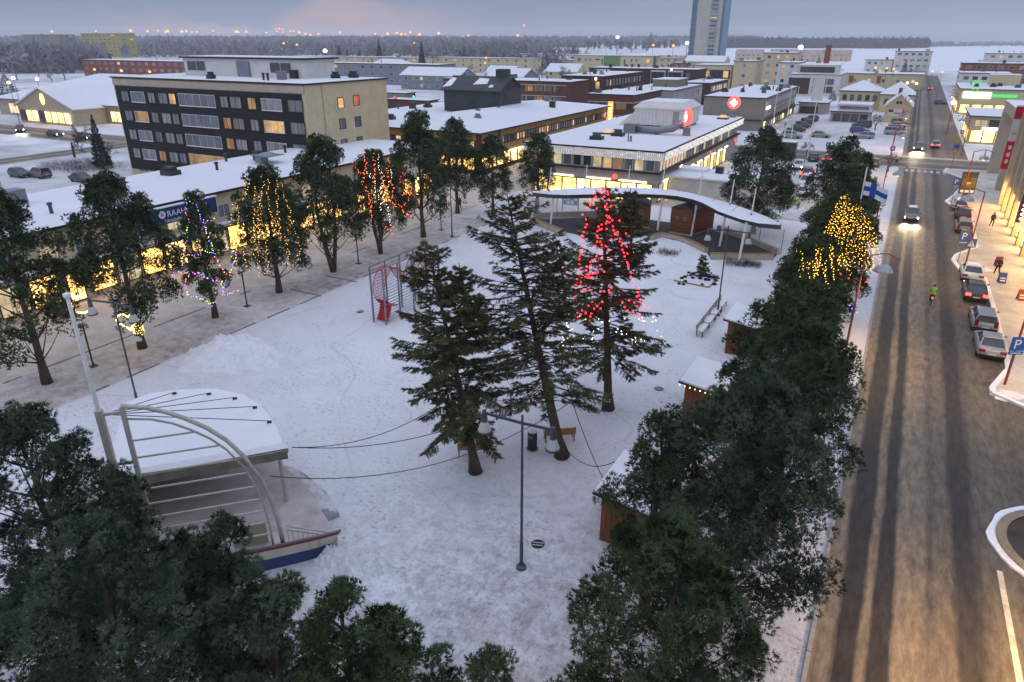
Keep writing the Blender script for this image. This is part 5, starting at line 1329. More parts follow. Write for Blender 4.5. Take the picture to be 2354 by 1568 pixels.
# ---- red street lamps with hanging domes, road signs
DOMEM = M('lamp_dome', (.36, .37, .38), .35, .15, 3, metal=.2)
LAMPLIT = emit('street_lamp_glow', (1.0, .60, .22), 12)
def red_lamp(label, x, y, side, h=7.4, double=False):
    t = thing('street_lamp', label, 'street lamp', (x, y, 0), 0, 'red street lamps along the road')
    ob('pole', MB().tube([(0,0,0),(0,0,h)], [.09,.055], 8), REDPOLE, t); ob('foot', MB().lathe([(.2,0),(.2,.06),(.12,.08)], 10), DARKSTEEL, t)
    for s in ((side, -side) if double else (side,)):
        pts = [(0, 0, h-.05)] + [(s*(.25+u*1.9), 0, h-.05+.32*math.sin(u*math.pi)) for u in np.linspace(.1, 1, 8)]
        a = ob('arm', MB().tube(pts, .045, 6), REDPOLE, t)
        c = (s*1.25, 0, h-.55)
        d = ob('dome', MB().lathe([(.62,-.42),(.6,-.3),(.45,-.08),(.2,.06),(.08,.12),(.05,.85)], 16, c), DOMEM, a, smooth=False)
        ob('lamp', MB().ball((c[0],c[1],c[2]-.46), .16, 1, 1, .5, 8, 4), LAMPLIT, d)
        l = bpy.data.lights.new('street_lamp_light', 'SPOT'); l.energy, l.color, l.spot_size, l.spot_blend, l.shadow_soft_size = (9000 if y < 30 else 1100), (1.0, .56, .17), R(150), .6, .2  # assumed warm light under each dome, far stronger in the added out-of-frame lamps
        lo = bpy.data.objects.new('street_lamp_light', l); COL.objects.link(lo); lo.parent = t; lo.location = (c[0], c[1], c[2]-.6)
    return t
red_lamp('nearest red street lamp on the pavement carrying a parking sign', 8.99, 51.2, 1)
red_lamp('red street lamp on the pavement carrying the crossing sign', 7.82, 79.1, -1, 7.7)
_p = at(1988, 590, 7.3); red_lamp('red street lamp among the right pines on the park side', _p.x, _p.y, 1)
red_lamp('red street lamp hidden among the nearest road pines', -2.3, 33, -1); red_lamp('red street lamp on the near pavement below the traffic island', 11.9, 22, -1); red_lamp('red street lamp at the lowest end of the park pavement', -1.0, 4, 1)  # assumed unseen lamps among pines and out of frame, added to warm the road
red_lamp('red street lamp beside the flag on the park side', -.9, 93, 1); red_lamp('red street lamp beyond the advertising pillar', 8.6, 111, 1)
red_lamp('red street lamp at the near left corner of the junction', -1.2, 131, 1); red_lamp('red street lamp at the far left corner of the junction', -1.4, 164, 1)
red_lamp('red street lamp at the far right corner of the junction', 10.6, 163, -1); red_lamp('red street lamp by the gabled mural house', -1.2, 212, 1)
red_lamp('red street lamp before the green sign store', 10.8, 232, -1)
BLUE = M('sign_blue', (.01, .09, .36), .4, .05); SIGNY = M('sign_yellow', (.62, .40, .02), .4, .05); SIGNR = M('sign_red', (.45, .02, .02), .4, .05)
def psign(label, x, y, z, pole, w=.72, rz=0):
    t = thing('parking_sign', label, 'sign', (x, y, 0 if pole else z), rz, 'blue parking signs'); z0 = z if pole else 0
    if pole: ob('pole', MB().tube([(0,.05,.1),(0,.05,z+.5)], .035, 6), GREYMETAL, t)
    b = ob('plate', MB().box(-w/2,-.03,z0-w/2,w/2,.0,z0+w/2), BLUE, t); ob('sub_plate', MB().box(-w/2,-.03,z0-w*.78,w/2,.0,z0-w*.56), BLUE, t)
    lettering('P', w*.95, LETTER, b, (-w*.3, -.036, z0-w*.34), (R(90), 0, 0)); ob('sub_text', MB().box(-w*.36,-.036,z0-w*.70,w*.36,-.031,z0-w*.64), LETTER, b)
psign('large blue parking sign on the nearest red lamp pole', 9.0, 51.05, 3.1, False, .95, R(28)); psign('blue parking sign on its own pole behind the parked estate', 7.3, 80.6, 3.0, True, 1.0, R(20))
psign('blue parking sign beside the advertising pillar', 7.4, 109.5, 3.6, True, .9, R(10))
def wsign(label, x, y, z, rz=R(15)):
    t = thing('crossing_sign', label, 'sign', (x, y, z), rz)
    b = ob('plate', MB().box(-.42,-.03,-.42,.42,0,.42), BLUE, t)
    ob('triangle', MB().xprism([(-.34,-.32),(.34,-.32),(0,.30)], -.036, -.031), LETTER, b)
    w = MB().ball((0,-.05,.06), .05, n=6, m=4).bar((0,-.042,.02), (-.02,-.042,-.12), .06, .01).bar((-.02,-.042,-.12), (-.13,-.042,-.27), .045, .01).bar((-.02,-.042,-.12), (.10,-.042,-.27), .045, .01).bar((0,-.042,-.02), (.11,-.042,-.12), .035, .01)
    ob('walker', w, BLACKMETAL, b)
wsign('blue and white pedestrian crossing sign on the red lamp pole', 7.84, 78.9, 2.75)
ap = at(2213, 468); t = thing('advertising_pillar', 'dark framed advertising pillar beside the parked cars', 'sign', (ap.x, ap.y, .1), R(15))
ob('stem', MB().box(-.35,-.12,0,.35,.12,1.3), BLACKMETAL, t); ob('case', MB().box(-.95,-.16,1.3,.95,.16,4.2), BLACKMETAL, t)
for z0, z1, mt in ((3.6,4.05,W_SLATE), (2.1,3.45,M('poster_dark', (.10,.09,.06), .5, .6, 2)), (1.45,1.8,LETTER)): ob('poster', MB().box(-.82,-.18,z0,.82,-.162,z1), mt, t)
ob('poster_mark', MB().box(-.25,-.195,2.6,.25,-.182,2.85), SIGNY, t)
gy = at(2184, 392); t = thing('give_way_sign', 'red and yellow give way sign on the pavement corner', 'sign', (gy.x, gy.y, 0), R(10))
ob('pole', MB().tube([(0,0,0),(0,0,4.4)], .05, 6), REDPOLE, t); ob('triangle', MB().xprism([(-.55,3.6),(.55,3.6),(0,2.6)], -.08, -.055), SIGNR, t); ob('triangle_face', MB().xprism([(-.38,3.5),(.38,3.5),(0,2.8)], -.088, -.082), SIGNY, t); ob('plate', MB().box(-.4,-.08,3.75,.4,-.055,4.35), BLUE, t)
for i, (px, lab) in enumerate((((1898,362), 'blue disc road sign in front of the parked cars'), ((2045,372), 'blue square road sign at the left corner of the junction'), ((2205,330), 'blue road sign at the far pavement of the junction'))):
    p = at(*px); t = thing('road_sign', lab, 'sign', (p.x, p.y, 0)); ob('pole', MB().tube([(0,0,0),(0,0,2.4)], .04, 6), GREYMETAL, t); ob('plate', MB().box(-.4,-.05,2.0,.4,-.045+.02,2.8), BLUE, t); ob('mark', MB().box(-.18,-.06,2.2,.18,-.052,2.6), LETTER, t)
# traffic lights far left of the timber house
TLR = emit('red_signal', (1,.02,.03), 12); TLG = emit('green_signal', (.05,1,.4), 9)
for px, m_, lab in (((910,254), TLR, 'traffic light showing red by the crossing street'), ((953,245), TLG, 'traffic light showing green left of the brown shed')):
    p = at(*px); t = thing('traffic_light', lab, 'traffic light', (p.x, p.y, 0)); ob('pole', MB().tube([(0,0,0),(0,0,4.6)], .09, 6), CREAMPAINT, t); ob('head', MB().box(-.35,-.25,2.8,.35,.25,4.2), BLACKMETAL, t); ob('signal', MB().ball((0,-.25,3.9 if m_ is TLR else 3.1), .26, 1,.5,1,8,5), m_, t)
# flagpoles by the parking lots
for i, (px, lab) in enumerate((((1774,300), 'white flagpole nearest the grey office house'), ((1801,322), 'second white flagpole from the grey office house'), ((1816,330), 'third white flagpole beside the silver car'), ((1855,363), 'tall white flagpole nearest the road in the parking lot'))):
    p = at(*px); t = thing('flagpole', lab, 'flagpole', (p.x, p.y, 0), 0, 'white flagpoles at the parking lot'); ob('pole', MB().tube([(0,0,0),(0,0,11.5)], [.11,.06], 7), WHITEPAINT, t); ob('finial', MB().ball((0,0,11.55), .11, n=8, m=5), WHITEPAINT, t)
# flag hung from a pole over the park-side pavement
fo = onface(1980, 448, (-1.4, 63.5), (0, 1)); t = thing('flag', 'white flag with a blue cross hanging above the right pines', 'flag', (fo.x, fo.y, 0))
ob('pole', MB().tube([(0,0,0),(0,0,fo.z+2.2)], .05, 6), WHITEPAINT, t); FW = M('flag_white', (.72,.72,.72), .8, .08); FB = M('flag_blue', (.02,.08,.35), .8, .08)
fm = MB(); fb = MB(); z0 = fo.z; L_, H_ = 1.8, 1.1
def fl_(x, z): return (.08+x, .12*math.sin(x*2.6), z0 + z - .28*x + .05*math.sin(x*3))
idx = lambda i, j: i*7 + j
fm.add([fl_(i*L_/12, j*H_/6) for i in range(13) for j in range(7)], [(idx(i,j), idx(i+1,j), idx(i+1,j+1), idx(i,j+1)) for i in range(12) for j in range(6)])
cells = [(i, j) for i in range(12) for j in range(6) if (2 <= j < 4) or (3 <= i < 6)]
for dy in (-.012, .012):
    fb = MB().add([(lambda p: (p[0], p[1]+dy, p[2]))(fl_(i*L_/12, j*H_/6)) for i in range(13) for j in range(7)], [(idx(i,j), idx(i+1,j), idx(i+1,j+1), idx(i,j+1)) for i, j in cells])
    me_ = fb.mesh('flag_cross'); import bmesh; bm_ = bmesh.new(); bm_.from_mesh(me_); bmesh.ops.delete(bm_, geom=[v for v in bm_.verts if not v.link_faces], context='VERTS'); bm_.to_mesh(me_); bm_.free(); link('flag_cross', me_, FB, t)
ob('flag_cloth', fm, FW, t)
# sandwich boards on the pavement
for px, c, lab in (((2300,650), (.05,.09,.30), 'blue sandwich board on the lit pavement'), ((2345,690), (.30,.06,.03), 'rust red sandwich board at the right edge'), ((2292,612), (.16,.02,.06), 'plum sandwich board behind the walking person')):
    p = at(*px, .12); t = thing('sandwich_board', lab, 'sign board', (p.x, p.y, .12), R(12)); t.scale = (.8, .8, .85); mt = M('board_%d' % px[0], c, .6, .1)
    ob('panel', MB().add([(-.4,-.3,0),(.4,-.3,0),(.4,0,1.15),(-.4,0,1.15)], [(0,1,2,3)]), mt, t); ob('panel', MB().add([(-.4,.3,0),(.4,.3,0),(.4,.01,1.15),(-.4,.01,1.15)], [(0,1,2,3)]), mt, t)
    for k in range(2): ob('print', MB().add([(-.2,-.245+.065*k*1.0,.25+.25*k-.003),(.28,-.245+.065*k,.25+.25*k-.003),(.28,-.245+.065*k+.035,.25+.25*k+.12),(-.28,-.245+.065*k+.035,.25+.25*k+.12)], [(0,1,2,3)]), LETTER, t, (0,-.006,0))
# shelter glass box by the parking lot
p = at(1795, 358); t = thing('bus_shelter', 'dark glass shelter with snowy top behind the big round pine', 'shelter', (p.x, p.y, 0))
ob('roof', MB().box(-2.6,-1,2.5,2.6,1,2.7), DARKSTEEL, t); ob('roof_snow', MB().box(-2.6,-1,2.705,2.6,1,2.85), SNOW_PURE, t); ob('back_pane', MB().box(-2.5,.9,.2,2.5,.95,2.5), P_DARK, t)
for s in (-2.5, 2.5): ob('post', MB().box(s-.06,-.9,0,s+.06,.95,2.5), DARKSTEEL, t)
# ================================================================ trees
PINE = leaf_mat('pine_needles', (.006, .015, .005), (.058, .088, .034), 1.1, .18)
PINE_F = leaf_mat('frosted_pine_needles', (.006, .016, .008), (.068, .098, .053), 1.1, .18)
FIR = leaf_mat('fir_needles', (.020, .030, .011), (.100, .104, .040), .9, .3)
SPRUCE = leaf_mat('dark_spruce_needles', (.012, .022, .018), (.04, .055, .05), .3)
FROST = M('frosted_twigs', (.20, .195, .20), .9, .3, .3)
TWIG = M('brown_twigs', (.075, .055, .048), .9, .3, .6)
TREE = {}; SRC = {}
def unit(a): return a / np.maximum(np.linalg.norm(a, axis=-1, keepdims=True), 1e-6)
def needles(P, D, L, K, spread, wd, rs, flat=0.0, tone=None):
    """K thin triangles per tuft, fanned about D"""
    n = len(P)
    d = D[:, None, :] + spread * rs.randn(n, K, 3) * np.array([1, 1, 1 - flat])
    d = unit(d); ln = (L[:, None] * rs.uniform(.7, 1.15, (n, K)))[..., None]
    q = unit(np.cross(d, rs.randn(n, K, 3)))
    p = P[:, None, :] + rs.uniform(-.02, .02, (n, K, 3))
    w = wd * rs.uniform(.7, 1.3, (n, K, 1))
    V = np.stack([p - q*w*.5 - d*ln*.1, p + q*w*.5 + d*ln*.05, p + d*ln], 2)
    # kite-like blade: base, side, tip
    tn = rs.uniform(0, 1, n) if tone is None else np.clip(tone + rs.uniform(-.12, .12, n), 0, 1)
    return V.reshape(-1, 3), np.repeat(tn, K*3)
def needle_obj(name, Vs, mat, parent):
    V = np.concatenate([v[0] for v in Vs]); T = np.concatenate([v[1] for v in Vs]); F = np.arange(len(V), dtype=np.int32).reshape(-1, 3)
    return link(name, npmesh(name, V, F, T), mat, parent)
def pine(label, x, y, h, r, cb, seed, dens=1.0, mat=None, lean=(0, 0), stems=1, K=6, tuft=.15, group=None, shape=2.2, low=.75, clump=1.0, name='pine_tree', gap=.0, kf=.5, wf=.30):
    rs = np.random.RandomState(seed); t = thing(name, label, 'tree', (x, y, 0), 0, group)
    cx = lambda z: np.array([lean[0]*z/h, lean[1]*z/h])
    env = lambda tt: r * max(0.0, (1 - tt**shape))**.62 * (low + (1-low)*min(1, tt*3.5))
    TREE[label] = (x, y, h, cb, env, lean); SRC[label] = t
    tr = MB(); rad = .022*h
    sp = []
    for s in range(stems):
        a = rs.uniform(0, 6.28); o = (0 if stems == 1 else .28*r)
        pts = []; rr = []
        for k in range(9):
            u = k/8; z = u*h*.93
            off = cx(z) + np.array([math.cos(a), math.sin(a)])*o*min(1, u*2.2)*(1 - .25*u) + rs.uniform(-.08, .08, 2)*(k > 0)
            pts.append((off[0], off[1], z)); rr.append(rad*(1.35 if k == 0 else 1)*(1-u*.85)*(1 if stems == 1 else .8))
        tr.tube(pts, rr, 8); sp.append(pts)
    ob('trunk', tr, BARK, t, smooth=True)
    area = r*(h-cb); NM = int(1.15*area*dens**.5) + 6; P = []; D = []; L = []; TN = []; br = MB()
    for i in range(NM):
        # a bough: a lobe of foliage carried by one limb, made of many brush-like clumps
        tt = ((i+.5)/NM)**.95*.97; tt = min(.985, max(0, tt + rs.uniform(-.04, .04))); z = cb + (h-cb)*tt; e = env(tt)
        th = i*2.39996 + seed + rs.uniform(-.5, .5)
        if gap and rs.rand() < gap*(1-tt)*1.1: continue
        Rm = clump*(.24*r + .28)*rs.uniform(.75, 1.2)*(.55 + .45*min(1, e/r*1.3))
        rho = max(0, e*rs.uniform(.62, 1.08) - Rm*.55); c0 = cx(z)
        c = np.array([c0[0] + rho*math.cos(th), c0[1] + rho*math.sin(th), z]); out = np.array([math.cos(th), math.sin(th), 0])
        pt = sp[rs.randint(len(sp))]; zb = max(cb*.6, z - rho*.55 - .35); kk = min(8, max(0, int(zb/(h*.93)*8))); b0 = np.array(pt[kk][:2]); zb = pt[kk][2]
        if zb < z + .4:
            m_ = (b0 + c[:2])/2
            br.tube([(b0[0], b0[1], zb), (m_[0], m_[1], (zb+z)/2 - .10*rho), (c[0], c[1], z-.1)], [.045+.010*rho, .032, .014], 4, cap=False)
        nc = int(21*dens*(Rm/1.0)**1.7*(.15/tuft)**.5) + 8
        dr = unit(rs.randn(nc, 3) + np.array([0, 0, .45]) + out*.55)
        cc = c + dr*np.array([1, 1, .8])*Rm*rs.uniform(.35, 1.05, (nc, 1))
        for j in range(nc):   # rounded brush of needle bursts at a shoot's end
            rc = rs.uniform(.20, .34)*(tuft/.15)**.7
            nt_ = int(13*dens**.3*(rc/.27)**2/(tuft/.15)**2) + 5
            d2 = unit(rs.randn(nt_, 3) + np.array([0, 0, .45]) + dr[j]*.5)
            P.append(cc[j] + d2*np.array([1, 1, 1.15])*rc*rs.uniform(.72, 1.02, (nt_, 1)))
            D.append(unit(d2 + np.array([0, 0, .3]) + dr[j]*.2)); L.append(tuft*rs.uniform(.85, 1.2, nt_)); TN.append(np.full(nt_, rs.uniform(0, 1)))
            if j % 4 == 0: br.tube([tuple(c - np.array([0, 0, .1])), tuple(cc[j])], [.016, .008], 3, cap=False)
    ob('branches', br, BARKD, t)
    P = np.concatenate(P); D = np.concatenate(D); L = np.concatenate(L)
    needle_obj('crown', [needles(P, D, L*1.1, max(4, int(K*kf+.6)), .62, tuft*wf, rs, 0, np.concatenate(TN))], mat or PINE, t)
    return t
def pine_like(src, label, x, y, h, r, rot, group=None):
    """a pine grown on the pattern of another one: shared meshes, own size and turn"""
    sx, sy, sh, scb, senv, sl = TREE[src]; r0 = max(senv(k/20) for k in range(20)); f = r/r0; so = SRC[src]
    t = thing('pine_tree', label, 'tree', (x, y, 0), rot, group)
    for ch in so.children:
        o = ch.copy(); COL.objects.link(o); o.parent = t; o.scale = (f, f, h/sh)
    TREE[label] = (x, y, h, scb*h/sh, lambda tt: senv(tt)*f, (0, 0)); return t
def fir(label, base, top, r, cb, seed, name='fir_tree', mat=None, bend=.0, dens=1.0, twin=None, group=None, ex=.62):
    rs = np.random.RandomState(seed); base = np.array(base[:2]); h = top[2]; dx = np.array(top[:2]) - base
    t = thing(name, label, 'tree', (base[0], base[1], 0), 0, group)
    ax = lambda z: dx*((z/h)**(1+bend))
    TREE[label] = (base[0], base[1], h, cb, lambda tt: r*(1-tt)**ex, (dx[0], dx[1]))
    tr = MB(); pts = [(ax(h*k/12)[0], ax(h*k/12)[1], h*k/12) for k in range(13)]
    tr.tube(pts, [.026*h*(1.5 if k == 0 else 1)*(1-.93*k/12)*.82 for k in range(13)], 9)
    heads = [(ax, h, 0, r)]
    if twin:   # second leader
        z0, ox, oy, h2 = twin
        ax2 = lambda z: ax(z) + np.array([ox, oy])*min(1, max(0, (z-z0)/1.8))
        tr.tube([(ax2(z)[0], ax2(z)[1], z) for z in np.linspace(z0, h2, 7)], list(np.linspace(.12, .02, 7)), 6)
        heads.append((ax2, h2, z0+.6, r*.62))
    ob('trunk', tr, BARK, t, smooth=True)
    br = MB(); P = []; D = []; L = []
    for fx_, hh, zmin, rr in heads:
        z = max(cb, zmin)
        while z < hh - .15:
            tt = (z-cb)/(hh-cb); env = rr*(1-tt)**ex*(.62+.38*min(1, tt*4+.25))
            for k in range(rs.randint(4, 7) if tt < .85 else 4):
                th = rs.uniform(0, 6.283); ln = max(.2, env*rs.uniform(.35, 1.15))
                dr = np.array([math.cos(th), math.sin(th)]); b0 = fx_(z); q = []
                dro = .30*(1-tt)+.02
                for s in range(6):
                    u = s/5; q.append(np.array([b0[0]+dr[0]*ln*u, b0[1]+dr[1]*ln*u, z + .25*ln*u*tt*1.6 - dro*ln*u**1.3 + .12*ln*u**3]))
                br.tube([tuple(a) for a in q], [.035*(1-tt*.6)+.01, .028, .022, .016, .011, .006], 4, cap=False)
                nt_ = int(5 + ln*15*dens); us = rs.uniform(.25 if tt > .3 else .42, 1.0, nt_)
                for u in us:
                    i0 = min(4, int(u*5)); f = u*5-i0; p = q[i0]*(1-f)+q[i0+1]*f
                    sd = rs.choice([-1, 1]); per = np.array([-dr[1], dr[0], 0])*sd
                    tl = (.16+.5*ln*.32)*(1.15-u*.75)*rs.uniform(.5, 1.1); dd = unit(np.array([dr[0], dr[1], 0])*.75 + per*.85 + np.array([0, 0, -.22]))
                    for w in (.15, .4, .65, .9):
                        P.append(p + dd*tl*w + np.array([0, 0, -.12*tl*w*w])); D.append(unit(dd + np.array([0, 0, .12]))); L.append(.17*rs.uniform(.8, 1.3))
                P.append(q[5]); D.append(unit(q[5]-q[4])); L.append(.2)
            z += rs.uniform(.17, .33)*(1.0 if h > 6 else .35)
    P = np.array(P); D = np.array(D); L = np.array(L)*(1 if h > 6 else .5)
    ob('branches', br, BARKD, t)
    needle_obj('crown', [needles(P, D, L, 4, .46, .036 if h > 6 else .018, rs, .3)], mat or FIR, t)
    return t

# three firs in the middle of the square
b = at(1093, 1085); tp = at(978, 548, 12.5)
fir('left dark fir with leaning trunk and twin tops in the middle of the square', b, (tp.x, tp.y, 12.4), 3.8, 2.9, 41, bend=.15, dens=1.3, twin=(6.4, 1.3, .4, 11.4), ex=.6)
b = at(1292, 1050); tp = at(1165, 447, 14.2)
fir('middle fir with long bare lower branches and strongly leaning trunk', b, (tp.x, tp.y, 14.2), 4.2, 3.4, 42, bend=-.05, dens=.62, twin=(7.0, 1.7, .9, 12.0), ex=.45)
b = at(1397, 940); tp = at(1385, 430, 13.6)
fir('right fir hung with red lamps in the middle of the square', b, (tp.x, tp.y, 13.6), 4.1, 3.4, 43, bend=.1, dens=.85, twin=(8.0, 1.4, .5, 13.6), ex=.58)
b = at(1612, 634); fir('small young spruce in the snowy planting bed', b, (b.x, b.y, 2.2), .8, .1, 44, 'small_spruce', dens=1.6)

# left row of pines
GL = 'row of pines along the lawn'
P2, P4, P5 = 'second pine of the lawn row with a glowing heart on its trunk', 'pine of the lawn row hung with golden lamp strings', 'broad many stemmed pine between golden and orange lamps'
pine(P2, -46.4, 28.0, 12.4, 4.2, 2.6, 2, .8, group=GL, gap=.42, K=7, tuft=.17, shape=1.6, kf=.7, wf=.31)
pine_like(P2, 'leftmost pine of the lawn row at the picture edge', -46.8, 21.3, 12.7, 3.9, 2.4, GL)
pine('slim pine wound with many coloured lamps', -46.7, 34.8, 10.0, 2.5, 2.0, 3, .75, group=GL, gap=.15, K=7, tuft=.17, shape=1.2, kf=.7, wf=.31)
pine(P4, -46.7, 41.8, 11.1, 3.6, 2.4, 4, .85, group=GL, K=7, tuft=.17, gap=.3, shape=1.5, kf=.7, wf=.31)
pine(P5, -46.5, 48.7, 12.7, 3.8, 3.4, 5, .8, stems=3, group=GL, K=7, tuft=.17, gap=.35, kf=.7, wf=.31)
pine_like(P5, 'pine of the lawn row hung with orange and white lamps', -46.4, 55.9, 10.6, 3.3, 1.9, GL)
pine_like(P4, 'tallest pine of the lawn row right of the orange lamps', -46.3, 63.6, 13.6, 3.5, 2.2, GL)
pine('far pine beside the two armed lamp near the timber house', -49.2, 75.4, 11.6, 3.2, 3.2, 8, .9, group=GL, K=6, tuft=.19)
pine_like('far pine beside the two armed lamp near the timber house', 'far small pine right of the two armed lamp', -44.5, 76.5, 9.8, 2.6, 2.0, GL)
b = at(1235, 474); pine_like('far pine beside the two armed lamp near the timber house', 'rounded pine standing alone in front of the corner market', b.x, b.y, 9.4, 2.9, 4.0)
b = at(1730, 537); pine('big rounded pine behind the right wing of the canopy', b.x, b.y, 11.6, 4.2, 2.2, 12, .8, K=6, tuft=.19, shape=1.9)
# right row
GR = 'row of pines along the road'
pine('nearest big round pine of the road row at the bottom', -3.0, 14.2, 9.5, 2.8, 2.2, 21, 1.15, PINE, group=GR, K=9, kf=.8, wf=.21, tuft=.135)
pine('large pine of the road row beside the nearest hut', -2.7, 21.0, 10.8, 3.7, 3.0, 22, 1.1, PINE_F, group=GR, K=9, kf=.8, wf=.21, tuft=.135, gap=.15)
pine('slender pine leaning out over the nearest market hut', -5.5, 21.2, 8.8, 2.1, 1.6, 23, .9, PINE, group=GR, K=9, kf=.8, wf=.21, tuft=.135, gap=.3)
pine('pine of the road row with branches over the pavement', -1.9, 28.4, 10.4, 3.2, 2.8, 24, 1.0, PINE, group=GR, K=9, kf=.8, wf=.21, tuft=.1355, gap=.2)
pine('pine of the road row in front of the middle market hut', -3.3, 34.2, 9.8, 2.9, 2.2, 25, 1.05, PINE, group=GR, K=6, tuft=.15)
pine('pine of the road row in front of the farthest market hut', -3.1, 42.0, 7.8, 2.8, 2.2, 26, 1.05, PINE, group=GR, K=7, tuft=.165)
pine('lower road pine scattered with golden lamps', -3.6, 50.5, 8.4, 3.1, 2.2, 27, 1.0, PINE, group=GR, K=7, tuft=.16)
pine('pine of the road row covered in a golden lamp net', -2.9, 58.0, 10.2, 3.6, 2.0, 28, .95, PINE, group=GR, K=7, tuft=.16, shape=1.7)
pine('unlit pine of the road row behind the flag', -3.0, 68.5, 10.6, 3.2, 2.2, 29, 1.0, PINE, group=GR, K=6, tuft=.18, shape=1.7)
pine('farthest pine of the road row above the flag', -4.6, 79.5, 11.4, 3.6, 2.4, 30, .95, PINE, group=GR, K=6, tuft=.2)
# foreground
GF = 'pines close below the camera'
pine('huge frosted pine filling the bottom left corner', -16.0, 7.2, 9.6, 4.0, 1.0, 31, 1.1, PINE_F, group=GF, K=10, kf=.8, wf=.20, tuft=.12, clump=.8)
pine('dark pine at the left edge in front of the stage', -22.9, 9.2, 10.0, 3.6, 1.0, 32, 1.1, PINE_F, group=GF, K=9, kf=.8, wf=.21, tuft=.125, clump=.85)
pine('bushy pine top in front of the stage hull', -15.4, 10.0, 8.5, 1.8, 1.0, 33, 1.4, PINE_F, group=GF, K=10, kf=.8, wf=.20, tuft=.12, clump=.8)
pine('dense pine crown between the bushy pine and the slim tops', -12.4, 9.2, 8.3, 1.9, 1.0, 38, 1.3, PINE_F, group=GF, K=9, kf=.8, wf=.21, tuft=.12, clump=.8)
pine('slim pine top right of the bushy foreground pine', -10.6, 10.0, 8.1, 1.7, 1.0, 34, 1.3, PINE, group=GF, K=9, kf=.8, wf=.21, tuft=.12, clump=.75, gap=.15)
pine('slim pine top left of the lowest middle', -8.9, 9.8, 8.0, 1.9, 1.0, 35, 1.3, PINE, group=GF, K=9, kf=.8, wf=.21, tuft=.12, clump=.75, gap=.15)
pine('small pine tip rising at the bottom middle', -6.5, 10.9, 7.0, 1.3, 1.0, 36, 1.1, PINE, group=GF, K=9, kf=.8, wf=.21, tuft=.12, clump=.7, gap=.25)
pine('lowest pine tip at the bottom edge left of the middle', -7.6, 10.3, 7.0, 1.1, 1.0, 37, 1.1, PINE, group=GF, K=9, kf=.8, wf=.21, tuft=.12, clump=.7, gap=.25)

# ---- lamp strings on the trees
def hit(label, px, py, out=1.02, strict=False):
    """where the line of sight first meets a crown's outline"""
    x, y, h, cb, env, lean = TREE[label]; d = ray(px, py); d.normalize(); c = Vector((0, 0, CAM_H))
    D0 = math.hypot(x, y); best = None; bd = 1e9
    for k in range(360):
        t = D0*.75 + k*D0*.7/360; p = c + d*t
        tt = min(1, max(0, (p.z-cb)/(h-cb))); ax_, ay_ = x + lean[0]*p.z/h, y + lean[1]*p.z/h
        q = math.hypot(p.x-ax_, p.y-ay_) - env(tt)*out
        if q <= 0 and p.z < h: return p
        if abs(q) < bd: bd = abs(q); best = p
    return None if strict else best
def strand(pts, step):
    """resample a pixel polyline"""
    o = []; 
    for (a, b), (c, d) in zip(pts[:-1], pts[1:]):
        n = max(1, int(math.hypot(c-a, d-b)/step))
        for k in range(n): o.append((a+(c-a)*k/n + rng.uniform(-3, 3), b+(d-b)*k/n + rng.uniform(-2.6, 2.6)))
    return o
def lampstring(label, tree, strands, mats, step, rad, wire=True, out=1.10, separate=False, strict=False):
    x, y = TREE[tree][:2]; t = thing('lamp_string', label, 'lamp string', (x, y, 0), 0, 'lamp strings on the trees')
    bs = {m_: MB() for m_ in mats}; wm = MB()
    for st in strands:
        prev = None
        for i, (a, b) in enumerate(strand(st, step)):
            p = hit(tree, a, b, out, strict)
            if p is None: continue
            p = Vector((p.x-x, p.y-y, p.z))
            m_ = mats[rng.randrange(len(mats))]
            if separate: o = MB().ball((0, 0, 0), rad, n=6, m=4); link('bulb', _meshc.setdefault(('bulb', rad), o.mesh('bulb')), m_, t, tuple(p))
            else: bs[m_].octa(p, rad*rng.uniform(.8, 1.2))
            if wire and prev is not None and (p-prev).length < 1.2: wm.bar(prev, p, .010)
            prev = p
    if wm.v: ob('wire', wm, BLACKMETAL, t)
    if not separate:
        for m_ in mats:
            if bs[m_].v: tag(ob('bulbs', bs[m_], m_, t), kind='stuff')
    return t
RED = emit('red_bulb', (1.0, .010, .018), 17); WHT = emit('white_bulb', (1.0, .90, .68), 7)
YEL = emit('golden_bulb', (1.0, .50, .04), 6); ORA = emit('orange_bulb', (1.0, .12, .02), 9)
BLU = emit('blue_bulb', (.12, .08, 1.0), 13); GRN = emit('green_bulb', (.35, 1.0, .08), 6); MAG = emit('magenta_bulb', (1.0, .08, .25), 9)
z4 = lambda px, py, ox, oy: (ox + px/4, oy + py/4)
T3 = 'right fir hung with red lamps in the middle of the square'
A_ = lambda L_: [z4(a, b, 1176.5, 391.8) for a, b in L_]
reds = [[(825,140),(840,180),(770,205),(735,295),(690,350),(655,400),(680,490),(660,570),(650,690),(630,760),(620,890),(600,960),(585,1060),(578,1160),(588,1280),(595,1350)],
        [(830,130),(845,270),(880,440),(940,550),(985,620),(1010,690),(1040,800),(1065,870),(1090,930),(1125,1050),(1150,1090),(1180,1190),(1220,1245),(1290,1285)],
        [(890,440),(835,495),(770,600),(850,705),(805,765),(690,890),(760,935),(835,925),(690,955),(640,1000),(640,1100),(840,1120),(930,1100)],
        [(600,1350),(650,1285),(720,1335),(780,1255),(825,1210),(865,1165)], [(1010,1220),(1060,1295),(1100,1305),(1180,1360),(1240,1380)], [(1085,1195),(1170,1275),(1210,1250)]]
rw = random.Random(15)
reds += [[(x0, y0), (x0+rw.uniform(-60, 60), y0+rw.uniform(20, 70))] for x0, y0 in [(rw.gauss(880, 30+.18*yy), yy) for yy in range(170, 1300, 26)]]
lampstring('string of large red lamps on the right fir', T3, [A_(s) for s in reds], [RED], 8.0, .042, separate=True, out=.92, strict=True)
rw = random.Random(5)
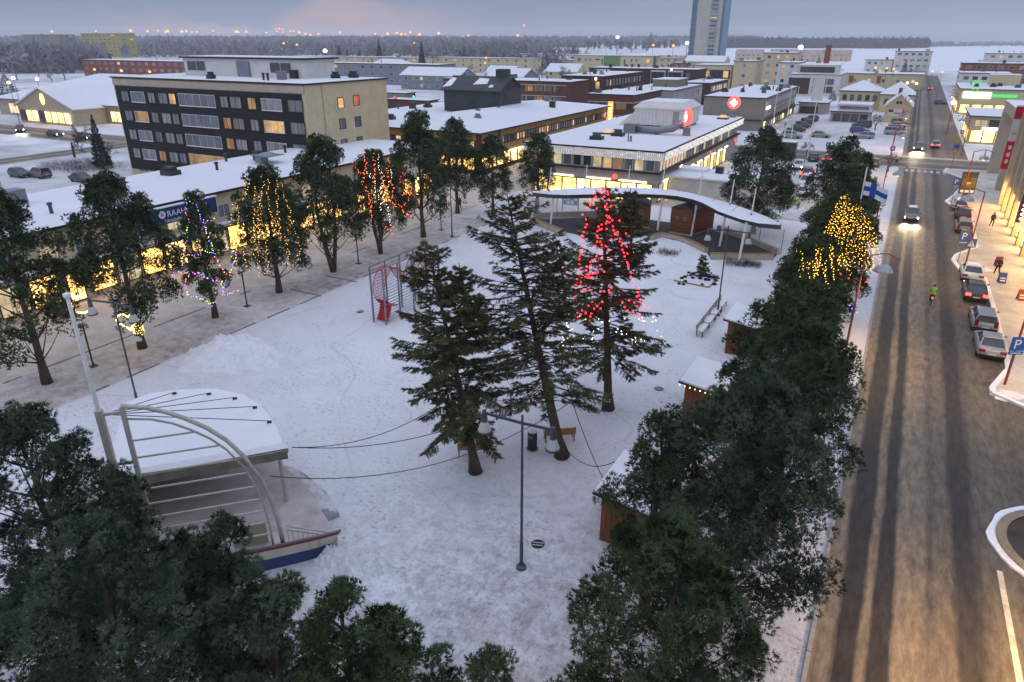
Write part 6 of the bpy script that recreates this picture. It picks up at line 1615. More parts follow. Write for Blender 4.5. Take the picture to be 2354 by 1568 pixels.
lampstring('clusters of small white lamps on the lowest branches of the red lit fir', T3, [[z4(a, b, 1176.5, 391.8) for a, b in ((x0, y0), (x0+rw.uniform(30, 70), y0+rw.uniform(-20, 60)))] for x0, y0 in [(rw.uniform(480, 1380), rw.uniform(1330, 1560)) for _ in range(24)] + [(rw.uniform(450, 530), rw.uniform(1440, 1640)) for _ in range(9)]], [WHT], 7.5, .030, False, .95, strict=True)
L3 = 'slim pine wound with many coloured lamps'; B0 = lambda L_: [z4(a, b, 0, 391.8) for a, b in L_]
lampstring('string of blue red and green lamps on the slim pine', L3, [B0(s) for s in (
    [(1720,255),(1710,380),(1735,480),(1715,560),(1720,650),(1705,690),(1640,720),(1615,830),(1650,880),(1700,870)],
    [(1800,310),(1840,400),(1890,530),(1920,620),(1960,740),(2000,830),(2050,920),(2110,960)], [(1645,930),(1700,940),(1840,950),(1900,1000),(1990,1010),(2090,1040)],
    [(1730,960),(1695,1050),(1740,1150),(1870,1190),(1950,1240),(2000,1190)], [(2110,960),(2140,870),(2170,780),(2120,720),(2060,690)],
    [(2030,1040),(2050,1140),(2140,1130),(2200,1100)], [(1810,640),(1850,720),(1920,750),(1975,750)], [(1720,260),(1760,300),(1810,300),(1830,350)], [(1690,780),(1790,780),(1840,775)], [(1580,680),(1590,760)], [(1590,920),(1600,1070)], [(1920,465),(1975,430)])], [BLU, YEL, MAG, GRN, BLU], 4.6, .038)
L4 = 'pine of the lawn row hung with golden lamp strings'
g4 = [[(563,407),(563,440),(572,450)],[(575,420),(560,455),(535,470),(530,505),(530,560),(535,600)],[(600,400),(608,418),(600,450),(597,520),(592,585),(596,640)],[(618,400),(615,440),(620,480),(628,505)],
      [(648,425),(652,450),(665,480),(668,512),(670,530)],[(655,545),(662,570),(662,612)],[(595,455),(592,500),(595,540)],[(545,460),(548,520),(545,570),(540,620),(552,640)],[(585,430),(583,490),(586,560),(584,600)],[(640,405),(636,440),(640,500),(645,560)],[(680,530),(690,570),(684,600)],[(560,560),(562,600),(575,628)],[(610,520),(612,590),(620,625),(600,628)]]
lampstring('golden lamp strings hanging down the lawn pine', L4, g4, [YEL], 5.2, .030)
L6 = 'pine of the lawn row hung with orange and white lamps'
o6 = [[(835,352),(842,380),(832,420),(850,450),(853,510)],[(858,352),(862,390),(858,430)],[(893,365),(890,400),(905,430),(898,460),(912,482)],[(925,450),(935,430),(945,432),(940,460),(925,475)],[(884,520),(900,535),(908,540)],[(812,370),(822,395),(845,402)],[(880,395),(884,430),(895,460),(905,470)],[(850,470),(856,500)],[(720,465),(735,480),(728,500)],[(915,470),(930,490),(950,500)]]
lampstring('orange lamp strings in the lawn pine', L6, o6, [ORA], 4.4, .040)
w6 = [[(868,352),(872,385),(880,415),(872,450),(874,490)],[(900,380),(898,410),(885,440),(880,470)],[(845,395),(862,420),(862,460)],[(890,470),(897,510),(903,525)]]
lampstring('white lamp strings in the orange lit pine', L6, w6, [WHT], 5, .032)
G8 = 'pine of the road row covered in a golden lamp net'; G7 = 'lower road pine scattered with golden lamps'
n8 = [[(1825+i*7.5+rng.uniform(-9, 9), 580+rng.uniform(-28, 40)), (1828+i*7.5+rng.uniform(-12, 12), 630+rng.uniform(-20, 50))] for i in range(24)]
lampstring('golden lamps scattered over the lower road pine', G7, n8, [YEL], 6.0, .032, False, 1.04, strict=True)
n9 = []
for i in range(24):
    u = i/23; xt = 1935+u*70; xb = 1865+u*178
    n9.append([(xt, 452+rng.uniform(-8, 8)), ((xt+xb)/2, 520), (xb, 575+rng.uniform(-8, 22)), (xb+4, 618+rng.uniform(-25, 20))])
lampstring('golden lamp net over the taller road pine', G8, n9, [YEL], 5.0, .032, False, 1.06, strict=True)
lt = thing('lamp_string', 'few red and blue lamps low in the golden road pine', 'lamp string', (-3.6, 50.5, 0), 0, 'lamp strings on the trees')
for m_, pxs in ((RED, [(1932,630),(1950,640),(1990,648),(1825,678)]), (BLU, [(1953,702),(1970,718),(1958,710)])):
    mb = MB()
    for a in pxs: p = hit(G7, *a); mb.octa((p.x+3.6, p.y-50.5, p.z), .045)
    ob('bulbs', mb, m_, lt)
# shaped lights by the second lawn pine
def lightshape(label, pts, c, rz, mat):
    m_ = MB().tube(pts, .05, 5); t = thing('light_figure', label, 'light figure', c, rz); ob('tube', m_, mat, t); ob('frame', MB().tube([(p[0]*.93, .06, p[2]*.93) for p in pts], .02, 4), BLACKMETAL, t); return t
hp = [(.045*16*math.sin(a)**3, 0, .045*(13*math.cos(a)-5*math.cos(2*a)-2*math.cos(3*a)-math.cos(4*a))) for a in np.linspace(0, 6.283, 30)]
YTUBE = emit('warm_rope_light', (1, .62, .12), 12)
c = onface(295, 737, (-46.0, 27.4), (.8, -.6)); lightshape('heart shaped rope light on the trunk of the second lawn pine', hp, tuple(c), R(55), YTUBE)
c = onface(187, 700, (-46.6, 25.5), (.8, -.6)); lightshape('crescent rope light left of the stage lamp', [(.6*math.cos(a), 0, .6*math.sin(a)) for a in np.linspace(1.2, 5.6, 18)], tuple(c), R(55), YTUBE)
rb_ = thing('trunk_lights', 'band of warm lamps wound round the second lawn pine trunk', 'lamp string', (-46.4, 28, 0)); m_ = MB()
for k in range(46): a = k*.55; m_.octa((.34*math.cos(a), .34*math.sin(a), 1.15+.016*k), .035)
ob('bulbs', m_, YTUBE, rb_); ob('notice', MB().box(-.2,-.01,-.2,.2,.01,.2), WHITEPAINT, rb_, (.25, -.28, .9), R(50))
c = onface(920, 410, (-59.2, 70), (1, 0)); st_ = thing('light_star', 'red glowing light figure on the shop front behind the pines', 'light figure', tuple(c), R(90)); m_ = MB()
for k in range(40): m_.octa((rng.uniform(-1, 1), rng.uniform(-.1, .1), rng.uniform(-.8, .8)), .09)
ob('bulbs', m_, RED, st_); ob('frame', MB().bar((-1,.05,-.85), (1,.05,-.85), .04).bar((-1,.05,.85), (1,.05,.85), .04), BLACKMETAL, st_)
tn = at(1397, 915, 1.0); nt2 = thing('trunk_notice', 'white paper notice on the trunk of the red lit fir', 'notice', (tn.x+.05, tn.y-.25, 1.05), R(30)); ob('sheet', MB().box(-.18,-.01,-.2,.18,.01,.2), WHITEPAINT, nt2); ob('text', MB().box(-.13,-.014,-.1,.13,-.011,.12), W_GREY, nt2)

# ---- bare and frosted trees, shrubs
def bare_proto(seed, h, levels=5, spread=.55, twig=.006):
    rs = np.random.RandomState(seed); m_ = MB()
    def grow(p, d, l, rad, lev):
        q = p + d*l; mid_ = p + d*l*.5 + rs.uniform(-.04, .04, 3)*l
        m_.tube([tuple(p), tuple(mid_), tuple(q)], [rad, rad*.8, rad*.6], 5 if lev > 3 else 3, cap=False)
        if lev == 0: return
        for k in range(4 if lev < 3 else 3):
            nd_ = unit(d + spread*rs.randn(3) + np.array([0, 0, .18])); grow(p + d*l*rs.uniform(.45, 1), nd_, l*rs.uniform(.6, .82), max(rad*.55, twig*h/8), lev-1)
    grow(np.zeros(3), np.array([0, 0, 1.0]), h*.27, h*.016, levels)
    return m_.mesh('bare_crown')
protoT = [bare_proto(60+k, 10, 5, .5, .02) for k in range(3)]
def bare_tree(label, x, y, h, mat, k=0, group=None, name='bare_tree'):
    t = thing(name, label, 'tree', (x, y, 0), rng.uniform(0, 6), group)
    o = link('crown', protoT[k % 3], mat, t); o.scale = (h/10*1.15, h/10*1.15, h/10)
    ob('trunk', MB().tube([(0,0,0),(0,0,h*.26)], [.022*h, .015*h], 7), BARKD, t); return t
p = at(172, 362); bare_tree('bare leafless tree left of the apartment block', p.x, p.y, 10.5, TWIG, 0)
p = at(258, 385); bare_tree('bare bushy tree beside the apartment block corner', p.x, p.y, 7.5, TWIG, 1)
p = at(1853, 358); bare_tree('small bare tree by the nearest flagpole', p.x, p.y, 4.6, TWIG, 2); p = at(1935, 358); bare_tree('small bare tree before the blue parked car', p.x, p.y, 4.2, TWIG, 0)
p = at(2010, 300); bare_tree('dark bare tree in front of the mural house', p.x, p.y, 6.5, TWIG, 1)
p = at(2040, 395); bare_tree('thin bare tree on the snowy corner by the road', p.x, p.y, 5.5, TWIG, 2)
def zfor(p, ytop):
    lo, hi = 0, 60
    for _ in range(40):
        m_ = (lo+hi)/2; d = Vector((p.x, p.y, m_)) - Vector((0, 0, CAM_H)); yy = 784 - 1593*d.dot(_u)/d.dot(_f)
        if yy > ytop: lo = m_
        else: hi = m_
    return lo
def conifer(label, bx, by, ytop, rr, seed, mat=None, name='spruce_tree'):
    p = at(bx, by); h = zfor(p, ytop); rs = np.random.RandomState(seed); t = thing(name, label, 'tree', (p.x, p.y, 0))
    ob('trunk', MB().tube([(0,0,0),(0,0,h*.97)], [.018*h, .004*h], 6), BARKD, t)
    n = 1400; tt = rs.uniform(0, 1, n)**1.35; th = rs.uniform(0, 6.283, n); e = rr*h*(1-tt)**.85*(.55+.45*(((tt*11) % 1)))*rs.uniform(.25, 1, n)**.5
    P = np.stack([e*np.cos(th), e*np.sin(th), h*(.06+.93*tt)], -1); D = unit(np.stack([np.cos(th), np.sin(th), np.full(n, -.25)], -1)); L = np.full(n, .07*h)*(1.15-tt)
    needle_obj('crown', [needles(P, D, L, 5, .5, .011*h, rs, .5)], mat or SPRUCE, t); return t
conifer('dark spruce beside the bare tree left of the apartment block', 238, 388, 262, .17, 1)
conifer('dark spruce left of the pair behind the grey flats', 782, 150, 103, .2, 2); conifer('short dark spruce right of the pair behind the grey flats', 828, 150, 113, .26, 3)
conifer('tall dark spruce behind the grey flats', 874, 153, 88, .17, 4); conifer('second tall dark spruce beyond the grey flats', 971, 172, 95, .17, 5)
conifer('leaning pine joined to the left spruce pair', 800, 152, 112, .26, 6); conifer('lone frosted spruce on the horizon left of the tower', 1493, 118, 73, .3, 7, FROST)
conifer('dark round juniper beside the grey kiosk', 1912, 232, 207, .55, 8, name='juniper_bush'); conifer('dark conifer in front of the frozen bay', 1992, 160, 134, .3, 9)
conifer('frosted columnar tree beside the white apartment house', 2072, 190, 138, .3, 10, FROST); conifer('big frosted spruce at the right edge horizon', 2335, 165, 118, .38, 11, FROST)
conifer('dark conifer group behind the supermarket at the left edge', 25, 235, 168, .55, 12); conifer('dark spruce on the frozen bay shore', 1838, 150, 127, .3, 13)
conifer('dark bushy conifer near the frozen bay shore', 1880, 150, 130, .4, 14)
FRL = 'frosted leafless tree standing among the houses of the middle distance'
spots = [(1050,170),(1080,182),(1110,165),(1150,150),(1180,185),(1210,170),(1235,150),(1260,178),(1285,165),(1310,150),(1330,180),(1005,170),(985,185),(955,182),(930,185),(910,195),(1020,200),(1130,195),(1215,200),(1245,198),(1295,190),(1165,130),(1195,140),(1275,135),(1320,128),(1420,120),(1450,122),(1530,126),(1560,128),
         (600,130),(560,128),(150,185),(120,190),(90,175),(170,170),(230,180),(270,178),(300,182),(340,180),(140,150),(60,160),(40,185),(200,150),(430,130),(465,132),(1820,155),(1790,150),(2250,160),(2300,170),(2100,190)]
for i, (a, b) in enumerate(spots):
    p = at(a, b); bare_tree(FRL, p.x, p.y, rng.uniform(9, 15), FROST, i, 'frosted trees of the middle distance', 'frosted_tree')
def shrub(label, px, rx, h, seed, mat, name='shrub', n=260):
    p = at(*px); rs = np.random.RandomState(seed); t = thing(name, label, 'shrub', (p.x, p.y, 0))
    P = np.stack([rs.uniform(-rx, rx, n)*.8, rs.uniform(-rx, rx, n)*.6, rs.uniform(0, h*.45, n)], -1); D = unit(np.stack([rs.randn(n)*.5, rs.randn(n)*.5, np.ones(n)], -1))
    needle_obj('twigs', [needles(P, D, np.full(n, h*.7), 4, .3, .012, rs)], mat, t)
    m_ = MB()
    for k in range(6): a = k*1.05; m_.tube([(0,0,0),(rx*.5*math.cos(a), rx*.4*math.sin(a), h*.6)], [.03,.01], 4)
    ob('stems', m_, BARKD, t)
shrub('dark reddish bush left of the right seat wall post', (1692,610), 1.3, .8, 1, TWIG); shrub('second reddish bush right of the right seat wall post', (1728,612), 1.1, .7, 2, TWIG)
shrub('low brown bush in front of the bent seat wall', (1535,585), 1.4, .7, 3, TWIG); shrub('low brown bush left in front of the canopy', (1240,545), 1.2, .7, 4, TWIG)
shrub('long clipped brown hedge beside the left parking lot', (185,388), 7.5, 1.7, 5, TWIG, 'hedge', 1500); shrub('small dark bush beside the young spruce', (1638,640), .6, .4, 6, SPRUCE)
bed = at(1600, 640)
rk = MB()
for i in range(26):
    q = at(1558+rng.uniform(0, 100), 632+rng.uniform(-6, 26)); rk.ball((q.x-bed.x, q.y-bed.y, .06), rng.uniform(.10, .24), 1, 1, .7, 6, 4)
tag(ob('bed_plants', rk, SPRUCE, None, (bed.x, bed.y, 0)), 'tufts of low dark plants poking through the snowy bed', 'plants', kind='stuff')
fr = thing('bed_border', 'thin timber border of the snowy planting bed', 'border', (bed.x, bed.y, 0)); q0, q1, q2 = [at(*a)-bed for a in ((1548,646),(1628,662),(1642,648))]
ob('plank', MB().bar((q0.x,q0.y,.06), (q1.x,q1.y,.06), .08, .12), SEATWOOD, fr); ob('plank', MB().bar((q1.x,q1.y,.06), (q2.x,q2.y,.06), .08, .12), SEATWOOD, fr)

# ---- far woods (one mass)
def wood(name, label, pts, hs, mat, seed, K=22, wid=.26):
    rs = np.random.RandomState(seed); n = len(pts); P0 = np.array(pts); H = np.array(hs)[:, None]
    u = unit(rs.randn(n, K, 3)) * rs.uniform(.35, 1, (n, K, 1))
    c = P0[:, None, :] + np.concatenate([u[..., :2]*(H*wid)[:, :, None]*np.ones((1, K, 1)), (u[..., 2:]*.45+.55)*H[:, :, None]], -1)
    s = (H*.165)[:, :, None]; a = rs.randn(n, K, 3)*s; b_ = rs.randn(n, K, 3)*s; a[..., 2] *= 1.6
    V = np.stack([c-a*.6, c+b_*.6, c+a], 2).reshape(-1, 3)
    # stems
    st = np.stack([P0 + np.array([-.15, 0, 0]), P0 + np.array([.15, 0, 0]), P0 + np.array([0, 0, 1.0])*H], 1).reshape(-1, 3)
    V = np.concatenate([V, st]); F = np.arange(len(V), dtype=np.int32).reshape(-1, 3)
    return tag(link(name, npmesh(name, V, F), mat), label, 'wood', kind='stuff')
WOODG = M('frosted_wood', (.235, .235, .25), .95, .3, .03); WOODD = M('dark_pine_wood', (.035, .045, .045), .95, .35, .02)
rs = np.random.RandomState(17)
def scatter(n, x0, x1, y0, y1, z=0, avoid=()):
    o = []
    while len(o) < n:
        a, b = rs.uniform(x0, x1), rs.uniform(y0, y1)
        if any(q[0] < a < q[2] and q[1] < b < q[3] for q in avoid): continue
        p = at(a, b); o.append((p.x, p.y, z))
    return o
def clear(pts, pad=7):
    bx = [v for v in DIM.values()]
    return [p for p in pts if not any(b[0]-pad < p[0] < b[1]+pad and b[2]-pad < p[1] < b[3]+pad for b in bx)]
def front_clear(pts):
    """keep the woods from standing in front of the house fronts"""
    bx = [v for v in DIM.values()]; o = []
    for p in pts:
        ok = True
        for b in bx:
            if b[1]-b[0] > 20 and b[0] < p[0]*b[2]/max(p[1], 1) < b[1] and 0 < b[2]-p[1] < 30: ok = False; break
        if ok: o.append(p)
    return o
g = front_clear(clear(scatter(5200, -60, 1340, 95, 134)+scatter(2600, -60, 1690, 92.5, 106)+scatter(700, -60, 240, 130, 170)+scatter(420, 1000, 1330, 130, 165)))
wood('frosted_wood', 'grey frosted wood spreading behind the town to the horizon', g, rs.uniform(9, 16, len(g)), WOODG, 1, 25)
g = front_clear(clear(scatter(1300, -60, 1560, 93, 116)))
wood('pine_wood', 'scattered dark pines standing in the frosted wood', g, rs.uniform(11, 18, len(g)), WOODD, 2, 30, .2)
g = []
for (x0, y0), (x1, y1) in zip([(-3600,200),(-3000,900),(-2400,1400),(-1900,1850),(-1450,2250),(-900,2600)], [(-3000,900),(-2400,1400),(-1900,1850),(-1450,2250),(-900,2600),(-500,2700)]):
    for k in range(620):
        u = rs.rand(); v = rs.rand(); d = unit(np.array([x0+(x1-x0)*u, y0+(y1-y0)*u])); q = v*900; zz = 12*min(1, q/360)
        g.append((x0+(x1-x0)*u + d[0]*q, y0+(y1-y0)*u + d[1]*q, zz))
wood('ridge_wood', 'dark forest ridge along the left horizon', g, rs.uniform(14, 20, len(g)), WOODD, 3, 22, .3)
g = []
for k in range(2200):
    a = rs.uniform(1640, 2130); p = at(a, 110.5 + (a-1640)*.004 - rs.rand()**2*7 + max(0, a-2050)*-.02); g.append((p.x, p.y, 0))
wood('shore_wood', 'forested far shore across the frozen bay', g, rs.uniform(13, 19, len(g))*1.1, WOODD, 4, 22, .34)
g = []
for k in range(260):
    a = rs.uniform(2120, 2420); p = at(a, 109 - rs.rand()*7); g.append((p.x, p.y, 0))
wood('shore_wood', 'low misty wood at the right end of the far shore', g, rs.uniform(9, 13, len(g)), WOODG, 5, 18, .34)
# ================================================================ vehicles
def paint(name, col, rough=.35):
    m, t, b = newmat(name)
    n = noise(t, 1.5, 3); r_ = ramp(t, n.outputs[0], [(.3, tuple(c*.82 for c in col)), (.7, col)])
    dirt = noise(t, 5, 3); g = nd(t, 'ShaderNodeNewGeometry'); s = nd(t, 'ShaderNodeSeparateXYZ'); t.links.new(g.outputs['Position'], s.inputs[0])
    z = ramp(t, s.outputs['Z'], [(.15, .75), (.75, .08)]); f = mixc(t, 1.0, z.outputs[0], dirt.outputs[0], 'MULTIPLY')
    c = mixc(t, f, r_.outputs[0], (.22, .19, .16)); t.links.new(c, b.inputs['Base Color'])
    b.inputs['Roughness'].default_value = rough; b.inputs['Metallic'].default_value = .25; b.inputs['Coat Weight'].default_value = .35; b.inputs['Coat Roughness'].default_value = .2
    return m
PAINT = {k: paint('car_paint_' + k, c) for k, c in dict(silver=(.34,.35,.37), white=(.68,.69,.70), black=(.018,.018,.02), grey=(.13,.135,.14), blue=(.03,.06,.20), darkred=(.10,.015,.02), green=(.03,.06,.05), beige=(.30,.26,.20), yellow=(.45,.33,.05), dark=(.045,.045,.05)).items()}
CGLASS = glass_pane('car_glass', (.03, .036, .042), .08); RUBBER = M('tyre_rubber', (.018,.018,.018), .9, .2, 4); RIM = M('wheel_rim', (.3,.3,.31), .4, .1, 4, metal=.6)
TRIM = M('black_trim', (.02,.02,.02), .6, .2, 4); PLATE = M('number_plate', (.6,.6,.58), .5, .05)
HL_OFF = M('headlamp_glass', (.45,.46,.47), .15, .1, 5); TL_OFF = M('tail_lamp', (.22,.012,.015), .25, .1, 5)
HL_ON = emit('headlamp_on', (1.0,.88,.66), 40); TL_ON = emit('tail_lamp_on', (1.0,.03,.02), 12)
SPEC = {  # length, width, belt z, roof z, glass base (rear, front), glass top (rear, front), nose z, tail z
 'sedan':  (4.55,1.78,.93,1.43,-1.72,.95,-1.02,.12,.70,.90), 'estate': (4.6,1.78,.93,1.47,-2.2,.95,-1.95,.12,.70,.88),
 'hatch':  (4.05,1.72,.95,1.48,-1.95,.90,-1.55,.10,.72,.88), 'suv':    (4.5,1.86,1.08,1.72,-2.15,.95,-1.9,.2,.92,1.02), 'van': (4.7,1.85,1.12,1.85,-2.25,1.3,-2.12,.55,.85,1.05)}
_cars = {}
def car_parts(kind):
    if kind in _cars: return _cars[kind]
    L, W, zb, zr, g0, g1, t0, t1, zn, zt = SPEC[kind]; h = L/2; w = W/2; P = {}
    S = [(-h, w*.86, .42, zt*.82), (-h+.08, w*.95, .30, zt), (g0+.05, w*.99, .24, zb), (-.6, w, .24, zb), (.4, w, .24, zb-.01), (g1+.05, w*.99, .24, zb-.03), (h-.55, w*.95, .24, (zb+zn)/2), (h-.12, w*.86, .28, zn), (h, w*.74, .38, zn*.82)]
    vs = []
    for y, ww, z0, z1 in S:
        m_ = (z0+z1)/2
        vs += [(-ww*.90, y, z0), (-ww, y, z0+.14), (-ww, y, m_+.1), (-ww*.94, y, z1-.05), (-ww*.80, y, z1), (ww*.80, y, z1), (ww*.94, y, z1-.05), (ww, y, m_+.1), (ww, y, z0+.14), (ww*.90, y, z0)]
    n = 10; fs = [(i*n+k, i*n+(k+1) % n, (i+1)*n+(k+1) % n, (i+1)*n+k) for i in range(len(S)-1) for k in range(n)]
    fs += [tuple(range(n-1, -1, -1)), tuple(range((len(S)-1)*n, len(S)*n))]
    P['body'] = MB().add(vs, [f[::-1] for f in fs]).mesh('body', True)
    q = [(-w*.86, g0, zb-.06), (w*.86, g0, zb-.06), (w*.86, g1, zb-.08), (-w*.86, g1, zb-.08), (-w*.66, t0, zr-.07), (w*.66, t0, zr-.07), (w*.66, t1, zr-.07), (-w*.66, t1, zr-.07)]
    P['glass'] = MB().add(q, [(0,1,5,4),(1,2,6,5),(2,3,7,6),(3,0,4,7),(4,5,6,7)]).mesh('glass')
    rf = MB(); c = [(-w*.70, t0-.06), (w*.70, t0-.06), (w*.70, t1+.04), (-w*.70, t1+.04)]; c2 = [(x*.86, y*.9+ .1*(t0+t1)/2) for x, y in c]
    rf.add([(x, y, zr-.075) for x, y in c] + [(x, y, zr) for x, y in c2], [(i, (i+1) % 4, 4+(i+1) % 4, 4+i) for i in range(4)] + [(4,5,6,7)])
    for sx in (-1, 1):
        for (b0, tt) in (((sx*w*.87, g0, zb-.06), (sx*w*.67, t0, zr-.06)), ((sx*w*.87, g1, zb-.08), (sx*w*.67, t1, zr-.06)), ((sx*w*.875, (g0+g1)*.5-.05, zb-.05), (sx*w*.675, (t0+t1)*.5, zr-.06))): rf.bar(b0, tt, .08)
    P['roof'] = rf.mesh('roof')
    P['tyre'] = MB().add([], []); ty = MB(); 
    m_ = MB().lathe([(.20,-.1),(.29,-.1),(.31,-.06),(.31,.06),(.29,.1),(.20,.1)], 14); P['tyre'] = m_.mesh('wheel'); P['rim'] = MB().lathe([(.19,-.085),(.205,-.02),(.205,.02),(.19,.085)], 10).mesh('rim')
    P['wheels'] = [(sx*(w-.12), y, .31) for sx in (-1, 1) for y in (-h+.85, h-.85)]
    P['head'] = MB().add([(-.2,0,-.08),(.2,-.06,-.08),(.2,-.10,.08),(-.2,-.05,.08),(-.2,-.2,-.08),(.2,-.2,-.08),(.2,-.2,.08),(-.2,-.2,.08)], [(0,1,2,3),(4,7,6,5),(0,4,5,1),(1,5,6,2),(2,6,7,3),(3,7,4,0)]).mesh('headlamp')
    tall = kind in ('estate', 'van', 'suv')
    P['tail'] = (MB().box(-.13,-.04,-.24,.13,.12,.24) if tall else MB().box(-.2,-.04,-.1,.2,.12,.1)).mesh('tail_lamp')
    P['plate'] = MB().box(-.26,-.015,-.06,.26,.01,.06).mesh('plate'); P['bumper'] = MB().box(-w*.9,-.06,-.08,w*.9,.1,.06).mesh('bumper')
    P['mirror'] = MB().ball((0,0,0), .11, 1.1, .6, .7, 6, 4).mesh('mirror'); P['snow'] = MB().add([(x*.9, y*.92, zr+.005) for x, y in c2] + [(x*.82, y*.86, zr+.06) for x, y in c2], [(i, (i+1) % 4, 4+(i+1) % 4, 4+i) for i in range(4)] + [(4,5,6,7)]).mesh('roof_snow')
    P['dims'] = (h, w, zb, zr, zn, zt, g1); _cars[kind] = P; return P
def car(label, pos, rz, kind, col, head=False, tail=False, snow=False, group='parked cars', beam=0, full=True):
    P = car_parts(kind); h, w, zb, zr, zn, zt, g1 = P['dims']
    t = thing('parked_car' if 'moving' not in group else 'moving_car', label, 'car', (pos[0], pos[1], pos[2] if len(pos) > 2 else 0.014), rz, group)
    link('body', P['body'], PAINT[col], t); link('windows', P['glass'], CGLASS, t); link('roof', P['roof'], PAINT[col], t)
    for p in P['wheels']:
        o = link('wheel', P['tyre'], RUBBER, t, p); o.rotation_euler = (0, R(90), 0); link('rim', P['rim'], RIM, o)
    for sx in (-1, 1):
        o = link('headlamp', P['head'], HL_ON if head else HL_OFF, t, (sx*w*.66, h-.02, zn*.80)); o.scale = (-sx, 1, 1) if sx < 0 else (1, 1, 1)
        if beam:
            l = bpy.data.lights.new('headlamp_beam', 'SPOT'); l.energy = beam; l.spot_size = R(62); l.spot_blend = .8; l.color = (1.0,.80,.50); l.shadow_soft_size = .1
            lo = bpy.data.objects.new('headlamp_beam', l); COL.objects.link(lo); lo.parent = t; lo.location = (sx*w*.66, h+.15, zn*.82); lo.rotation_euler = (R(79), 0, 0)
        o = link('tail_lamp', P['tail'], TL_ON if tail else TL_OFF, t, (sx*w*.72, -h+.03, zt*.84 + (.1 if kind in ('estate', 'suv', 'van') else 0)))
        if full: link('mirror', P['mirror'], PAINT[col], t, (sx*(w+.07), g1-.25, zb+.05))
    if full:
        link('number_plate', P['plate'], PLATE, t, (0, -h+.0, zt*.62)); link('rear_bumper', P['bumper'], TRIM, t, (0, -h+.05, .42)); b = link('front_bumper', P['bumper'], TRIM, t, (0, h-.03, .42)); b.rotation_euler = (0, 0, math.pi)
    if snow: link('roof_snow', P['snow'], SNOW_PURE, t)
    return t
UP, DN, RT, LF = 0.0, math.pi, -math.pi/2, math.pi/2
GK = 'cars parked along the kerb'
car('silver sedan parked nearest the camera at the kerb', (8.45,57.4), UP, 'sedan', 'silver', group=GK); car('silver estate parked in front of the nearest silver sedan', (8.4,63.1), UP, 'estate', 'silver', group=GK)
car('dark sedan at the kerb with its tail lamps lit', (8.2,70.6), UP, 'sedan', 'dark', tail=True, group=GK, head=True); car('white sedan parked beyond the dark sedan with lit tail lamps', (8.2,76.6), UP, 'sedan', 'white', group=GK, snow=True)
for px, k, c, lab in (((2213,536), 'estate', 'beige', 'pale estate car parked beside the blue parking sign'), ((2211,508), 'hatch', 'darkred', 'dark red hatchback parked between two pale cars'), ((2204,486), 'hatch', 'white', 'white hatchback parked next to the advertising pillar')):
    p = at(*px); car(lab, (p.x, p.y+1.6), UP, k, c, snow=c == 'white', group=GK)
GM = 'moving cars on the road'
p = at(2092, 512); car('oncoming blue grey car with bright headlamps and snowy roof', (p.x, p.y+2.0), DN, 'hatch', 'grey', head=True, snow=True, group=GM, beam=800)
p = at(2108, 348); car('oncoming car with bright headlamps in the junction', (p.x, p.y+2.0), DN, 'sedan', 'dark', head=True, group=GM, beam=1300)
p = at(2148, 342); car('silver car driving away through the junction with red tail lamps', (p.x, p.y+2.0), UP, 'hatch', 'silver', tail=True, group=GM)
p = at(2137, 207); car('far car with red tail lamps at the end of the road', (p.x, p.y), UP, 'sedan', 'dark', tail=True, group=GM); p = at(2195, 207); car('far car with red tail lamps right of the road end', (p.x, p.y), UP, 'sedan', 'dark', tail=True, group=GM)
p = at(2160, 240); car('dark car parked on the far right road side', (p.x, p.y), RT, 'hatch', 'blue', group=GK)
GP = 'cars in the parking lots'
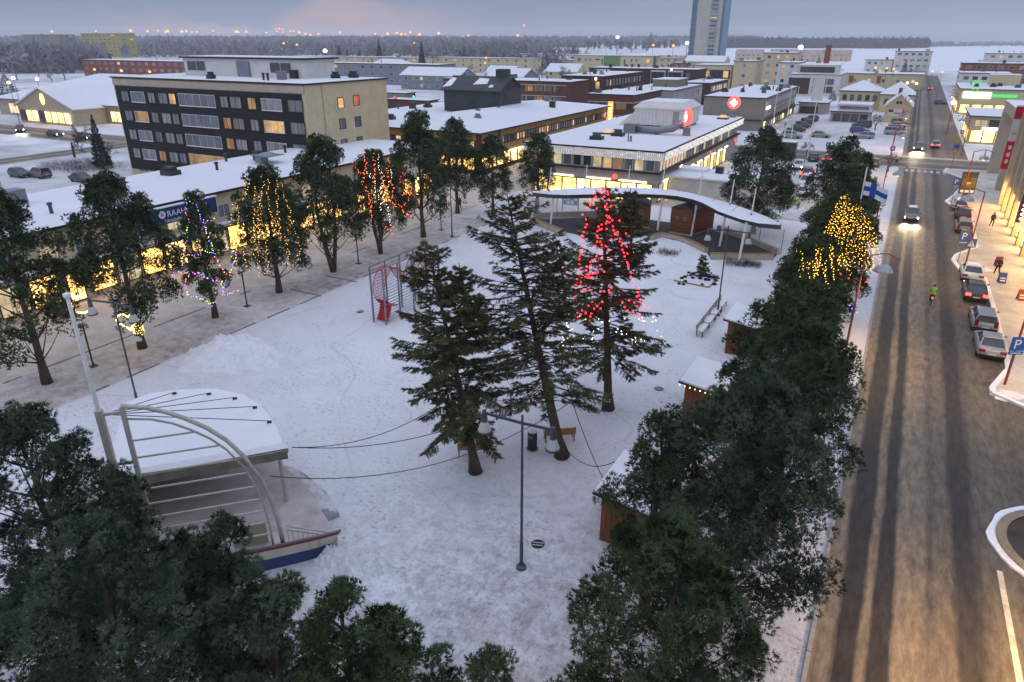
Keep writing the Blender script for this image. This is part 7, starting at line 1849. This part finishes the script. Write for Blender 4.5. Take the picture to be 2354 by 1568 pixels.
for px, rz, k, c, hd, tl, lab in (
    ((1853,408), UP, 'suv', 'darkred', 0, 1, 'dark car with bright red tail lamps in the near parking lot'), ((1834,388), DN, 'hatch', 'white', 1, 0, 'white small car facing the camera left of the red lit car'),
    ((1869,370), UP, 'hatch', 'dark', 0, 0, 'dark hatchback under the tall flagpole'), ((1902,372), UP, 'hatch', 'beige', 0, 1, 'beige hatchback right of the flagpole hatchback'),
    ((1850,428), DN, 'suv', 'white', 0, 0, 'white van like car behind the red lit car'), ((1846,448), UP, 'hatch', 'white', 0, 0, 'white hatchback half hidden by the right pines'),
    ((1806,445), UP, 'hatch', 'grey', 0, 0, 'blue grey hatchback beside the round pine'), ((1798,420), UP, 'sedan', 'dark', 0, 1, 'dark car with lit tail lamps hidden behind the round pine'),
    ((1819,318), RT, 'suv', 'silver', 0, 0, 'silver people carrier seen from its side by the flagpoles'), ((1828,303), LF, 'sedan', 'black', 0, 0, 'black sedan behind the silver people carrier'),
    ((1841,294), LF, 'sedan', 'green', 0, 0, 'dark green sedan in the far parking row'), ((1848,287), LF, 'estate', 'black', 0, 0, 'black estate in the far parking row'), ((1860,280), LF, 'suv', 'blue', 0, 0, 'blue car at the end of the far parking row'),
    ((1884,316), RT, 'sedan', 'beige', 0, 1, 'beige sedan leaving with lit tail lamps'), ((1979,294), LF, 'van', 'green', 0, 0, 'dark van in the middle parking row'), ((1975,306), RT, 'estate', 'blue', 0, 0, 'blue estate in the middle parking row'),
    ((1983,318), LF, 'estate', 'silver', 1, 0, 'silver estate with headlamps on in the middle parking row'), ((2055,310), RT, 'van', 'silver', 0, 0, 'silver people carrier nearest in the right parking row'),
    ((2060,302), RT, 'hatch', 'dark', 0, 0, 'dark hatchback behind the silver people carrier'), ((2063,294), RT, 'sedan', 'silver', 0, 0, 'silver sedan third in the right parking row'), ((2067,288), RT, 'suv', 'grey', 0, 0, 'grey car last in the right parking row'),
    ((2009,382), UP, 'hatch', 'yellow', 0, 0, 'yellow taxi at the near snowy corner of the junction'),
    ((92,408), LF, 'suv', 'grey', 0, 0, 'grey four by four in the left parking lot'), ((47,407), RT, 'hatch', 'dark', 0, 0, 'dark car beside the grey four by four'), ((190,418), RT, 'sedan', 'black', 0, 0, 'black sedan in the left parking lot near the shop roof')):
    p = at(*px); car(lab, (p.x, p.y), rz, k, c, bool(hd), bool(tl), group=GP)
p = at(48, 304); car('oncoming car with yellow headlamps in front of the supermarket', (p.x, p.y), R(-120), 'suv', 'dark', head=True, group=GM, beam=1300)
p = at(127, 313); car('dark car queuing right of the oncoming car at the supermarket', (p.x, p.y), RT, 'sedan', 'black', head=True, group=GM); p = at(196, 320); car('dark car in front of the queue beside the bare tree', (p.x, p.y), RT, 'sedan', 'dark', head=True, group=GM)
p = at(895, 224); car('silver car with bright lamps behind the cream gable', (p.x, p.y), LF, 'estate', 'silver', head=True, tail=True, group=GM)

# ================================================================ people
SKIN = M('skin', (.45,.27,.19), .6, .08); HAIR = M('dark_hair', (.03,.022,.018), .8, .2)
def person(label, loc, rz, jacket, trousers, joints=None, hat=None, h=1.75):
    """one continuous skinned figure; clothing by region, hat as a child"""
    J = dict(pel=(0,0,.95), sp=(0,.02,1.15), ch=(0,.03,1.35), nk=(0,.05,1.52), hd=(0,.07,1.62), tp=(0,.06,1.74),
             ls=(-.19,.03,1.43), le=(-.27,-.02,1.17), lw=(-.26,.10,.95), lf=(-.25,.15,.86), rs=(.19,.03,1.43), re=(.27,.02,1.17), rw=(.27,.14,.97), rf=(.26,.19,.88),
             lh=(-.10,0,.92), lk=(-.11,.12,.52), la=(-.11,.02,.10), lt=(-.11,.20,.05), rh=(.10,0,.92), rk=(.11,-.02,.50), ra=(.11,-.22,.13), rt=(.11,-.06,.05))
    if joints: J.update(joints)
    rad = dict(pel=.16, sp=.145, ch=.17, nk=.065, hd=.10, tp=.075, ls=.085, le=.062, lw=.045, lf=.05, rs=.085, re=.062, rw=.045, rf=.05, lh=.11, lk=.072, la=.05, lt=.045, rh=.11, rk=.072, ra=.05, rt=.045)
    E_ = [('pel','sp'),('sp','ch'),('ch','nk'),('nk','hd'),('hd','tp'),('ch','ls'),('ls','le'),('le','lw'),('lw','lf'),('ch','rs'),('rs','re'),('re','rw'),('rw','rf'),('pel','lh'),('lh','lk'),('lk','la'),('la','lt'),('pel','rh'),('rh','rk'),('rk','ra'),('ra','rt')]
    K = list(J); me = bpy.data.meshes.new('p'); me.from_pydata([J[k] for k in K], [(K.index(a), K.index(b)) for a, b in E_], []); me.update()
    o = bpy.data.objects.new('p', me); COL.objects.link(o); md = o.modifiers.new('s', 'SKIN'); sb = o.modifiers.new('d', 'SUBSURF'); sb.levels = sb.render_levels = 1
    for i, k in enumerate(K): me.skin_vertices[0].data[i].radius = (rad[k], rad[k]*(.8 if k in ('ch','sp','pel') else 1)); me.skin_vertices[0].data[i].use_root = (k == 'pel')
    dg = bpy.context.evaluated_depsgraph_get(); fm = bpy.data.meshes.new_from_object(o.evaluated_get(dg)); bpy.data.objects.remove(o)
    fm.name = 'person'; fm.materials.clear()
    for m_ in (jacket, trousers, SKIN, TRIM): fm.materials.append(m_)
    hd = Vector(J['hd'])
    for p in fm.polygons:
        c = p.center
        p.material_index = 2 if c.z > J['nk'][2]+.02 or min((c-Vector(J[k])).length for k in ('lf', 'rf')) < .075 else (3 if c.z < .09 else (1 if c.z < J['pel'][2]-.06 and abs(c.x) < .24 else 0))
        p.use_smooth = True
    t = thing('person', label, 'person', loc, rz); s = h/1.78; t.scale = (s, s, s)
    link('body', fm, None, t); ob('hat' if hat else 'hair', MB().ball((hd.x, hd.y-.015, hd.z+.05), .118, 1, 1.05, .9, 10, 6), hat or HAIR, t, smooth=True)
    ob('face', MB().ball((hd.x, hd.y+.10, hd.z-.005), .022, .7, 1, 1, 6, 4).ball((hd.x-.035, hd.y+.088, hd.z+.025), .012, n=6, m=4).ball((hd.x+.035, hd.y+.088, hd.z+.025), .012, n=6, m=4), SKIN, t)
    return t
DKJ = M('dark_jacket', (.022,.024,.032), .85, .3, 5); DKT = M('dark_trousers', (.018,.019,.024), .85, .3, 5); HIVIS = M('green_vest', (.25,.55,.03), .7, .1, 5); BKT = M('brown_coat', (.06,.04,.03), .85, .3, 5)
p = at(2277, 521, .12); person('person in dark winter clothes walking on the pavement beyond the parked cars', (p.x, p.y, .12), R(200), DKJ, DKT, hat=BLACKMETAL)
p = at(2289, 633, .12); person('person in black jacket striding past the sandwich boards', (p.x, p.y, .12), R(15), DKJ, DKT, dict(lk=(-.11,.2,.54), la=(-.11,.26,.12), lt=(-.11,.44,.07), rk=(.11,-.05,.5), ra=(.11,-.34,.2), rt=(.11,-.24,.08)), hat=BLACKMETAL, h=1.8)
p = at(1833, 490-8); person('person in a bright green vest behind the right canopy tip', (p.x, p.y, .0), R(170), HIVIS, DKT, hat=BLACKMETAL)
p = at(1057, 484); person('person in dark clothes walking on the promenade behind the pines', (p.x, p.y, .01), R(60), DKJ, DKT)
p = at(1804, 296); person('person in a dark coat walking beside the grey office house', (p.x, p.y, .01), R(190), DKJ, DKT)
p = at(1876, 401); person('person in a brown coat beside the red lit car', (p.x, p.y, .01), R(100), BKT, DKT)
# cyclist
p = at(2138, 703); bx, by = p.x, p.y+.5
bk_ = thing('bicycle', 'black bicycle with a red rear lamp on the road', 'bicycle', (bx, by, .012))
for y in (-.52, .52):
    o = ob('wheel', MB().tube([(0, .33*math.cos(a), .34+.33*math.sin(a)) for a in np.linspace(0, 6.283, 19)], .022, 5), RUBBER, bk_, (0, y, 0))
    sp_ = MB()
    for k in range(8): a = k*math.pi/8; sp_.bar((0, -.32*math.cos(a), .34-.32*math.sin(a)), (0, .32*math.cos(a), .34+.32*math.sin(a)), .006)
    ob('spokes', sp_, GREYMETAL, o)
ob('frame', MB().tube([(0,-.52,.34),(0,-.1,.32),(0,.38,.82)], .02, 6).tube([(0,-.1,.32),(0,-.2,.86)], .02, 6).tube([(0,-.17,.75),(0,.36,.78)], .02, 6).tube([(0,-.52,.34),(0,-.18,.78)], .015, 6).tube([(0,.52,.34),(0,.38,.82),(0,.35,1.02)], .02, 6), BLACKMETAL, bk_)
ob('handlebar', MB().tube([(-.28,.22,1.04),(-.2,.34,1.04),(.2,.34,1.04),(.28,.22,1.04)], .018, 6), BLACKMETAL, bk_); ob('saddle', MB().ball((0,-.21,.91), .12, .7, 1.1, .35, 8, 5), TRIM, bk_); ob('rear_lamp', MB().box(-.05,-.62,.66,.05,-.54,.78), TL_ON, bk_); ob('pedal', MB().bar((-.18,-.1,.2), (.18,-.1,.44), .03), GREYMETAL, bk_)
person('cyclist in a green vest riding away up the road', (bx, by-.04, .03), 0, HIVIS, DKT, dict(pel=(0,-.19,1.0), sp=(0,-.08,1.18), ch=(0,.06,1.34), nk=(0,.16,1.48), hd=(0,.22,1.57), tp=(0,.22,1.69), ls=(-.18,.08,1.40), le=(-.25,.18,1.2), lw=(-.26,.22,1.09), lf=(-.27,.25,1.06), rs=(.18,.08,1.40), re=(.25,.18,1.2), rw=(.26,.22,1.09), rf=(.27,.25,1.06), lh=(-.1,-.17,.97), lk=(-.12,.2,.72), la=(-.12,-.02,.30), lt=(-.12,.12,.26), rh=(.1,-.17,.97), rk=(.12,.16,.85), ra=(.12,.0,.50), rt=(.12,.12,.46)), hat=BLACKMETAL)

# ================================================================ far lamps
FLOOD = emit('orange_flood', (1.0,.30,.06), 3.2, sampling='NONE'); FLOODW = emit('white_flood', (1.0,.72,.36), 9, sampling='NONE'); REDB = emit('red_beacon', (1,.05,.05), 8, sampling='NONE')
_lm = {}
def farlamp(label, px, dist, size, mat, group, name='floodlight_mast'):
    d = ray(*px); d.normalize(); p = Vector((0, 0, CAM_H)) + d*dist
    t = thing(name, label, 'lamp', (p.x, p.y, 0), 0, group)
    ob('mast', MB().tube([(0,0,0),(0,0,p.z)], [size*.25, size*.12], 5), DARKSTEEL, t)
    k = round(size, 2)
    if k not in _lm: _lm[k] = MB().ball((0,0,0), size, 1.1, 1.1, .9, 10, 6).mesh('lamp', True)
    link('lamp', _lm[k], mat, t, (0, 0, p.z))
fl = 'orange floodlight of the steelworks on the left horizon'
for px, s in (((300,71),1.2),((339,72),.9),((363,71),.7),((385,72),1.2),((380,74),.8),((418,73),1.2),((428,72),.9),((441,74),.7),((452,74),.7),((489,71),.7),((543,73),1.3),((548,74),.8),((566,73),.9),((119,73),.9),((220,72),.7),
    ((633,66),.6),((642,66),.7),((650,68),.6),((636,72),.6),((667,72),.6),((674,72),.7),((612,75),.7),((650,74),.6),((688,75),1.1),((702,78),.9),((713,80),.9),((732,78),.8),((781,75),1.0),((862,78),.8),((891,78),1.3),((912,76),1.0),((922,79),1.2),((943,75),1.0),((964,79),1.3),((1008,77),1.3),((1076,82),.8),((1065,84),.6),((931,79),.7),((1190,82),1.2)):
    farlamp(fl, px, 2300, 2.9*s, FLOOD, 'steelworks floodlights')
farlamp('single red beacon lamp above the horizon left of the tower', (1204, 59), 2300, 2.2, REDB, None, 'beacon_mast')
for px, dd, s, m_, lab in (((1419,86),900,2.3,FLOODW,'bright harbour lamp above the cream green house'),((1501,104),620,1.2,FLOOD,'warm street lamp left of the lone frosted spruce foot'),((1547,105),620,1.2,FLOOD,'warm street lamp between the frosted spruce and the tower'),((1579,99),600,1.7,FLOODW,'bright yellow lamp touching the left side of the tower'),
    ((1840,109),520,1.9,FLOODW,'left one of the two bright lamps over the frozen bay'),((1905,111),520,1.8,FLOODW,'right one of the two bright lamps over the frozen bay'),((747,117),380,1.2,FLOODW,'bright white lamp above the pale house behind the apartment block'),
    ((652,100),500,.8,FLOOD,'small warm lamp in the wood above the pale flats'),((682,103),500,.8,FLOOD,'second small warm lamp in the wood above the pale flats'),((217,160),330,.6,FLOOD,'warm lamp at the left end of the red brick flats'),((279,163),330,.7,FLOOD,'warm lamp in front of the middle of the red brick flats'),((344,165),330,.65,FLOOD,'warm lamp at the right end of the red brick flats'),
    ((1543,160),250,.4,FLOODW,'yellow lamp in the brick quarter right of the cream green house'),((1115,145),330,.5,FLOOD,'small lamp on the pale roof in the frosted trees'),((1117,133),340,.5,FLOOD,'upper small lamp in the frosted trees'),((20,190),230,.5,FLOODW,'tall lamp at the supermarket car park left edge'),((30,180),240,.5,FLOODW,'second tall lamp at the supermarket car park'),((85,182),230,.5,FLOODW,'lamp above the supermarket hedge'),
    ((2012,156),300,.45,FLOOD,'first wall lamp of the low yellow hall'),((2038,157),300,.45,FLOOD,'second wall lamp of the low yellow hall'),((2054,159),300,.45,FLOOD,'third wall lamp of the low yellow hall'),((2143,164),330,.5,FLOOD,'lamp right of the white stepped house'),((2165,166),330,.45,FLOOD,'lamp at the end of the far street'),((2085,191),260,.45,FLOODW,'lamp above the road before the snowy slope'),((2106,192),260,.45,FLOODW,'second lamp above the road before the snowy slope'),((2305,183),280,.45,FLOOD,'lamp on the red brick office corner'),((2280,176),280,.4,FLOOD,'upper lamp on the red brick office corner'),((2192,236),200,.7,FLOODW,'bright white lamp at the green sign store corner'),((952,99),480,.5,FLOOD,'small warm lamp right of the tall spruce')):
    farlamp(lab, px, dd, s*.75, m_, None, 'street_lamp')
# lit lantern near the tall lawn pine
p = at(968, 470); t = thing('lantern', 'glowing yellow lantern post behind the tallest lawn pine', 'street lamp', (p.x, p.y, 0)); ob('post', MB().tube([(0,0,0),(0,0,3.3)], .06, 6), BLACKMETAL, t); ob('lamp', MB().ball((0,0,3.5), .28, n=10, m=6), emit('lantern_glow', (1,.68,.3), 22), t); ob('cap', MB().lathe([(.3,3.75),(.05,3.95)], 10), BLACKMETAL, t)

# ================================================================ air
hz = MB().box(-4700, -600, -1.5, 3700, 4700, 82)
m, t_, b_ = newmat('winter_haze'); t_.nodes.remove(b_)
v = nd(t_, 'ShaderNodeVolumePrincipled'); v.inputs['Color'].default_value = (.93, .95, 1.0, 1); v.inputs['Density'].default_value = .00018; v.inputs['Anisotropy'].default_value = .1
t_.links.new(v.outputs[0], t_.nodes['Material Output'].inputs['Volume'])
HAZE = tag(ob('haze', hz, m), 'thin pale winter haze over the whole town', 'haze', kind='stuff')
